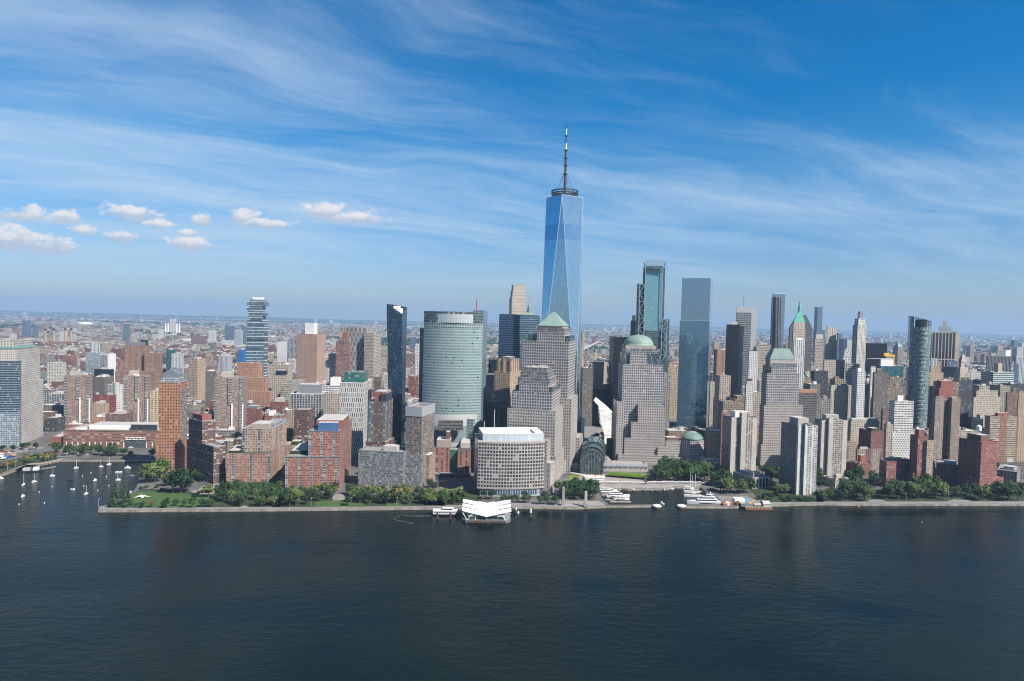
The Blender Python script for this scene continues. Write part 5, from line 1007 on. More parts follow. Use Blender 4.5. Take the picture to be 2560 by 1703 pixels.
gsheet('plaza', 'N', [(240,500),(300,350),(680,345),(1360,430),(1500,470),(2250,470),(2150,543),(1760,535),(1660,560),(1060,574),(950,564),(605,586)], 'paving_rose', .14)
gsheet('quay_paving', 'N', [(0,760),(600,760),(690,830),(0,848)], 'paving_rose', .2)
gsheet('grass_terrace', 'N', [(70,500),(165,350),(300,345),(285,400),(200,525)], 'hedge_top', .24)
gsheet('sports_ground', 'O', [(700,690),(1180,690),(1400,800),(1060,825),(800,795)], 'paving', .14)
gsheet('sports_court', 'O', [(928,772),(950,730),(1175,732),(1210,768)], 'court_blue', .24)
gsheet('court_patch', 'O', [(975,764),(990,742),(1035,742),(1035,764)], 'court_green', .3); gsheet('court_end_patch', 'O', [(1090,762),(1085,742),(1130,742),(1150,762)], 'court_green', .3)
gsheet('south_park_ground', 'Q', [(0,430),(2357,430),(2357,560),(0,565)], 'verge', .14); gsheet('south_terrace_path', 'Q', [(590,545),(740,540),(800,562),(600,565)], 'path', .26); gsheet('steps_terrace', 'Q', [(1490,560),(1560,540),(1730,548),(1760,566)], 'path', .26)
gsheet('south_verge', 'O', [(1180,560),(2357,620),(2357,780),(1400,780)], 'verge', .14)
# streets
def strip(name, a, b_, w, mat, z=.1):
    d = Vector((b_[0]-a[0], b_[1]-a[1])).normalized(); n = Vector((-d.y, d.x))*w/2; sheet(name, [(a[0]-n.x, a[1]-n.y), (b_[0]-n.x, b_[1]-n.y), (b_[0]+n.x, b_[1]+n.y), (a[0]+n.x, a[1]+n.y)], z, mat)
strip('river_road', (-2500, 830), (-760, 1010), 26, 'asphalt'); strip('avenue_road', g2('J',0,260), g2('J',700,130), 34, 'paving', .08)
rd0, rd1 = g2('U', 2180, 1330), g2('U', 2300, 760); strip('cross_street', rd0, rd1, 40, 'asphalt', .08)
strip('school_road', g2('J',650,235), g2('J',2500,290), 12, 'asphalt', .12)
gsheet('hotel_road', 'M', [(170,330),(780,300),(800,400),(170,430)], 'asphalt', .2)
gsheet('memorial_ground', 'U', [(230,640),(700,640),(700,860),(330,860),(230,820)], 'paving', .2)
# river walk of timber on piles at the left
pts = [g2('J',0,655), g2('J',190,590), g2('J',490,462), g2('J',690,457), g2('J',1110,372)]
b = MB()
for (x0, y0), (x1, y1) in zip(pts, pts[1:]):
    n = max(2, int(hypot(x1-x0, y1-y0)/5))
    for k in range(n): s = k/n; x, y = x0+(x1-x0)*s, y0+(y1-y0)*s-.6; b.bar((x, y, WZ-1.5), (x, y, .3), .38, 6)
tag(b.build('pier_pile', 'wood_pile'), kind='structure')
sheet('boardwalk_path', [(x, y-.8) for x, y in pts]+[(x-2, y+11) for x, y in pts[::-1]], .35, 'planks', depth=.9, side='planks')
gsheet('pier_meadow', 'J', [(0,620),(200,540),(480,440),(700,430),(1060,350),(1000,290),(500,300),(0,420)], 'verge', .2)
# ================================================================ TREES
def crown_mesh(name, seed, w, h, kind='round', n=430, leaf=1.25):
    rr = random.Random(seed); b = MB(); clumps = []
    if kind == 'cone':
        for k in range(26):
            s = (k/26)**.8; a = rr.uniform(0, 6.28); R = w/2*(1-s)*.8; clumps.append((cos(a)*R*rr.uniform(.5, 1), sin(a)*R*rr.uniform(.5, 1), h*(.08+.86*s), max(.5, w*.20*(1.08-s))))
    else:
        nc = 15
        for k in range(nc):
            a = k*2.4+rr.uniform(-.4, .4); zz = rr.uniform(-.75, .9); R = sqrt(max(0, 1-zz*zz))*rr.uniform(.45, .74)
            clumps.append((cos(a)*R*w/2, sin(a)*R*w/2, h*.5+zz*h*.33, w*rr.uniform(.17, .25)))
        clumps.append((0, 0, h*.52, w*.30))
    tot = sum(c[3]**2 for c in clumps)
    for cx, cy, cz, R in clumps:
        m = int(n*R*R/tot)+3
        for _ in range(m):
            z = rr.uniform(-.75, 1); a = rr.uniform(0, 6.283); q = sqrt(1-z*z); nv = Vector((cos(a)*q, sin(a)*q, z)); p = Vector((cx, cy, cz))+nv*R*rr.uniform(.72, 1.12)
            nv = (nv+Vector((rr.uniform(-.6, .6), rr.uniform(-.6, .6), rr.uniform(-.2, .7)))).normalized(); t1 = nv.orthogonal().normalized(); t1.rotate(Matrix.Rotation(rr.uniform(0, 3.14), 3, nv)); t2 = nv.cross(t1); s = leaf*rr.uniform(.6, 1.2)/2
            b.face([p+t1*s, p+t2*s*.8, p-t1*s, p-t2*s*.8])
    me = b.build(name, 'leaf_green', link=False, uv=False).data; return me
def trunk_mesh(seed, h, r):
    rr = random.Random(seed); b = MB(); b.bar((0, 0, -.2), (0, 0, h), r*1.25, 6, r*.8)
    for k in range(4): a = k*1.57+rr.uniform(-.4, .4); b.bar((0, 0, h*.85), (cos(a)*h*.55, sin(a)*h*.55, h*1.6), r*.5, 4, r*.15)
    return b.build('trunk', 'bark', link=False, uv=False).data
CROWN = {}; TRUNK = [trunk_mesh(i, 3.2, .34) for i in range(3)]
for lm in ('leaf_green', 'leaf_dark', 'leaf_olive', 'leaf_gold', 'leaf_lime'):
    CROWN[lm] = []
    for i in range(4):
        me = crown_mesh('crown', 11+i*7, 9.4, 8.6 if i % 2 else 9.8); me.materials.clear(); me.materials.append(MATS[lm]); CROWN[lm].append(me)
CROWN['leaf_pine'] = []
for i in range(2):
    me = crown_mesh('crown', 91+i, 8.5, 19, 'cone', 620, 1.1); me.materials.clear(); me.materials.append(MATS['leaf_pine']); CROWN['leaf_pine'].append(me)
TREES = []    # (u, object, zone, tone, size)
ZN = {}
def tree(x, y, zone, tone, s, rnd, z=0.1, bush=False, crop=''):
    s *= 1.33*{'N': 1.25, 'O': 1.2, 'Q': 1.3}.get(crop, 1.0)*(.8 if bush else 1)
    r = thing('bush' if bush else 'conifer' if tone == 'leaf_pine' else 'tree', 'x', 'bush' if bush else 'tree', (x, y, z), rnd.uniform(0, 6.28), zone)
    c = bpy.data.objects.new('crown', rnd.choice(CROWN[tone])); COL.objects.link(c); c.parent = r
    sx = s*rnd.uniform(.88, 1.15)
    if tone == 'leaf_pine': c.location = (0, 0, .8); c.scale = (sx, sx, s)
    else: c.location = (0, 0, -1.2*s if bush else 2.2*s); c.scale = (sx, sx*rnd.uniform(.9, 1.1), s*rnd.uniform(.85, 1.1)*(.75 if bush else 1))
    if not bush:
        t_ = bpy.data.objects.new('trunk', rnd.choice(TRUNK)); COL.objects.link(t_); t_.parent = r; t_.scale = (s, s, s*1.15 if tone != 'leaf_pine' else .9)
    u, v = proj((x, y, 5*s)); TREES.append((u, r, zone, tone, s, bush))
def grove(zone, crop, poly, n, tones, s0, s1, gap=6.0, seed=0, bush=False):
    n = max(3, int(n*(.72 if crop in 'NOQ' else .64))); gap *= 1.25
    rr = random.Random(seed*17+len(TREES)); P = [g2(crop, x, y) for x, y in poly]; xs = [p[0] for p in P]; ys = [p[1] for p in P]; got = []; tries = 0
    def inside(x, y):
        c = False
        for i in range(len(P)):
            (x1, y1), (x2, y2) = P[i], P[i-1]
            if (y1 > y) != (y2 > y) and x < (x2-x1)*(y-y1)/(y2-y1)+x1: c = not c
        return c
    while len(got) < n and tries < 4000:
        tries += 1; x, y = rr.uniform(min(xs), max(xs)), rr.uniform(min(ys), max(ys))
        if not inside(x, y) or any(hypot(x-a, y-b_) < gap for a, b_ in got): continue
        got.append((x, y)); tree(x, y, zone, rr.choice(tones), rr.uniform(s0, s1), rr, bush=bush, crop=crop)
def single(zone, crop, x, y, tone, s, bush=False):
    p = gnd(crop, x, y); tree(p.x, p.y, zone, tone, s, random.Random(int(x*7+y)), bush=bush)
GR, DK, OL, GO = 'leaf_green', 'leaf_dark', 'leaf_olive', 'leaf_gold'
# bases given where each trunk meets the ground
grove('trees in front of the brick school','J',[(720,250),(1400,205),(2150,230),(2340,300),(1500,330),(1260,310)],26,[GR,GR,DK],.8,1.15,8,1)
grove('trees at the foot of the cream tower','J',[(0,200),(420,150),(700,120),(760,170),(250,230),(0,260)],11,[DK,GR],.6,.85,7,2)
grove('bushes along the boardwalk','J',[(30,520),(420,410),(640,330),(1000,330),(1020,360),(690,430),(350,490),(60,560)],24,[GO,GR,OL,GO],.55,.8,6,3)
grove('trees left of the orange tower','K',[(380,60),(760,40),(760,85),(400,85)],6,[GR,DK],.7,.95,7,4)
single('trees on the cove side of the park','K',640,400,OL,1.55); single('trees on the cove side of the park','K',760,390,OL,1.6); single('trees on the cove side of the park','K',700,340,OL,1.5); single('trees on the cove side of the park','K',880,340,GR,1.6); single('trees on the cove side of the park','K',830,300,OL,1.4)
single('trees on the cove side of the park','K',980,530,DK,1.7); single('trees on the cove side of the park','K',1090,525,DK,1.8); single('trees on the cove side of the park','K',1160,520,DK,1.3); single('trees on the cove side of the park','K',900,440,GO,1.0); single('trees on the cove side of the park','K',980,400,OL,1.2); single('trees on the cove side of the park','K',1040,430,GR,1.3)
grove('bushes behind the big lawn','K',[(510,490),(640,450),(850,460),(900,495),(700,492)],9,[GR,DK,GO],.45,.7,4,5,bush=True)
single('conifers at the park tip','K',245,690,'leaf_pine',1.1); single('conifers at the park tip','K',215,700,'leaf_pine',.75); single('conifers at the park tip','K',385,690,'leaf_pine',.95); single('conifers at the park tip','K',350,700,'leaf_pine',.7); single('conifers at the park tip','K',420,690,'leaf_pine',.7)
grove('bushes at the park tip','K',[(140,700),(240,712),(420,716),(420,700),(170,680)],8,[DK,GR],.4,.6,3.5,6,bush=True)
for x, y, tn, s in [(510,716,GR,.42),(588,718,DK,.5),(700,714,GO,.55),(905,715,DK,.75),(1020,695,DK,.65),(1270,625,DK,.7),(870,720,DK,.6)]: single('trees on the lawn edge','K',x,y,tn,s)
grove('trees along the park edge of the lawn','K',[(1130,710),(1520,690),(1520,715),(1200,720)],9,[DK,GR],.6,.85,6,7)
grove('trees below the tan stepped apartments','K',[(1400,590),(1560,545),(1900,500),(2357,500),(2357,700),(1760,700),(1550,620)],46,[GR,GR,DK,DK,OL],.85,1.15,7.5,8)
grove('street trees behind the dark red apartments','K',[(1150,310),(1440,390),(1430,425),(1160,350)],7,[DK,GR],.7,.95,6,9)
grove('trees below the red and blue apartments','L',[(0,620),(430,560),(800,520),(780,610),(560,660),(380,700),(0,705)],30,[GR,DK,DK,OL],.8,1.1,7.5,10)
single('trees below the red and blue apartments','L',300,690,OL,1.2); single('trees below the red and blue apartments','L',600,540,GO,1.0); single('trees below the red and blue apartments','L',970,690,DK,.75)
grove('trees below the grey glass apartments','L',[(900,520),(1100,560),(1400,560),(1900,560),(2100,620),(1900,670),(1450,690),(1200,690),(950,640)],40,[GR,OL,OL,DK],.8,1.15,7.5,11)
single('trees below the grey glass apartments','L',1580,650,GO,1.2); grove('trees below the grey glass apartments','L',[(1880,690),(2357,690),(2357,620),(2050,600)],10,[OL,GR],.8,1.0,7,12)
grove('trees beside the ferry landing','M',[(20,700),(120,600),(560,620),(790,600),(760,640),(400,700)],11,[OL,GR,GR],.75,1.1,7,13)
grove('trees beside the ferry landing','M',[(60,430),(220,420),(220,520),(60,500)],4,[DK],.7,.9,6,14)
for x, y, tn, s in [(930,615,DK,.75),(1050,612,DK,.75),(1240,660,'leaf_green',.72),(1340,668,GR,.72),(1430,668,GR,.75),(1560,668,GR,.72),(1560,610,DK,.75),(1800,690,GR,.72),(1900,690,GR,.78),(2030,700,GR,.75),(1860,610,DK,.7),(1620,668,GR,.66)]: single('trees in front of the bowed exchange','M',x,y,tn,s)
grove('trees on the quay left of the marina','N',[(0,640),(230,600),(420,620),(600,650),(600,760),(300,765),(0,745)],22,[DK,DK,GR],.85,1.1,6.5,15)
grove('dense grove behind the marina','N',[(1400,445),(1560,330),(1900,330),(2250,330),(2300,470),(1900,475),(1500,470)],40,[DK,GR,DK],.95,1.25,7,16)
grove('trees behind the domed pavilion','U',[(2080,960),(2200,860),(2230,960),(2150,1060)],5,[GR,DK],.9,1.1,7,17)
grove('memorial grove trees','U',[(380,930),(420,840),(680,830),(690,900),(420,990)],16,[GR,DK],.8,1.0,7,18)
grove('trees right of the marina','O',[(600,560),(640,420),(860,400),(880,560),(700,640)],13,[DK,DK,GR],.9,1.2,7,19)
for x, y, tn, s in [(850,650,OL,1.35),(800,620,OL,1.1),(900,640,OL,1.15),(1050,650,OL,1.3),(1010,630,OL,1.1),(1110,640,OL,1.1),(1225,640,GR,1.15),(1180,620,GR,1.0),(1640,690,OL,1.25),(1715,690,OL,1.1),(1590,680,GR,.9),(1760,650,OL,1.0)]: single('trees beside the sports court','O',x,y,tn,s)
grove('bushes between the sports court and the nearest slab','O',[(1220,690),(1400,640),(1900,720),(2300,740),(2350,775),(1420,775)],22,[DK,GR,DK],.55,.85,5.5,20,bush=True)
grove('trees below the low pale wing','Q',[(240,540),(330,440),(500,420),(640,520),(600,555),(300,560)],17,[DK,GR],.85,1.15,7,21)
grove('low trees on the south walk','Q',[(0,560),(230,555),(230,500),(0,490)],7,[DK,GR],.5,.7,5,22)
grove('trees below the stair stepped red tower','Q',[(740,540),(830,450),(1270,440),(1290,555),(800,560)],24,[DK,GR,DK,OL],.9,1.2,7,23)
grove('trees between the red brick towers','Q',[(1300,555),(1320,440),(1480,430),(1490,545)],9,[OL,GR],.9,1.15,7,24)
grove('trees below the large dark red tower','Q',[(1510,510),(1620,470),(1840,500),(1830,545),(1600,540)],9,[DK,GR],.65,.9,6.5,25)
grove('trees at the lower right corner','Q',[(1850,560),(1900,500),(2357,470),(2357,565)],17,[DK,GR,OL],.8,1.15,7,26)
grove('trees in the shaded courts behind the slabs','Q',[(320,330),(480,300),(700,400),(520,420),(360,380)],10,[DK],.8,1.0,7,27)
grove('trees in the court left of the nearest slab','O',[(1380,330),(1680,300),(1700,560),(1480,560)],12,[DK,GR],.8,1.0,7,28)
grove('trees in the court by the third slab','G',[(425,1190),(450,1190),(460,1290),(430,1290)],4,[DK],1.1,1.3,6,29)
# each tree gets a label of its own: tone, size, rank from the left in its stand
TONE = {GR:'green', DK:'dark green', OL:'olive green', GO:'yellowing', 'leaf_pine':'pointed', 'leaf_lime':'lime green'}
def ordw(n):
    W1 = ['first','second','third','fourth','fifth','sixth','seventh','eighth','ninth','tenth','eleventh','twelfth','thirteenth','fourteenth','fifteenth','sixteenth','seventeenth','eighteenth','nineteenth','twentieth']
    if n <= 20: return W1[n-1]
    return {2:'twenty',3:'thirty',4:'forty'}[n//10]+'-'+W1[n % 10-1] if n % 10 else {3:'thirtieth',4:'fortieth'}[n//10]
zones = {}
for q in TREES: zones.setdefault((q[2], q[3]), []).append(q)
for (zone, tone), L_ in zones.items():
    L_.sort(key=lambda q: q[0])
    where = zone.split(' ', 1)[1] if zone.split()[0] in ('trees', 'bushes', 'conifers') else 'in the '+zone
    for i, q in enumerate(L_):
        kd = 'bush' if q[5] else 'conifer' if tone == 'leaf_pine' else 'tree'
        if len(L_) == 1: lab = f'{TONE[tone]} {kd} {where}'
        else: lab = f'{TONE[tone]} {kd} {where}, {ordw(i+1)} from left'
        q[1]['label'] = lab
# hedge-like clipped trees on the plaza terrace
def clipped(name, label, crop, pts, h0, h1):
    P = ccw([g2(crop, x, y) for x, y in pts]); loc = Vector((sum(p[0] for p in P)/len(P), sum(p[1] for p in P)/len(P), 0)); r = thing(name, label, 'hedge', loc); b = MB(); rr = random.Random(4)
    b.walls(P, h0, h1-.5); b.cap(P, h1-.5)
    b.build('clipped_mass', 'leaf_lime', r, loc, uv=False); b = MB(); xs = [p[0] for p in P]; ys = [p[1] for p in P]
    for _ in range(900):
        s, t_ = rr.random(), rr.random(); e0 = Vector(P[0]).lerp(Vector(P[1]), s); e1 = Vector(P[3]).lerp(Vector(P[2]), s); q = e0.lerp(e1, t_); nv = Vector((rr.uniform(-.6, .6), rr.uniform(-.8, .4), 1)).normalized(); t1 = nv.orthogonal().normalized(); t2 = nv.cross(t1); p = Vector((q.x, q.y, h1+rr.uniform(-.6, .4))); k = rr.uniform(.5, 1.0)
        b.face([p+t1*k, p+t2*k, p-t1*k, p-t2*k])
    b.build('leaf_top', 'leaf_lime', r, loc, uv=False); b = MB()
    for s in range(9):
        e0 = Vector(P[0]).lerp(Vector(P[1]), (s+.5)/9); e1 = Vector(P[3]).lerp(Vector(P[2]), (s+.5)/9)
        for k in (.25, .75): q = e0.lerp(e1, k); b.bar((q.x, q.y, 0), (q.x, q.y, h0), .25, 5)
    b.build('trunk', 'bark', r, loc, uv=False)
clipped('clipped_hedge', 'long flat topped lime green hedge of clipped trees before the stone podium', 'N', [(745,395),(1335,440),(1340,400),(750,365)], 3.0, 5.4)
# ================================================================ WINTER HALL, WINGS, OCULUS
def arch_hall():
    Y = 948; A, B = gnd('U', 188, 1392), gnd('U', 528, 1412); A.z = B.z = 0; d = (B-A); w = d.length; d.normalize(); nrm = Vector((-d.y, d.x, 0)); cen = (A+B)/2; loc = Vector((cen.x, cen.y, 0)); r = thing('glass_hall', 'dark glass barrel vaulted hall facing the plaza', 'glass hall', loc); R = w/2; hs = at('U', 360, 1060, A.y).z-R*.72
    H_ = at('U', 375, 1035, cen.y).z; hs = H_-R*.86
    steps = [(1.0, 0, 16), (1.07, 16, 44), (1.13, 44, 90)]; n = 18
    for k, (sc, y0, y1) in enumerate(steps):
        prof = lambda yy: [cen+d*(-R*sc)+nrm*yy]+[cen+d*(-R*sc*cos(pi*i/n))+nrm*yy+Vector((0, 0, hs+R*sc*.86*sin(pi*i/n)+(sc-1)*24)) for i in range(n+1)]+[cen+d*(R*sc)+nrm*yy]
        p0, p1 = prof(y0), prof(y1); b = MB(); acc = 0
        for i in range(len(p0)-1):
            L_ = (p0[i+1]-p0[i]).length/2.6; m = (y1-y0)/3.2; b.face([p0[i], p1[i], p1[i+1], p0[i+1]], [(acc, 0), (acc, m), (acc+L_, m), (acc+L_, 0)]); acc += L_
        b.build('vault', 'f_winter', r, loc)
        b = MB(); q = [p for p in p0]; zmax = max(p.z for p in q)
        pts_ = q; b.face(pts_, [((p-cen).dot(d)/2.6+100, p.z/3.2) for p in pts_]); b.build('glazed_end', 'f_winter', r, loc)
        b = MB()
        for i in range(len(p0)-1): b.bar(p0[i]-nrm*.3, p0[i+1]-nrm*.3, .55, 4)
        b.build('arch_rib', 'dark_slate', r, loc)
    b = MB(); 
    for i in range(1, n): b.bar(cen+d*(-R*.72*cos(pi*i/n))-nrm*.25+Vector((0, 0, hs-2+R*.62*sin(pi*i/n))), cen+d*(-R*.98*cos(pi*i/n))-nrm*.25+Vector((0, 0, hs+R*.84*sin(pi*i/n))), .3, 4)
    for i in range(n): b.bar(cen+d*(-R*.72*cos(pi*i/n))-nrm*.25+Vector((0, 0, hs-2+R*.62*sin(pi*i/n))), cen+d*(-R*.72*cos(pi*(i+1)/n))-nrm*.25+Vector((0, 0, hs-2+R*.62*sin(pi*(i+1)/n))), .4, 4)
    for k in range(-3, 4): b.bar(cen+d*(R*.26*k)-nrm*.25, cen+d*(R*.26*k)-nrm*.25+Vector((0, 0, hs+R*.8*sqrt(max(0, 1-(.26*k)**2)))), .28, 4)
    b.build('fan_mullion', 'steel', r, loc)
arch_hall()
def ex_pod(root, loc, bt):
    poly, z = bt[0][1], bt[0][2]; C_, R_ = Vector(poly[0]), Vector(poly[1]); d = R_-C_; w = d.length; d.normalize(); nr = Vector((d.y, -d.x)); rz = atan2(d.y, d.x)
    for k in range(7):
        c_ = C_+d*(w*(.07+.143*k))+nr*.12; b = MB(); b.box((c_.x, c_.y, 9.6), (w*.112, .6, 4.4), rz); b.build('wide_window', 'f_blueband', root, loc)
    for k in range(18):
        c_ = C_+d*(w*(.03+.055*k))+nr*.12; b = MB(); b.box((c_.x, c_.y, z-2.6), (1.5, .6, 1.7), rz); b.build('square_window', 'glass_dark', root, loc)
H('stone_wing', 'long low stone podium wing with wide windows behind the lime hedge', 'building', [('block','U',None,540,1242,1262,950,3,'f_stonebare',{'dp':34,'roof':'roof_tan'}), ('hall_corner','U',(30,),570,690,1185,975,3,'f_stonebare',{'roof':'roof_tan'})], extra=ex_pod)
H('stone_wing', 'low stone wing between the terraced tower and the glass hall', 'building', [('block','U',55,180,None,1262,950,95,'f_stone',{'dp':40,'roof':'roof_tan'}), ('long_side','N',None,0,190,150,925,52,'f_stone',{'dp':14,'roof':'roof_tan'})])
H('stone_wing', 'stone corner block rising left of the glass hall', 'building', [('block','U',10,180,232,838,985,78,'f_stone',{'roof':'roof_tan'})])
def oculus():
    Y = 1165; P = lambda x, y, o=0.0: at('U', x, y, Y+o); c = P(610, 800); loc = Vector((c.x, c.y, 0)); r = thing('transit_hall', 'white winged transit hall with rib spines sweeping up to a point', 'transit hall', loc)
    # the raised wing: two skins of ribs running from the spine up and out to the tip
    inn = [(565,795),(555,720),(530,650),(505,600),(497,520),(488,430),(478,345),(440,300),(398,255)]
    out = [(692,805),(705,740),(712,660),(716,580),(716,500),(700,440),(600,345),(510,270),(430,205)]
    b = MB(); n = len(inn)
    A0 = [P(x, y, 0) for x, y in inn]; B0 = [P(x, y, 7) for x, y in out]; A1 = [P(x, y, 5) for x, y in inn]; B1 = [P(x, y, 12) for x, y in out]
    for i in range(n-1):
        b.face([A0[i], B0[i], B0[i+1], A0[i+1]]); b.face([A1[i+1], B1[i+1], B1[i], A1[i]]); b.face([A1[i], A0[i], A0[i+1], A1[i+1]]); b.face([B0[i], B1[i], B1[i+1], B0[i+1]])
    b.face([A0[-1], B0[-1], B1[-1], A1[-1]]); b.face([B0[0], A0[0], A1[0], B1[0]]); b.build('wing_skin', 'oculus', r, loc)
    b = MB()
    for k in range(26):
        s = k/26*(n-3); i = int(s); f = s-i; a = A0[i].lerp(A0[i+1], f); e = B0[i].lerp(B0[i+1], f); b.bar(a+(a-e).normalized()*2.2, a.lerp(e, .85)+Vector((0, -.25, 0)), .4, 4, .2)
    b.build('rib', 'oculus', r, loc)
    b = MB(); q = ccw([(A0[0].x, A0[0].y), (B0[0].x, B0[0].y), (B1[0].x, B1[0].y+8), (A1[0].x, A1[0].y+8)]); b.prism(q, 0, min(A0[0].z, B0[0].z)+.3); b.build('base_wall', 'oculus', r, loc)
    HEROES.append(([(c.x-30, c.y-10), (c.x+60, c.y-10), (c.x+60, c.y+60), (c.x-30, c.y+60)], 60, 'white winged hall'))
oculus()
def wedge():
    p = at('U', 250, 860, 1090); loc = Vector((p.x, p.y, 0)); r = thing('white_pavilion', 'white wedge shaped pavilion wall beside the tallest skyscraper', 'pavilion', loc)
    P = lambda x, y, o: at('U', x, y, 1090+o)
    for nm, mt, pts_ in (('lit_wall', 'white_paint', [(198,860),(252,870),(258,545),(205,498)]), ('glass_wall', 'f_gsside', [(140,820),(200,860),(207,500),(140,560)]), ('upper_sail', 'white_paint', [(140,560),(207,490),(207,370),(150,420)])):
        b = MB(); f0 = [P(x, y, 0) for x, y in pts_]
        if nm != 'upper_sail': f0[0].z = f0[1].z = 0
        if 1: f1 = [v+Vector((0, 6, 0)) for v in f0]; m = len(f0); b.face(f0, [(0, 0), (6, 0), (6, 8), (0, 8)]); b.face(f1[::-1])
        for i in range(m): b.face([f0[i], f1[i], f1[(i+1) % m], f0[(i+1) % m]])
        b.build(nm, mt, r, loc)
wedge()
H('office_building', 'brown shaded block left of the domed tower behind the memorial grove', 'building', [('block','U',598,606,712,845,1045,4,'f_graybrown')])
H('footbridge', 'pale covered footbridge across the avenue right of the domed pavilion', 'footbridge', [('deck','U',None,2082,2360,1165,985,4,'f_whiterows',{'dp':9,'z0':9.0,'roof':'roof_white'})], extra=lambda r, l, bt: [(lambda b, x, y: (b.box((x, y, 4.5), (1.6, 7, 9.2)), b.build('support', 'conc', r, l)))(MB(), bt[0][1][0][0]+(bt[0][1][1][0]-bt[0][1][0][0])*s, bt[0][1][0][1]+4.5) for s in (.05, .35, .65, .95)])
# ================================================================ BOATS
def hull(b, L, W, h, bow=.45, n=10, z0=-.5, mi=0, sheer=.25, tr=.7):
    """boat hull along +X, bow at +L/2; transom width ratio tr"""
    rings = []
    for k in range(n+1):
        s = k/n; x = -L/2+L*s; wd = W/2*(tr+(1-tr)*min(1, s*3)) if s < 1-bow else W/2*max(.02, 1-((s-(1-bow))/bow)**2.1); zt = h*(1+sheer*max(0, s-.4)/.6); ov = 1 if s < .93 else .6
        rings.append([(x, -wd, zt), (x*.985, -wd*.82, z0), (x*.985, wd*.82, z0), (x, wd, zt)])
    for A, B in zip(rings, rings[1:]):
        for i in range(3): b.face([A[i], B[i], B[i+1], A[i+1]][::-1], None, mi)
        b.face([A[3], B[3], B[0], A[0]][::-1], None, mi)
    b.face(rings[0], None, mi); b.face(rings[-1][::-1], None, mi)
def cabin(b, x0, x1, w0, z0, h, rake=.5, w1=None, mi=0):
    w1 = w1 or w0*.85; B_ = [(x0, -w0/2), (x1, -w0/2*.8), (x1, w0/2*.8), (x0, w0/2)]; T_ = [(x0+rake*.3, -w1/2), (x1-rake, -w1/2*.8), (x1-rake, w1/2*.8), (x0+rake*.3, w1/2)]
    b.walls(B_, z0, z0+h, top=T_, mi=mi); b.cap(T_, z0+h, mi)
def put(r, specs):
    for nm, mat, fn in specs:
        b = MB(); fn(b); b.build(nm, mat, r)
def sailboat(label, crop, x, y, L=8.5, rz=0.0, mast=11.0, mat='white_paint', group='sailboats moored in the cove'):
    L *= .78; rz += .7
    p = gnd(crop, x, y, WZ); r = thing('sailboat', label, 'sailboat', (p.x, p.y, WZ), rz, group)
    put(r, [('hull', mat, lambda b: hull(b, L, L*.3, 1.0)), ('cabin', 'white_paint', lambda b: cabin(b, -L*.15, L*.22, L*.2, 1.0, .7)), ('mast', 'white_paint', lambda b: b.bar((L*.08, 0, 1), (L*.08, 0, mast+1), .17, 5, .12)),
     ('boom', 'canvas', lambda b: b.bar((L*.08, 0, 2.2), (-L*.34, 0, 2.1), .24, 5)), ('rudder', 'navy_hull', lambda b: b.box((-L*.5, 0, .2), (.5, .12, 1.2)))])
    return r
def motorboat(label, crop, x, y, L=8.0, rz=0.0, mat='white_paint', top=True, group='motorboats moored in the cove'):
    L *= .72
    p = gnd(crop, x, y, WZ); r = thing('motorboat', label, 'motorboat', (p.x, p.y, WZ), rz, group)
    sp = [('hull', mat, lambda b: hull(b, L, L*.34, 1.25)), ('windscreen', 'glass_dark', lambda b: cabin(b, -L*.05, L*.14, L*.24, 1.3, .6, .5)), ('engine', 'black_paint', lambda b: b.box((-L*.53, 0, .8), (.7, .6, 1.3)))]
    if top: sp += [('cabin', 'white_paint', lambda b: cabin(b, -L*.2, L*.2, L*.26, 1.2, 1.3, .8)), ('canopy', 'canvas', lambda b: b.box((-L*.06, 0, 3.0), (L*.3, L*.26, .15)))]
    put(r, sp); return r
sailboat('white sailboat nearest the left edge, tallest mast, bow towards the shore', 'J', 435, 830, 11, 1.2, 13.5); sailboat('small white sailboat near the floating dock at the boardwalk', 'J', 632, 778, 7.5, .2, 9.5); sailboat('white sailboat in open water right of the floating dock', 'J', 966, 668, 7.5, -.3, 10)
sailboat('white sailboat moored close under the middle of the sea wall', 'J', 1402, 522, 8, .3, 10.5); sailboat('white sailboat with leaning mast by the sea wall trees', 'J', 1862, 498, 7, 2.9, 10); sailboat('white sailboat farthest back along the sea wall', 'J', 2008, 455, 7.5, .1, 9.5); sailboat('white sailboat just below the grey motor launch', 'J', 2176, 745, 7.5, 2.8, 10.5)
sailboat('small sailboat with dark mast in mid cove', 'J', 1588, 1000, 8, .7, 9)
motorboat('white motorboat with dark stern in the open water at lower left', 'J', 422, 1050, 8.5, 1.5); motorboat('dark hulled open boat in the middle of the cove', 'J', 1300, 745, 8, .3, 'navy_hull', False); motorboat('small white cabin boat right of the dark hulled boat', 'J', 1750, 752, 6.5, 1.0); motorboat('round white dinghy below the dark hulled boat', 'J', 1340, 918, 7, .1, 'white_paint', False)
motorboat('long white launch behind the leaning sailboat', 'J', 2190, 598, 11, .2, 'white_paint', False); motorboat('white cabin cruiser nearest the orange tower', 'K', 408, 208, 11, .2); motorboat('grey open skiff off the park trees', 'K', 456, 308, 8, .3, 'grey_paint', False); motorboat('white boat cut by the left edge of the view', 'J', 15, 716, 9, .1)
motorboat('dark boat with white canopy tied at the park tip', 'K', 445, 535, 10, .9, 'navy_hull')
BU = [(350,1190),(818,1167),(722,965),(962,868),(1518,668),(1675,608),(1958,680),(2003,848),(1800,935),(1545,852),(2132,605)]
buoy0 = None
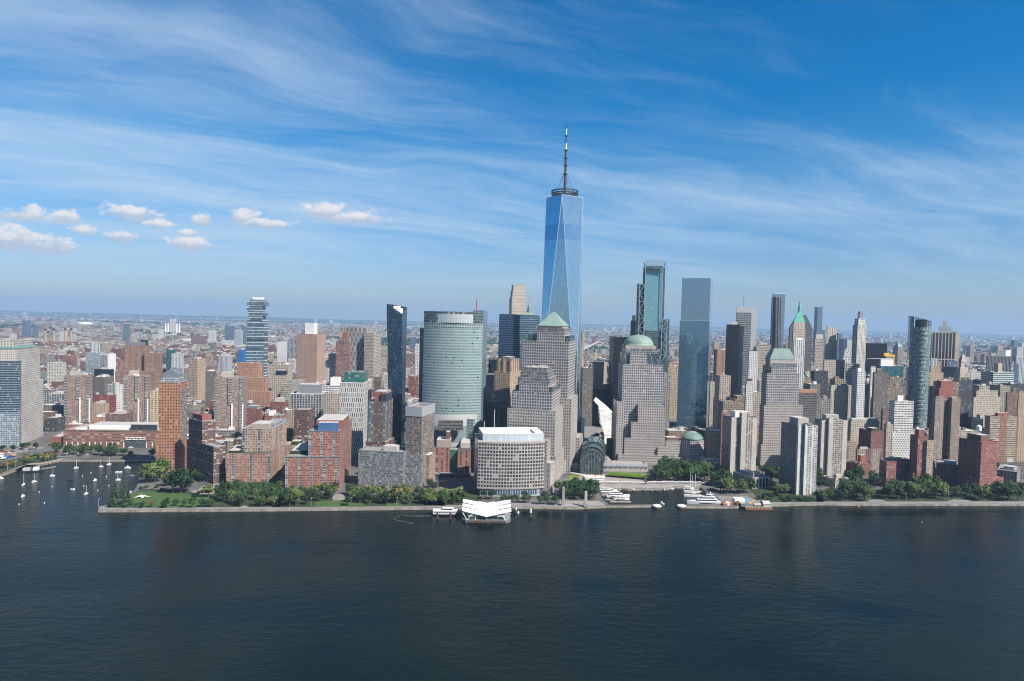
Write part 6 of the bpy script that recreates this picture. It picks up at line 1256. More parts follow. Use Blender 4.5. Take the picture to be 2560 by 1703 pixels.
for i, (x, y) in enumerate(sorted(BU)):
    p = gnd('J', x, y, WZ); r = thing('mooring_buoy', f'small white mooring buoy in the cove, {ordw(i+1)} from left', 'buoy', (p.x, p.y, WZ), 0, 'mooring buoys in the cove')
    b = MB(); b.lathe((0, 0, -.3), [(.1, 0), (.6, .3), (.65, .7), (.3, 1.1), (.15, 1.7), (.05, 1.75)], 8); b.build('float', 'white_paint', r)
p = gnd('Q', 482, 620, WZ); b = MB(); b.lathe((p.x, p.y, WZ-.3), [(.2, 0), (1.1, .4), (1.1, 1.0), (.5, 1.6), (.1, 2.3)], 10); tag(b.build('channel_buoy', 'orange_paint', None, (p.x, p.y, WZ)), 'orange buoy off the south river walk', 'buoy')
p = gnd('H', 378, 1480, WZ); b = MB(); b.lathe((p.x, p.y, WZ-.3), [(.2, 0), (.7, .4), (.7, .9), (.1, 1.5)], 10); tag(b.build('channel_buoy', 'orange_paint', None, (p.x, p.y, WZ)), 'lone small orange buoy far out on the open river', 'buoy')
# yachts
def yacht(label, crop, x, y, L, rz=0.0, decks=2, group='yachts in the marina', mat='white_paint'):
    p = gnd(crop, x, y, WZ); r = thing('yacht', label, 'yacht', (p.x, p.y, WZ), rz, group); W_ = L*.2; h = L*.07+.6
    sp = [('hull', mat, lambda b: hull(b, L, W_, h, .5, 14)), ('hull_stripe', 'glass_dark', lambda b: (b.box((-L*.08, -W_*.5, h*.55), (L*.5, .14, h*.16)), b.box((-L*.08, W_*.5, h*.55), (L*.5, .14, h*.16))))]
    z = h
    for k in range(decks):
        a, c, w = -L*(.38-.07*k), L*(.24-.13*k), W_*(.82-.16*k); hh = L*.052+.4
        sp += [('deck_house', 'white_paint', lambda b, a=a, c=c, w=w, z=z, hh=hh: cabin(b, a, c, w, z, hh, L*.06)), ('window_band', 'glass_dark', lambda b, a=a, c=c, w=w, z=z, hh=hh: cabin(b, a+L*.02, c-L*.012, w*1.0, z+hh*.35, hh*.36, L*.03, w*.97)),
               ('deck_roof', 'white_paint', lambda b, a=a, c=c, w=w, z=z, hh=hh: b.box(((a+c)/2-L*.04, 0, z+hh+.1), ((c-a)*.92, w*1.02, .22)))]; z += hh+.2
    sp += [('radar_arch', 'white_paint', lambda b, z=z: (b.bar((-L*.16, -W_*.25, z), (-L*.19, -W_*.1, z+L*.05), .22, 5), b.bar((-L*.16, W_*.25, z), (-L*.19, W_*.1, z+L*.05), .22, 5), b.box((-L*.19, 0, z+L*.05), (1.0, W_*.3, .3)), b.lathe((-L*.19, 0, z+L*.05), [(.7, 0), (.8, .6), (.1, 1.2)], 8)))]
    put(r, sp); return r
yacht('long sleek white superyacht behind the right breakwater', 'O', 490, 805, 40, pi+.03, 3)
yacht('large white motor yacht with raked bow in the left of the marina', 'N', 900, 700, 29, .08, 2); yacht('white yacht partly behind the quay trees', 'N', 720, 640, 27, .05, 2); yacht('low white cruiser between the quay trees and the large motor yacht', 'N', 790, 602, 15, .05, 1); yacht('small blue white cruiser beside the brown dock', 'N', 955, 742, 19, .05, 1)
yacht('white cabin cruiser at the rear pontoon of the marina', 'O', 255, 575, 15, .1, 1); yacht('white motor yacht alone near the rear centre pontoon', 'N', 1718, 578, 9, .1, 1)
def schooner(label, x, y, L, masts):
    p = gnd('O', x, y, WZ); r = thing('sailing_yacht', label, 'sailing yacht', (p.x, p.y, WZ), pi+.05, 'yachts in the marina')
    put(r, [('hull', 'white_paint', lambda b: hull(b, L, L*.2, 2.2, .5)), ('deck', 'planks', lambda b: b.box((-L*.08, 0, 2.35), (L*.6, L*.12, .2))), ('cabin', 'cream_trim', lambda b: cabin(b, -L*.2, L*.1, L*.1, 2.3, 1.3)), ('bowsprit', 'planks', lambda b: b.bar((L*.48, 0, 2.6), (L*.6, 0, 3.4), .2, 5))])
    for mx, mh in masts: b = MB(); b.bar((mx*L, 0, 2), (mx*L, 0, mh), .35, 6, .2); b.bar((mx*L, 0, 4.4), (mx*L-L*.25, 0, 4.2), .3, 5); b.build('mast', 'white_paint', r)
schooner('white two masted schooner in front of the rear pontoon', 305, 632, 20, [(.1, 30), (-.2, 24)]); schooner('white low sailing yacht with dark deck just ahead of the schooner', 320, 692, 22, [(.05, 26)])
for i, x in enumerate([1085,1138,1195,1302,1355,1418,1462,1518,1612,1655]):
    motorboat(f'small white boat moored stern to the rear pontoon, {ordw(i+1)} from left', 'N', x, 598+(i % 2)*8, 7.5, -1.2+(i % 3)*.15, 'white_paint', i in (1, 4, 8), 'small boats along the rear pontoon')
motorboat('white motor launch leaving the marina mouth', 'N', 1580, 812, 9, -.6, 'white_paint', True, 'boats by the marina')
# floating docks, breakwaters' end drums
def dock(label, crop, a, b_, w, mat='planks', z=WZ+.7, cat='dock'):
    p, q = gnd(crop, *a, z), gnd(crop, *b_, z); c = (p+q)/2; d = q-p; L = d.length; rz = atan2(d.y, d.x); r = thing('floating_dock', label, cat, (c.x, c.y, 0), rz)
    b = MB(); b.box((0, 0, z-.5), (L, w, 1.0)); b.build('deck', mat, r); b = MB(); n = max(2, int(L/14))
    for k in range(n): b.bar((-L/2+L*(k+.5)/n, w/2+.2, WZ-1), (-L/2+L*(k+.5)/n, w/2+.2, z+2.2), .22, 6)
    b.build('guide_pile', 'wood_pile', r)
dock('brown timber dock at the front of the marina', 'N', (775,768), (1102,772), 3.2); dock('long rear pontoon of the marina, left run', 'N', (640,562), (1060,585), 2.6, 'conc'); dock('long rear pontoon of the marina, right run', 'N', (1060,585), (1660,572), 2.6, 'conc'); dock('rear corner pontoon beside the cruiser', 'N', (1760,553), (2150,560), 2.6, 'conc')
dock('right pontoon beside the schooner', 'O', (420,610), (560,600), 2.6, 'conc'); dock('right pontoon beside the low sailing yacht', 'O', (450,680), (620,665), 2.6, 'conc'); dock('short brown dock beside the superyacht bow', 'O', (280,748), (420,745), 3.0); dock('pale dock under the quay trees', 'N', (640,665), (740,660), 2.4, 'conc'); dock('narrow dock along the blue white cruiser', 'N', (700,735), (850,748), 2.4, 'conc')
for lab, c, x, y in (('white topped mooring drum at the tip of the left breakwater', 'N', 1505, 838), ('white topped mooring drum at the tip of the right breakwater', 'O', 145, 838)):
    p = gnd(c, x, y); r = thing('mooring_drum', lab, 'mooring drum', (p.x, p.y, 0)); b = MB(); b.lathe((0, 0, -4), [(5.4, 0), (5.4, 3.9)], 16); b.build('fender', 'wood_pile', r); b = MB(); b.lathe((0, 0, -.1), [(5.2, 0), (4.6, 1.1), (2.5, 1.7), (.1, 1.9)], 16); b.build('cap', 'white_paint', r)
# ferry landing: barge under a white winged tent roof
def terminal():
    c = gnd('M', 970, 905, WZ); a = gnd('M', 600, 960, WZ); e = gnd('M', 1350, 950, WZ); W_ = (e.x-a.x); r = thing('ferry_terminal', 'floating ferry landing under a white winged tent roof', 'ferry terminal', (c.x, c.y, WZ), rad(2)); D = 38.0
    base = [(-W_*.5, -D*.30), (-W_*.43, -D*.44), (W_*.43, -D*.44), (W_*.5, -D*.30), (W_*.5, D*.5), (-W_*.5, D*.5)]
    b = MB(); b.walls(base, -.8, 2.6, cont=True); b.cap(base, 2.6); b.build('barge', 'steel', r)
    b = MB()
    for k in range(15): x = -W_*.37+W_*.74*k/14; b.box((x, -D*.45, 1.0), (.9, .8, 3.4))
    b.build('fender', 'wood_pile', r)
    b = MB()
    for k in (2, 3, 4, 9, 10, 11): x = -W_*.36+W_*.74*k/14; b.box((x, -D*.45, 2.2), (2.2, .9, .9))
    b.build('rubber_buffer', 'rust', r)
    zr = at('M', 970, 865, c.y-D*.40).z-WZ-.6; zc = zr+2.2
    # hall under the roof
    hl = [(-W_*.33, -D*.30), (W_*.33, -D*.30), (W_*.33, D*.42), (-W_*.33, D*.42)]; b = MB(); b.walls(hl, 2.6, zr-1.4, 2.4, 3); b.build('glazed_hall', 'f_darkglass2', r)
    for sx in (-1, 1):
        b = MB(); b.box((sx*W_*.30, -D*.33, 4.6), (7.5, 1.6, 4.0)); b.build('gate_frame', 'white_paint', r); b = MB(); b.box((sx*W_*.30, -D*.355, 4.4), (6.3, .5, 2.9)); b.build('gate_screen', 'green_hull', r)
    # winged roof: a ridge across the middle, each side in three overlapping flaps rising outward
    yb = [-D*.42, -D*.14, D*.14, D*.46]
    b = MB(); m = [(-W_*.17, 1.8), (0, .0), (W_*.17, 1.8)]
    ys = [-D*.46, -D*.3, 0, D*.3, D*.5]; hz = [0, 1.0, 2.4, 3.6, 4.8]
    for (y0, h0), (y1, h1) in zip(zip(ys, hz), zip(ys[1:], hz[1:])):
        for (x0, g0), (x1, g1) in zip(m, m[1:]):
            q = [(x0, y0 if x0 == 0 else max(y0, -D*.41), zr+h0+g0), (x1, y0 if x1 == 0 else max(y0, -D*.41), zr+h0+g1), (x1, y1, zr+h1+g1), (x0, y1, zr+h1+g0)]; b.face(q); b.face([(x, y, z-.25) for x, y, z in q][::-1])
    b.build('roof_centre', 'canvas', r)
    for sx in (-1, 1):
        for k in range(3):
            b = MB(); y0, y1 = yb[k]+(.0 if k == 0 else 1.8), yb[k+1]; h0, h1 = .2+k*1.5, .9+k*1.5
            P = [(sx*W_*.16, y0+.8, zr+h0+1.2), (sx*W_*.51, y0+2.2, zr+h0+4.9), (sx*W_*.51, y1+1.2, zr+h1+5.0), (sx*W_*.16, y1+.8, zr+h1+2.0)]
            if sx < 0: P = P[::-1]
            b.face(P); Q = [(x, y, z-.3) for x, y, z in P]; b.face(Q[::-1])
            for i in range(4): b.face([Q[i], Q[(i+1) % 4], P[(i+1) % 4], P[i]])
            b.build('roof_wing', 'canvas', r)
        for yy in (-D*.40, -D*.05, D*.3):
            b = MB(); b.bar((sx*W_*.40, yy, 2.4), (sx*W_*.50, yy, zr+3.6), .4, 5); b.bar((sx*W_*.40, yy, 2.4), (sx*W_*.3, yy, zr+1.8), .3, 5); b.build('raking_strut', 'white_paint', r)
    b = MB(); b.bar((0, -D*.40, 2.5), (0, -D*.40, zr), .35, 6); b.build('front_post', 'white_paint', r)
    b = MB(); n = 26
    for k in range(n): x = -W_*.3+W_*.6*k/(n-1); b.bar((x, -D*.42, 2.6), (x, -D*.42, 3.8), .06, 4)
    b.bar((-W_*.3, -D*.42, 3.8), (W_*.3, -D*.42, 3.8), .08, 4); b.build('railing', 'steel', r)
    b = MB(); b.box((W_*.1, D*.75, 2.4), (5, D*.5, .5)); b.build('gangway', 'steel', r)
    b = MB(); b.box((-W_*.46, -D*.05, 3.6), (6, 14, 2.2)); b.build('side_shelter', 'green_hull', r)
terminal()
def ferry():
    p = gnd('M', 325, 868, WZ); L = (gnd('M', 520, 868, WZ)-gnd('M', 130, 868, WZ)).length; r = thing('ferry_boat', 'white double deck ferry docking left of the tent roofed landing', 'ferry', (p.x, p.y+4, WZ), rad(1)); W_ = 9
    put(r, [('hull', 'navy_hull', lambda b: hull(b, L, W_, 1.7, .18, 12)), ('main_deck', 'white_paint', lambda b: b.box((-L*.02, 0, 3.4), (L*.92, W_*.94, 3.4))), ('upper_deck', 'white_paint', lambda b: b.box((L*.0, 0, 5.25), (L*.98, W_*.98, .3))),
      ('wheelhouse', 'white_paint', lambda b: cabin(b, -L*.08, L*.3, W_*.6, 5.4, 2.2, 1.0)), ('wheelhouse_window', 'glass_dark', lambda b: cabin(b, -L*.06, L*.29, W_*.63, 6.1, .9, .5)), ('sun_roof', 'white_paint', lambda b: b.box((L*.1, 0, 7.7), (L*.44, W_*.66, .22))), ('mast', 'steel', lambda b: b.bar((L*.05, 0, 7.7), (L*.05, 0, 10.8), .16, 5))])
    for k in range(13):
        for sy in (-1, 1):
            b = MB(); b.box((-L*.42+L*.80*k/12, sy*W_*.475, 3.7), (1.25, .16, 1.15)); b.build('window', 'glass_dark', r)
    b = MB()
    for k in range(22): b.bar((-L*.45+L*.38*k/21, -W_*.47, 5.3), (-L*.45+L*.38*k/21, -W_*.47, 6.4), .05, 4)
    b.bar((-L*.45, -W_*.47, 6.4), (-L*.07, -W_*.47, 6.4), .06, 4); b.build('railing', 'white_paint', r)
ferry()
for i, (c, x, y, hh, cap) in enumerate([('M',207,915,7,0),('M',407,915,7,0),('M',1425,820,6,1),('M',1458,880,6,1),('M',1652,890,9,1)]):
    p = gnd(c, x, y, WZ); lab = ['dark timber pile cluster in front of the ferry, left one','dark timber pile cluster in front of the ferry, right one','white capped pile cluster right of the tent roof, rear one','white capped pile cluster right of the tent roof, front one','tall white capped pile cluster farthest right of the landing'][i]
    r = thing('pile_cluster', lab, 'pile cluster', (p.x, p.y, WZ)); b = MB()
    for k in range(6): a = k*1.047; b.bar((cos(a)*1.0, sin(a)*1.0, -2), (cos(a)*.6, sin(a)*.6, hh), .42, 6)
    b.build('timber_pile', 'wood_pile', r)
    if cap: b = MB(); b.lathe((0, 0, hh*.55), [(1.15, 0), (1.1, hh*.42), (.1, hh*.5)], 10); b.build('white_cap', 'white_paint', r)
# ferry wake: broken foam left on the water
b = MB(); rr = random.Random(12)
for (x0, y0), (x1, y1), wd, n in (((1560,860),(1640,815),5,24),((1640,815),(1900,828),4,26),((1850,822),(2040,815),7,60),((1570,870),(1800,915),4,30)):
    for k in range(n):
        s = rr.random(); p = gnd('L', x0+(x1-x0)*s, y0+(y1-y0)*s+rr.gauss(0, wd), WZ+.22); a = rr.uniform(.5, 2.0); c_ = rr.uniform(.25, .6); b.face([(p.x-a, p.y, p.z), (p.x, p.y-c_, p.z), (p.x+a, p.y, p.z), (p.x+a*.2, p.y+c_, p.z)])
tag(b.build('wake_foam', 'foam', uv=False), kind='stuff')
# timber fender piles set against the river wall
p0, p1 = gnd('K', 1050, 752, WZ), gnd('K', 1300, 750, WZ); r = thing('timber_fender', 'row of brown timber fender piles against the river wall below the lawn', 'fender', ((p0.x+p1.x)/2, (p0.y+p1.y)/2-1, WZ)); L_ = (p1-p0).length
for k in range(22): b = MB(); x = -L_/2+L_*k/21; b.bar((x, (p1.y-p0.y)*x/L_, -1), (x, (p1.y-p0.y)*x/L_, 3.0), .42, 6); b.build('pile', 'wood_pile', r, uv=False)
# work barge and pier barge
def work_barge():
    p = gnd('O', 1350, 905, WZ); L = (gnd('O', 1555, 905, WZ)-gnd('O', 1140, 905, WZ)).length; r = thing('work_barge', 'rusty work barge with sheds and cream tank at the south walk', 'barge', (p.x, p.y+9, WZ), rad(3))
    put(r, [('deck', 'rust', lambda b: b.box((0, 0, .8), (L, 17, 3.0))), ('white_shed', 'roof_white', lambda b: (b.box((-L*.55, 10, 5), (12, 9, 8)))), ('grey_shed', 'steel', lambda b: b.box((-L*.38, 2, 3.8), (14, 10, 3.2))), ('tank', 'cream_trim', lambda b: b.bar((-L*.1, 0, 4), (L*.16, 0, 4), 1.7, 12)),
      ('crane_arm', 'yellow_paint', lambda b: (b.box((-L*.2, 3, 4), (4, 3, 3.4)), b.bar((-L*.2, 3, 5), (-L*.02, 3, 9), .5, 5))), ('gable_shed', 'roof_pale', lambda b: (b.box((L*.36, 2, 4), (L*.26, 10, 3.4)), b.face([(L*.22, -3.4, 5.7), (L*.5, -3.4, 5.7), (L*.5, 2, 8.4), (L*.22, 2, 8.4)]), b.face([(L*.5, 7.4, 5.7), (L*.22, 7.4, 5.7), (L*.22, 2, 8.4), (L*.5, 2, 8.4)]))),
      ('stacked_timber', 'planks', lambda b: [b.box((-L*.45+i*L*.11, -6.5, 2.8), (L*.09, 3, 1.0)) for i in range(9)])])
work_barge()
def pier_barge():
    p = gnd('J', 600, 580, WZ); r = thing('pier_barge', 'dark floating landing barge with white shed and ramp at the boardwalk', 'barge', (p.x, p.y, WZ), rad(20))
    put(r, [('hull', 'navy_hull', lambda b: b.box((0, 0, .6), (24, 9, 2.4))), ('shed', 'roof_pale', lambda b: b.box((-6, 0, 3.4), (8, 6, 3.2))), ('white_shed', 'roof_white', lambda b: b.box((4, 0, 3.6), (6, 6, 3.6))), ('canopy_frame', 'dark_steel', lambda b: [b.bar((x, y, 1.8), (x, y, 8), .25, 5) for x in (-11, 0, 11) for y in (-4, 4)]+[b.bar((-11, y, 8), (11, y, 8), .25, 5) for y in (-4, 4)]), ('ramp', 'steel', lambda b: b.bar((9, 3, 2), (24, 9, 3.2), 1.1, 4))])
pier_barge()
# pylons, flagpoles, lamp posts
for i, (x, y0, y1, w) in enumerate([(50, 545, 830, 3.0), (397, 610, 850, 3.2)]):
    a = gnd('N', x, y1); z = at('N', x, y0, a.y).z; r = thing('pylon', ['grey stone pylon on the quay, left one of the pair', 'pale stone pylon on the quay beside the breakwater'][i], 'pylon', (a.x, a.y, 0)); b = MB(); b.box((0, 0, z*.12), (4.6, 4.6, z*.24)); b.build('plinth', 'grey_trim', r)
    b = MB(); q = [(-w/2, -w/2), (w/2, -w/2), (w/2, w/2), (-w/2, w/2)]; b.walls(q, z*.24, z, top=inset(q, .3)); b.cap(inset(q, .3), z); b.build('shaft', ['grey_trim', 'roof_pale'][i], r)
p = gnd('N', 1322, 500); b = MB(); z = at('N', 1322, 428, p.y).z; b.box((p.x, p.y, z/2), (2.2, 2.2, z)); b.box((p.x, p.y, .5), (3.6, 3.6, 1.0)); tag(b.build('plaza_pillar', 'brick_brown', None, (p.x, p.y, 0)), 'single brown stone pillar standing on the plaza', 'pillar')
L0 = None
for i, (c, x, y) in enumerate([('J',135,560),('J',283,510),('J',482,440),('J',843,440),('J',960,385),('J',1225,345),('J',1620,335),('K',30,712),('L',36,690),('L',500,700),('L',1000,690),('L',1600,690),('M',1930,690),('Q',1022,560),('Q',1500,560)]):
    p = gnd(c, x, y); r = thing('street_lamp', f'pale lamp post along the waterfront walk, {ordw(i+1)} from left', 'street lamp', (p.x, p.y, .2), rad(90*(i % 2)), 'waterfront lamp posts'); b = MB(); b.bar((0, 0, 0), (0, 0, 8.5), .16, 6, .1); b.build('post', 'roof_pale', r); b = MB(); b.bar((0, 0, 8.4), (1.8, 0, 8.9), .1, 5); b.box((2.0, 0, 8.9), (1.0, .4, .2)); b.build('lamp_head', 'roof_white', r)
# plaza umbrellas and the cafe tent
def umb_mesh():
    b = MB(); b.lathe((0, 0, 0), [(1.5, 2.5), (1.45, 2.6), (.1, 3.2)], 8); return b.build('canopy', 'parasol', link=False, uv=False).data
def umb_pole():
    b = MB(); b.bar((0, 0, 0), (0, 0, 3.6), .07, 5); b.box((0, 0, .06), (.8, .8, .12)); return b.build('pole', 'steel', link=False, uv=False).data
UM, UPm = umb_mesh(), umb_pole()
def umbrella(x, y, label, group):
    r = thing('parasol', label, 'parasol', (x, y, .2), 0, group)
    for nm, me in (('canopy', UM), ('pole', UPm)): o = bpy.data.objects.new(nm, me); COL.objects.link(o); o.parent = r
rr = random.Random(8); rows = []
for (c, x0, y0, x1, y1, n, lab) in [('N',465,485,905,492,15,'front plaza row left of the pillar'),('N',960,490,1300,505,9,'plaza row just left of the pillar'),('N',1390,490,1660,492,10,'row just right of the pillar'),('N',1700,490,2160,497,16,'row under the grove by the rear pontoon'),('N',860,372,1140,392,8,'row under the lime hedge'),('N',180,355,370,385,8,'cluster in front of the glass hall')]:
    for k in range(n):
        p = gnd(c, x0+(x1-x0)*k/max(1, n-1)+rr.uniform(-5, 5), y0+(y1-y0)*k/max(1, n-1)+rr.uniform(-4, 4)); umbrella(p.x, p.y, f'white parasol, {ordw(k+1)} from left in the {lab}', 'white parasols on the plaza')
def cafe():
    a, e = gnd('N', 390, 430), gnd('N', 695, 440); L = (e-a).length; c = (a+e)/2; r = thing('cafe_tent', 'long cream roofed cafe tent with white side curtains on the plaza', 'tent', (c.x, c.y+5, 0), atan2(e.y-a.y, e.x-a.x))
    b = MB(); b.box((0, 0, 1.5), (L, 9, 3.0)); b.build('curtain', 'white_paint', r); b = MB()
    for s in (-1, 1): b.face([(-L/2-.5, s*5.2, 3.1), (L/2+.5, s*5.2, 3.1), (L/2+.5, 0, 4.9), (-L/2-.5, 0, 4.9)][::-1 if s > 0 else 1])
    b.build('roof', 'cream_roof', r); b = MB(); b.box((L*.05, 1, 5.3), (L*.14, 3, 1.4)); b.build('roof_sign_block', 'red_paint', r)
cafe()
# park pavilion, green roofed wave canopy, white sculpture
def pavilion():
    p = gnd('K', 1420, 525); r = thing('park_pavilion', 'small open pavilion with flat green copper roof at the park edge', 'pavilion', (p.x, p.y, 0), rad(18)); b = MB()
    for x in (-6, -3, 3, 6):
        for y in (-4, 4): b.bar((x, y, 0), (x, y, 5), .5, 8)
    b.build('column', 'brick_red', r); b = MB(); q = [(-8, -6), (8, -6), (8, 6), (-8, 6)]; b.walls(q, 5, 5.8); b.cap(q, 5, flip=True); b.walls(q, 5.8, 7.4, top=inset(q, 4)); b.cap(inset(q, 4), 7.4); b.build('roof', 'copper', r); b = MB(); b.box((0, 0, .2), (15, 11, .5)); b.build('floor', 'conc', r)
pavilion()
def canopy():
    a, e = gnd('M', 240, 540), gnd('M', 600, 530); L = (e-a).length; c = (a+e)/2; r = thing('wave_canopy', 'low curving canopy with planted roof near the ferry landing', 'canopy', (c.x, c.y+3, 0), 0.12); b = MB(); t_ = MB(); n = 16
    h = lambda s: 6.0-4.2*sin(pi*s)**1.4+1.5*s
    for k in range(n):
        s0, s1 = k/n, (k+1)/n; x0, x1 = -L/2+L*s0, -L/2+L*s1; w0, w1 = 7*(.5+.5*sin(pi*s0)), 7*(.5+.5*sin(pi*s1))
        q = [(x0, -w0, h(s0)), (x1, -w1, h(s1)), (x1, w1, h(s1)+.8), (x0, w0, h(s0)+.8)]; t_.face([(x, y, z+.55) for x, y, z in q]); b.face(q[::-1]); b.face([q[0], q[1], (q[1][0], q[1][1], q[1][2]+.6), (q[0][0], q[0][1], q[0][2]+.6)]); b.face([q[2], q[3], (q[3][0], q[3][1], q[3][2]+.6), (q[2][0], q[2][1], q[2][2]+.6)])
    b.build('curved_edge', 'cream_trim', r); t_.build('planted_roof', 'leaf_olive', r); b = MB()
    for s in (.12, .35, .6, .85): b.bar((-L/2+L*s, 0, 0), (-L/2+L*s, 0, h(s)), .3, 6)
    b.build('post', 'dark_steel', r)
canopy()
p = gnd('K', 585, 585); r = thing('lawn_tent', 'white star shaped canopy lying on the big lawn', 'canopy', (p.x, p.y, .2), .2); b = MB(); n = 10; pts_ = [(cos(2*pi*i/n)*(9.5 if i % 2 == 0 else 3.6), sin(2*pi*i/n)*(6 if i % 2 == 0 else 2.4), .5 if i % 2 == 0 else 1.6) for i in range(n)]
for i in range(n): b.face([pts_[i], pts_[(i+1) % n], (0, 0, 2.9)])
b.build('fabric', 'white_paint', r); b = MB(); b.bar((-.5, 0, 0), (-.5, 0, 5.2), .15, 5); b.build('pole', 'white_paint', r)
p = gnd('J', 760, 300); r = thing('pier_pavilion', 'grey flat roofed kiosk among the boardwalk bushes', 'kiosk', (p.x, p.y, 0), rad(25)); b = MB(); b.box((0, 0, 1.7), (21, 9, 3.4)); b.build('kiosk_wall', 'conc', r, uv=False); b = MB(); b.box((0, 0, 3.6), (25, 12, .5)); b.build('roof', 'steel', r)
p = gnd('J', 1180, 340); b = MB(); b.box((p.x, p.y, 1.4), (16, 5, 2.8), .2); b.box((p.x, p.y, 2.95), (18, 7, .3), .2); tag(b.build('beach_hut', 'grey_paint', None, (p.x, p.y, 0)), 'low grey hut where the boardwalk meets the sea wall', 'hut')
# ================================================================ VEHICLES
def car_protos():
    def body(L, W_, h, c0, c1, ch, nm):
        b = MB(); q = [(-L/2, -W_/2), (L/2, -W_/2), (L/2, W_/2), (-L/2, W_/2)]; b.walls(inset(q, .06), .35, h, top=q); b.cap(q, h); m = b.build('body', 'white_paint', link=False, uv=False).data
        b = MB(); q2 = [(c0, -W_*.46), (c1, -W_*.46), (c1, W_*.46), (c0, W_*.46)]; q3 = [(c0+.35, -W_*.38), (c1-.6, -W_*.38), (c1-.6, W_*.38), (c0+.35, W_*.38)]; b.walls(q2, h, h+ch, top=q3); g = b.build('window_band', 'glass_dark', link=False, uv=False).data
        b = MB(); b.box(((c0+c1)/2-.12, 0, h+ch+.04), (c1-c0-.95, W_*.76, .1)); rf = b.build('roof', 'white_paint', link=False, uv=False).data; return m, g, rf
    return {'car': body(4.6, 1.9, .95, -1.6, 1.3, .6, 'car'), 'van': body(6.2, 2.2, 1.5, -3.0, 2.2, 1.0, 'van'), 'bus': body(11.5, 2.6, 1.5, -5.6, 5.5, 1.6, 'bus')}
CARS = car_protos(); b = MB(); b.bar((0, -.11, 0), (0, .11, 0), .34, 10); WHEEL = b.build('wheel', 'tyre', link=False, uv=False).data
def vehicle(kind, paint, crop, x, y, rz, label, s=1.0):
    p = gnd(crop, x, y, .2); r = thing('parked_'+kind, label, kind, (p.x, p.y, .25), rz)
    for nm, me in zip(('body', 'window_band', 'roof'), CARS[kind]):
        o = bpy.data.objects.new(nm, me.copy() if nm != 'window_band' else me); COL.objects.link(o); o.parent = r
        if nm != 'window_band': o.data.materials.clear(); o.data.materials.append(MATS[paint])
    Lx = {'car': 1.45, 'van': 2.0, 'bus': 3.9}[kind]
    for sx in (-1, 1):
        for sy in (-1, 1): o = bpy.data.objects.new('wheel', WHEEL); COL.objects.link(o); o.parent = r; o.location = (sx*Lx, sy*{'car': .85, 'van': 1.0, 'bus': 1.2}[kind], .34)
for kind, paint, c, x, y, rz, lab in [('van','red_paint','J',665,140,.4,'red van on the avenue below the cream tower'),('car','grey_paint','J',585,160,.4,'grey car left of the red van'),('car','black_paint','J',550,180,.4,'black car nearest the boardwalk on the avenue'),('car','white_paint','J',620,150,.4,'white car just behind the red van'),('bus','orange_paint','J',75,245,.1,'orange bus at the left edge of the avenue'),('van','white_paint','J',150,245,.1,'white van right of the orange bus'),('van','pink_paint','J',1010,260,.1,'bright pink van by the school trees'),('car','orange_paint','J',1090,262,.1,'orange car right of the pink van'),('car','white_paint','J',1210,258,.1,'white car under the school trees, left of two'),('car','white_paint','J',1420,258,.1,'white car under the school trees, middle one'),('car','white_paint','J',1605,272,.1,'white car nearest the sea wall trees'),('van','white_paint','J',1165,215,.1,'white van half hidden by the school trees'),
  ('car','yellow_paint','M',330,345,.1,'yellow taxi in front of the red hotel'),('car','white_paint','M',268,340,.1,'white car beside the yellow taxi'),('car','orange_paint','M',745,300,.4,'orange taxi in the hotel shadow'),('car','blue_paint','M',200,300,.1,'blue car at the hotel kerb'),('car','grey_paint','M',560,370,.1,'grey car on the shaded hotel road'),
  ('car','white_paint','L',1000,490,.3,'white car on the lane between the red blue and grey glass apartments'),('car','white_paint','L',1065,500,.3,'white car turning in the park lane'),('car','white_paint','K',1080,290,.4,'white car behind the dark red apartments'),('car','white_paint','K',1140,315,.4,'second white car by the dark red apartments'),('car','red_paint','L',140,370,.2,'red car in the gap left of the red blue apartments'),
  ('van','white_paint','U',2230,860,1.2,'white van on the cross street beyond the domed pavilion'),('car','grey_paint','U',2280,900,1.2,'grey car on the cross street'),('car','white_paint','U',2310,800,1.2,'white car far up the cross street'),('car','black_paint','U',2260,960,1.2,'black car on the cross street in shade'),('bus','blue_paint','J',150,330,.5,'blue sided bus among tents at the left edge'),('van','white_paint','A',855,995,.1,'white van at the school entrance')]: vehicle(kind, paint, c, x, y, rz, lab)
for i, (x, y, m) in enumerate([(20,330,'canvas'),(60,365,'canvas'),(110,340,'blue_paint'),(15,290,'canvas'),(250,310,'orange_paint')]):
    p = gnd('J', x, y); r = thing('market_tent', ['white peaked tent at the left edge, middle one','white peaked tent nearest the boardwalk bushes','blue peaked tent by the avenue','white peaked tent farthest back at the left edge','orange peaked tent right of the blue one'][i], 'tent', (p.x, p.y, 0), .3, 'peaked tents by the avenue'); b = MB(); q = [(-3, -3), (3, -3), (3, 3), (-3, 3)]; b.walls(q, 2.4, 4.2, top=inset(q, 3.9)); b.build('canopy', m, r); b = MB(); [b.bar((x_, y_, 0), (x_, y_, 2.5), .1, 4) for x_, y_ in q]; b.build('leg', 'steel', r)
# rubble of red canoes and nets by the right breakwater
p = gnd('O', 890, 815); r = thing('market_stalls', 'cluster of red and white stall roofs at the right breakwater root', 'stall', (p.x, p.y, 0)); rr = random.Random(2)
for k in range(9):
    b = MB(); q = [(rr.uniform(-13, 13), rr.uniform(-5, 6))]; x, y = q[0]; z = rr.uniform(2, 3.4); qq = [(x-2.4, y-2), (x+2.4, y-2), (x+2.4, y+2), (x-2.4, y+2)]; b.walls(qq, 0, z); b.walls(inset(qq, -.4), z, z+1.3, top=inset(qq, 2)); b.build('stall_roof', rr.choice(['stall_red', 'stall_red', 'roof_white', 'rust']), r)
for o in r.children: pass
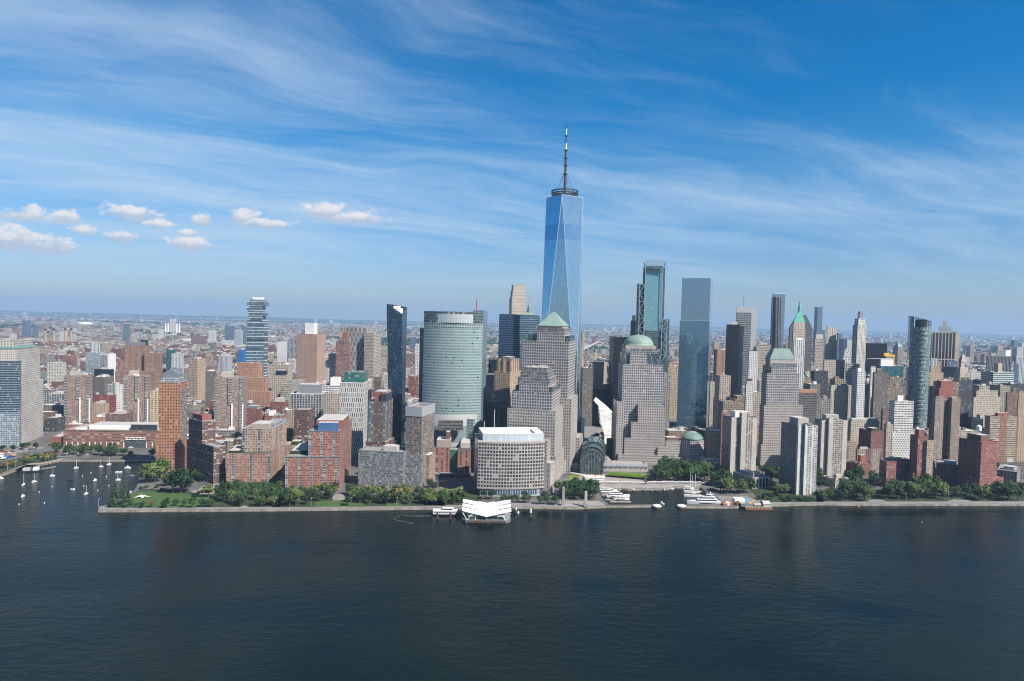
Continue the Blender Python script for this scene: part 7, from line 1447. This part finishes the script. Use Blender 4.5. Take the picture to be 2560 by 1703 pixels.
# construction crane on the teal block
def crane():
    p = at('T', 330, 890, 1310); z0 = at('T', 330, 900, 1310).z; z1 = at('T', 330, 750, 1310).z; r = thing('tower_crane', 'yellow construction crane on top of the teal glass block', 'crane', (p.x, p.y, z0)); b = MB(); h = z1-z0
    for x in (-1.2, 1.2):
        for y in (-1.2, 1.2): b.bar((x, y, -2), (x, y, h), .35, 4)
    for k in range(8): b.bar((-1.2, -1.2, h*k/8), (1.2, -1.2, h*(k+1)/8), .2, 4)
    b.build('mast', 'yellow_paint', r); b = MB(); b.box((-8, 0, h+1), (20, 3, 2.6)); b.box((-14, 0, h+4), (10, 2.4, 4)); b.build('machine_deck', 'yellow_paint', r); b = MB(); b.bar((0, 0, h-4), (-52, 0, h-6), .7, 4, .4); b.build('jib', 'white_paint', r)
crane()
# suspension bridge far across the gap
def bridge():
    Y = 3150; P = lambda x, y, o=0: at('E', x, y, Y+o); c = P(435, 400); r = thing('suspension_bridge', 'blue steel suspension bridge tower and cables glimpsed beyond the domed tower', 'bridge', (c.x, c.y, 0)); loc = Vector((c.x, c.y, 0))
    b = MB(); w = 8
    for x in (421, 449):
        q = P(x, 345); b.box((q.x, q.y, q.z/2), (9, 12, q.z))
    q0, q1 = P(421, 350), P(449, 350); zt = q0.z
    for zz in (zt-4, zt*.55): b.bar((q0.x, q0.y, zz), (q1.x, q1.y, zz), 5, 4)
    b.build('tower', 'bridge_blue', r, loc)
    b = MB()
    for o in (0, 30):
        pr = None
        for k in range(13):
            s = k/12; x = 435-s*300; z = zt*(1-s*1.0)**2*.9+45; q = Vector((c.x-s*330, c.y-s*420+o, z))
            if pr: b.bar(pr, q, 2.2, 4)
            b.bar((q.x, q.y, 42), q, .8, 4); pr = q
        pr = None
        for k in range(9):
            s = k/8; q = Vector((c.x+s*260, c.y+s*330+o, zt*(1-s)**2*.9+45))
            if pr: b.bar(pr, q, 2.2, 4)
            pr = q
    b.build('main_cable', 'roof_pale', r, loc); b = MB(); b.bar((c.x-340, c.y-430+15, 42), (c.x+300, c.y+380+15, 42), 5, 4); b.build('deck', 'bridge_blue', r, loc)
bridge()
# ================================================================ CITY FILL
PAL = [('red brick',(.29,.125,.095),3),('brown',(.23,.15,.115),4),('tan',(.42,.33,.255),4),('grey',(.30,.295,.29),4),('white',(.62,.61,.58),4),('cream',(.52,.46,.37),3),('dark',(.08,.09,.10),1),('rose',(.38,.22,.18),2)]
ROOFC = [(.30,.29,.28),(.50,.49,.47),(.62,.61,.60),(.16,.16,.16),(.40,.36,.33),(.28,.16,.13),(.72,.72,.71)]
pal = [p for p in PAL for _ in range(p[2])]
hp = []
for poly, z, lab in HEROES:
    xs = [p[0] for p in poly]; ys = [p[1] for p in poly]; hp.append((min(xs)-6, max(xs)+6, min(ys)-6, max(ys)+10, z, lab))
rr = random.Random(21); CAND = []
def clear(x, y, w, d):
    return not any(x+w/2 > a and x-w/2 < b_ and y+d/2 > c and y-d/2 < e for a, b_, c, e, z, l in hp)
yaw = rad(6.7); row = 0; y = 960.0
while y < 3340:
    depth = rr.uniform(16, 26); x = -.80*y-120+rr.uniform(0, 30); lim = .80*y+120; street = rr.uniform(0, 90)
    while x < lim:
        w = rr.uniform(13, 38); street += w
        xc = x+w/2; yc = y+depth/2+xc*sin(yaw)
        x += w+(.3 if street < 110 else 13)
        if street >= 110: street = 0
        u = 1280+F*xc/yc; infill = 455 < u < 1040 and 985 < yc < 1150
        if (yc < 1085 and not infill) or yc > 3250: continue
        if not (-60 < u < 2620): continue
        if 1400 < u < 1570 and yc < 1345: continue          # memorial plaza
        if u < 1100:
            if yc < 1150+max(0, (300-u))*.1 and not infill: continue
            h = rr.choice([13, 16, 18, 20, 22, 24, 26, 30]); q = rr.random()
            if q < .10: h = rr.uniform(34, 52)
            elif q < .13 and yc > 1350: h = rr.uniform(55, 80)
            if yc > 2500: h = rr.choice([18, 22, 40, 48, 52, 56]) if rr.random() < .55 else h
        elif u < 1500:
            if yc < 1320: continue
            h = rr.uniform(25, 80)
        else:
            cap = 210-(122 if yc < 1500 else 108 if yc < 2000 else 95)*yc/F
            h = max(14, min(rr.uniform(35, 150), cap-rr.uniform(0, 26)))
            if yc > 2300: h = rr.uniform(14, 48)
        if infill: h = rr.choice([12, 14, 16, 19])
        if (2250 < u < 2600 and yc < 1180) or (1660 < u < 1810 and yc < 1330): h = max(10, min(h, 210-(1075-768-.0236*u)*yc/F))
        if 1480 < u < 1640 and yc < 1300: h = min(h, 26)
        if not clear(xc, yc, w, depth): continue
        CAND.append((xc, yc, w-.4, depth, h, rr.choice(pal if u < 1150 else [q for q in pal if q[0] in ('tan','grey','cream','dark')]), rr.choice(ROOFC)))
    y += depth+(1 if row % 2 == 0 else rr.uniform(12, 16)); row += 1
# visible area of each against everything nearer: keeps the largest 120 as things of their own, the rest as one mass, drops what nothing shows
occ = [1703.0]*2560; items = []
for poly, z, lab in HEROES:
    us = [proj((p[0], p[1], z)) for p in poly]; items.append((min(p[1] for p in poly), min(a for a, _ in us), max(a for a, _ in us), max(b_ for _, b_ in us), None))
for i, c in enumerate(CAND):
    xc, yc, w, d, h = c[:5]; a, va = proj((xc-w/2, yc-d/2, h)); b_, vb = proj((xc+w/2, yc-d/2, h)); vt = proj((xc, yc+d/2, h))[1]; items.append((yc-d/2, a, b_, (va+vb)/2, (i, vt)))
items.sort(key=lambda q: q[0]); vis = []
for yv, a, b_, v, tagc in items:
    ia, ib = int(max(0, a)), int(min(2559, b_))
    if tagc:
        area = sum(max(0, occ[k]-tagc[1]) for k in range(ia, ib+1)); vis.append((area, tagc[0]))
    for k in range(ia, ib+1): occ[k] = min(occ[k], v)
vis.sort(reverse=True); NIND = 120
ind = [i for a, i in vis[:NIND] if a > 30]; mass = [i for a, i in vis[NIND:] if a > 1.0]; print('fill', len(CAND), 'ind', len(ind), 'mass', len(mass))
def lot(bw, c, rnd):
    xc, yc, w, d, h, p, rc = c; k = rnd.uniform(.8, 1.2); wc = tuple(min(.8, q*k*rnd.uniform(.94, 1.06)) for q in p[1]); cs, sn = cos(yaw*.6), sin(yaw*.6)
    R_ = lambda x, y: (xc+x*cs-y*sn, yc+x*sn+y*cs); q = [R_(-w/2, -d/2), R_(w/2, -d/2), R_(w/2, d/2), R_(-w/2, d/2)]
    bw.walls(q, 0, h, 3.6, 3.6, mi=0, wc=wc); bw.cap(q, h-.9, 1, rc); return q, wc, rc, R_
def stuffroof(bw, c, R_, rnd, single=False):
    xc, yc, w, d, h, p, rc = c
    for _ in range(1 if single else rnd.randint(1, 3)):
        x, y = rnd.uniform(-.32, .32)*w, rnd.uniform(-.32, .32)*d; a, b_, hh = rnd.uniform(1.5, 4), rnd.uniform(1.5, 4), rnd.uniform(2, 4.5); qq = [R_(x-a, y-b_), R_(x+a, y-b_), R_(x+a, y+b_), R_(x-a, y+b_)]; k = rnd.choice([(.5,.49,.47),(.3,.29,.28),(.66,.65,.63),(.22,.15,.12)])
        bw.walls(qq, h-.9, h+hh, mi=1, wc=k); bw.cap(qq, h+hh, 1, k)
rnd = random.Random(33); NAMES = {}
marks = sorted([(sum(proj((p[0], p[1], min(z, 60)))[0] for p in poly)/len(poly), min(p[1] for p in poly), lab) for poly, z, lab in HEROES if z > 25], key=lambda q: q[0])
def short(lab):
    for k, s in (('dark blue flared','flared blue tower'),('cream stone office tower','cream green-roofed tower'),('balconies rising','left brown slab tower'),('balconies beside','second brown slab tower'),('tall brown slab with balcony','third brown slab tower'),('orange brick','orange brick tower'),('terracotta','terracotta stepped tower'),('windowless','windowless brown tower'),('striped slab','striped slab tower'),('shifted','stacked glass tower'),('massive brown','massive brown tower'),('broad green glass','green glass tower'),('copper pyramid','copper pyramid tower'),('tallest blue','spire skyscraper'),('copper dome','domed tower'),('mirror blue','mirror glass tower'),('truncated','flat copper roofed tower'),('curved glass tower with','curved glass tower'),('bronze framed','bronze framed tower'),('white deco','white deco skyscraper'),('checkered','checkered white building'),('pink brick apartment','pink brick tower'),('white building faced','white finned building'),('large dark red','large dark red tower'),('tall mauve','mauve brick tower'),('black glass slab','black glass slab'),('ribbed crown sky','ribbed crown tower'),('white framed office','white framed block'),('braced edges','braced teal tower'),('dark tower with thin','dark ribbed tower'),('broad beige','broad beige block')):
        if k in lab: return s
    return None
MK = [(u, Y, short(l)) for u, Y, l in marks if short(l)]
lots = []
for i in ind:
    c = CAND[i]; u, v = proj((c[0], c[1], c[4])); m = min(MK, key=lambda q: abs(q[0]-u)+(0 if q[1] < c[1] else 25)); size = 'low' if c[4] < 24 else 'mid rise' if c[4] < 50 else 'tall'
    rel = 'behind' if abs(m[0]-u) < 28 else ('left of' if u < m[0] else 'right of'); lots.append((i, u, f'{size} {c[5][0]} block {rel} the {m[2]}'))
by = {}
for i, u, l in lots: by.setdefault(l, []).append((u, i))
for l, L_ in by.items():
    L_.sort()
    for k, (u, i) in enumerate(L_):
        c = CAND[i]; r = thing('city_block', l if len(L_) == 1 else f'{l}, {ordw(k+1)} from left', 'building', (c[0], c[1], 0), 0, 'mid city blocks'); loc = Vector((c[0], c[1], 0)); bw = MB(); q, wc, rc, R_ = lot(bw, c, rnd)
        wl = MB(); wl.v, wl.f, wl.uv, wl.mi, wl.wc = bw.v[:-4], bw.f[:-1], bw.uv[:-1], bw.mi[:-1], bw.wc[:-1]; wl.build('wall', 'f_city', r, loc, wc=True)
        rf = MB(); rf.cap(inset(q, .1), c[4]-.9, 0, rc); rf.build('roof', 'city_roof', r, loc, wc=True); pp = MB(); stuffroof(pp, c, R_, rnd, True); pp.build('roof_hut', 'city_roof', r, loc, wc=True)
bw = MB()
for i in mass:
    c = CAND[i]; q, wc, rc, R_ = lot(bw, c, rnd); stuffroof(bw, c, R_, rnd)
# across the river: low houses with scattered slabs, thinning towards the horizon
rr = random.Random(77)
def farbox(x, y, w, d, h, p, rc): lot(bw, (x, y, w, d, h, p, rc), rr)
for _ in range(9500):
    v = rr.uniform(14, 88)**1.0; Y = F*CAMH/v
    if Y < 4030 or Y > 21000: continue
    u = rr.uniform(-20, 2580); x = (u-1280)/F*Y; h = rr.uniform(7, 14); w = rr.uniform(12, 40)*(1+Y/9000); d = rr.uniform(12, 30)*(1+Y/6000)
    g = sin(x/900+2)+sin(Y/700+x/2500)
    if g > 1.25: continue
    q = rr.random()
    if q < .045: h = rr.uniform(22, 48); w = rr.uniform(22, 50)
    if q < .006: h = rr.uniform(50, 85); w = rr.uniform(20, 34)
    farbox(x, Y, w, d, h, rr.choice([PAL[4], PAL[4], PAL[2], PAL[3], PAL[0], PAL[7], PAL[5]]), rr.choice(ROOFC+[(.72,.72,.71), (.66,.65,.64), (.5,.3,.24)]))
for _ in range(230):    # brick housing slabs along the near bank of the river
    x = rr.uniform(-2700, 700); Y = rr.uniform(2900, 3290)-x*.0; farbox(x, Y, rr.uniform(24, 60), 18, rr.uniform(36, 58), rr.choice([PAL[0], PAL[7], PAL[7], PAL[1]]), rr.choice(ROOFC))
for _ in range(60):     # downtown across the river, right
    u = rr.uniform(1700, 2560); Y = rr.uniform(4200, 5200); farbox((u-1280)/F*Y, Y, rr.uniform(24, 44), 30, rr.uniform(40, 110), rr.choice(pal), rr.choice(ROOFC))
for _ in range(26):
    u = rr.uniform(0, 2560); Y = rr.uniform(12000, 19000); farbox((u-1280)/F*Y, Y, rr.uniform(40, 80), 60, rr.uniform(70, 120), PAL[4], ROOFC[1])
tag(bw.build('distant_city', ['f_city', 'city_roof'], wc=True), kind='stuff')
# leafy backyards and street trees scattered through the mid city, too many to count
b = MB(); rr = random.Random(5)
for _ in range(1500):
    Y = rr.uniform(1150, 3300); u = rr.uniform(-20, 1150) if rr.random() < .8 else rr.uniform(1150, 2580); x = (u-1280)/F*Y
    if not clear(x, Y, 4, 4): continue
    R = rr.uniform(3, 5.5); hz = rr.uniform(6, 16)
    for k in range(16):
        nv = Vector((rr.gauss(0, 1), rr.gauss(0, 1), rr.gauss(.3, .8))).normalized(); p = Vector((x, Y, hz))+nv*R*rr.uniform(.5, 1); t1 = nv.orthogonal().normalized(); t2 = nv.cross(t1); s = R*.42; b.face([p+t1*s, p+t2*s, p-t1*s, p-t2*s])
tag(b.build('street_foliage', 'leaf_green', uv=False), kind='stuff')
# wooded belts beyond the river
b = MB()
for _ in range(7600):
    v = rr.uniform(10, 80); Y = F*CAMH/v; u = rr.uniform(-20, 2580); x = (u-1280)/F*Y; g = sin(x/900+2)+sin(Y/700+x/2500)
    if Y < 4050 or Y > 24000 or (g < 1.0 and rr.random() > .22): continue
    k = (1+Y/5000); R = rr.uniform(6, 11)*k
    for j in range(4):
        nv = Vector((rr.gauss(0, 1), rr.gauss(0, 1), rr.gauss(.8, .5))).normalized(); p = Vector((x+rr.uniform(-R, R)*2, Y+rr.uniform(-R, R), rr.uniform(3, 11))); t1 = nv.orthogonal().normalized(); t2 = nv.cross(t1); b.face([p+t1*R*.7, p+t2*R*.7, p-t1*R*.7, p-t2*R*.7])
tag(b.build('distant_woods', 'leaf_green', uv=False), kind='stuff')
# ================================================================ HAZE
b = MB(); b.box((0, 14000, (620-9)/2), (63000, 36000, 629)); hz = b.build('haze', 'white_paint', uv=False); hz.data.materials.clear()
hm = bpy.data.materials.new('haze'); hm.use_nodes = True; t = NT(hm.node_tree); pv = t.n('ShaderNodeVolumePrincipled'); pv.inputs['Color'].default_value = (.39, .60, .88, 1); pv.inputs['Density'].default_value = 4.8e-5; pv.inputs['Anisotropy'].default_value = 0.05
o = t.n('ShaderNodeOutputMaterial'); t.t.links.new(pv.outputs[0], o.inputs['Volume']); hz.data.materials.append(hm); hm.cycles.homogeneous_volume = True if hasattr(hm.cycles, 'homogeneous_volume') else None
tag(hz, kind='stuff')
# duplicate label report
seen = {}
for o in S.objects:
    if o.get('label'): seen.setdefault(o['label'], []).append(o.name)
for l, n in seen.items():
    if len(n) > 1: print('DUP', l, n[:3])
    if not 4 <= len(l.split()) <= 16: print('LEN', len(l.split()), l)
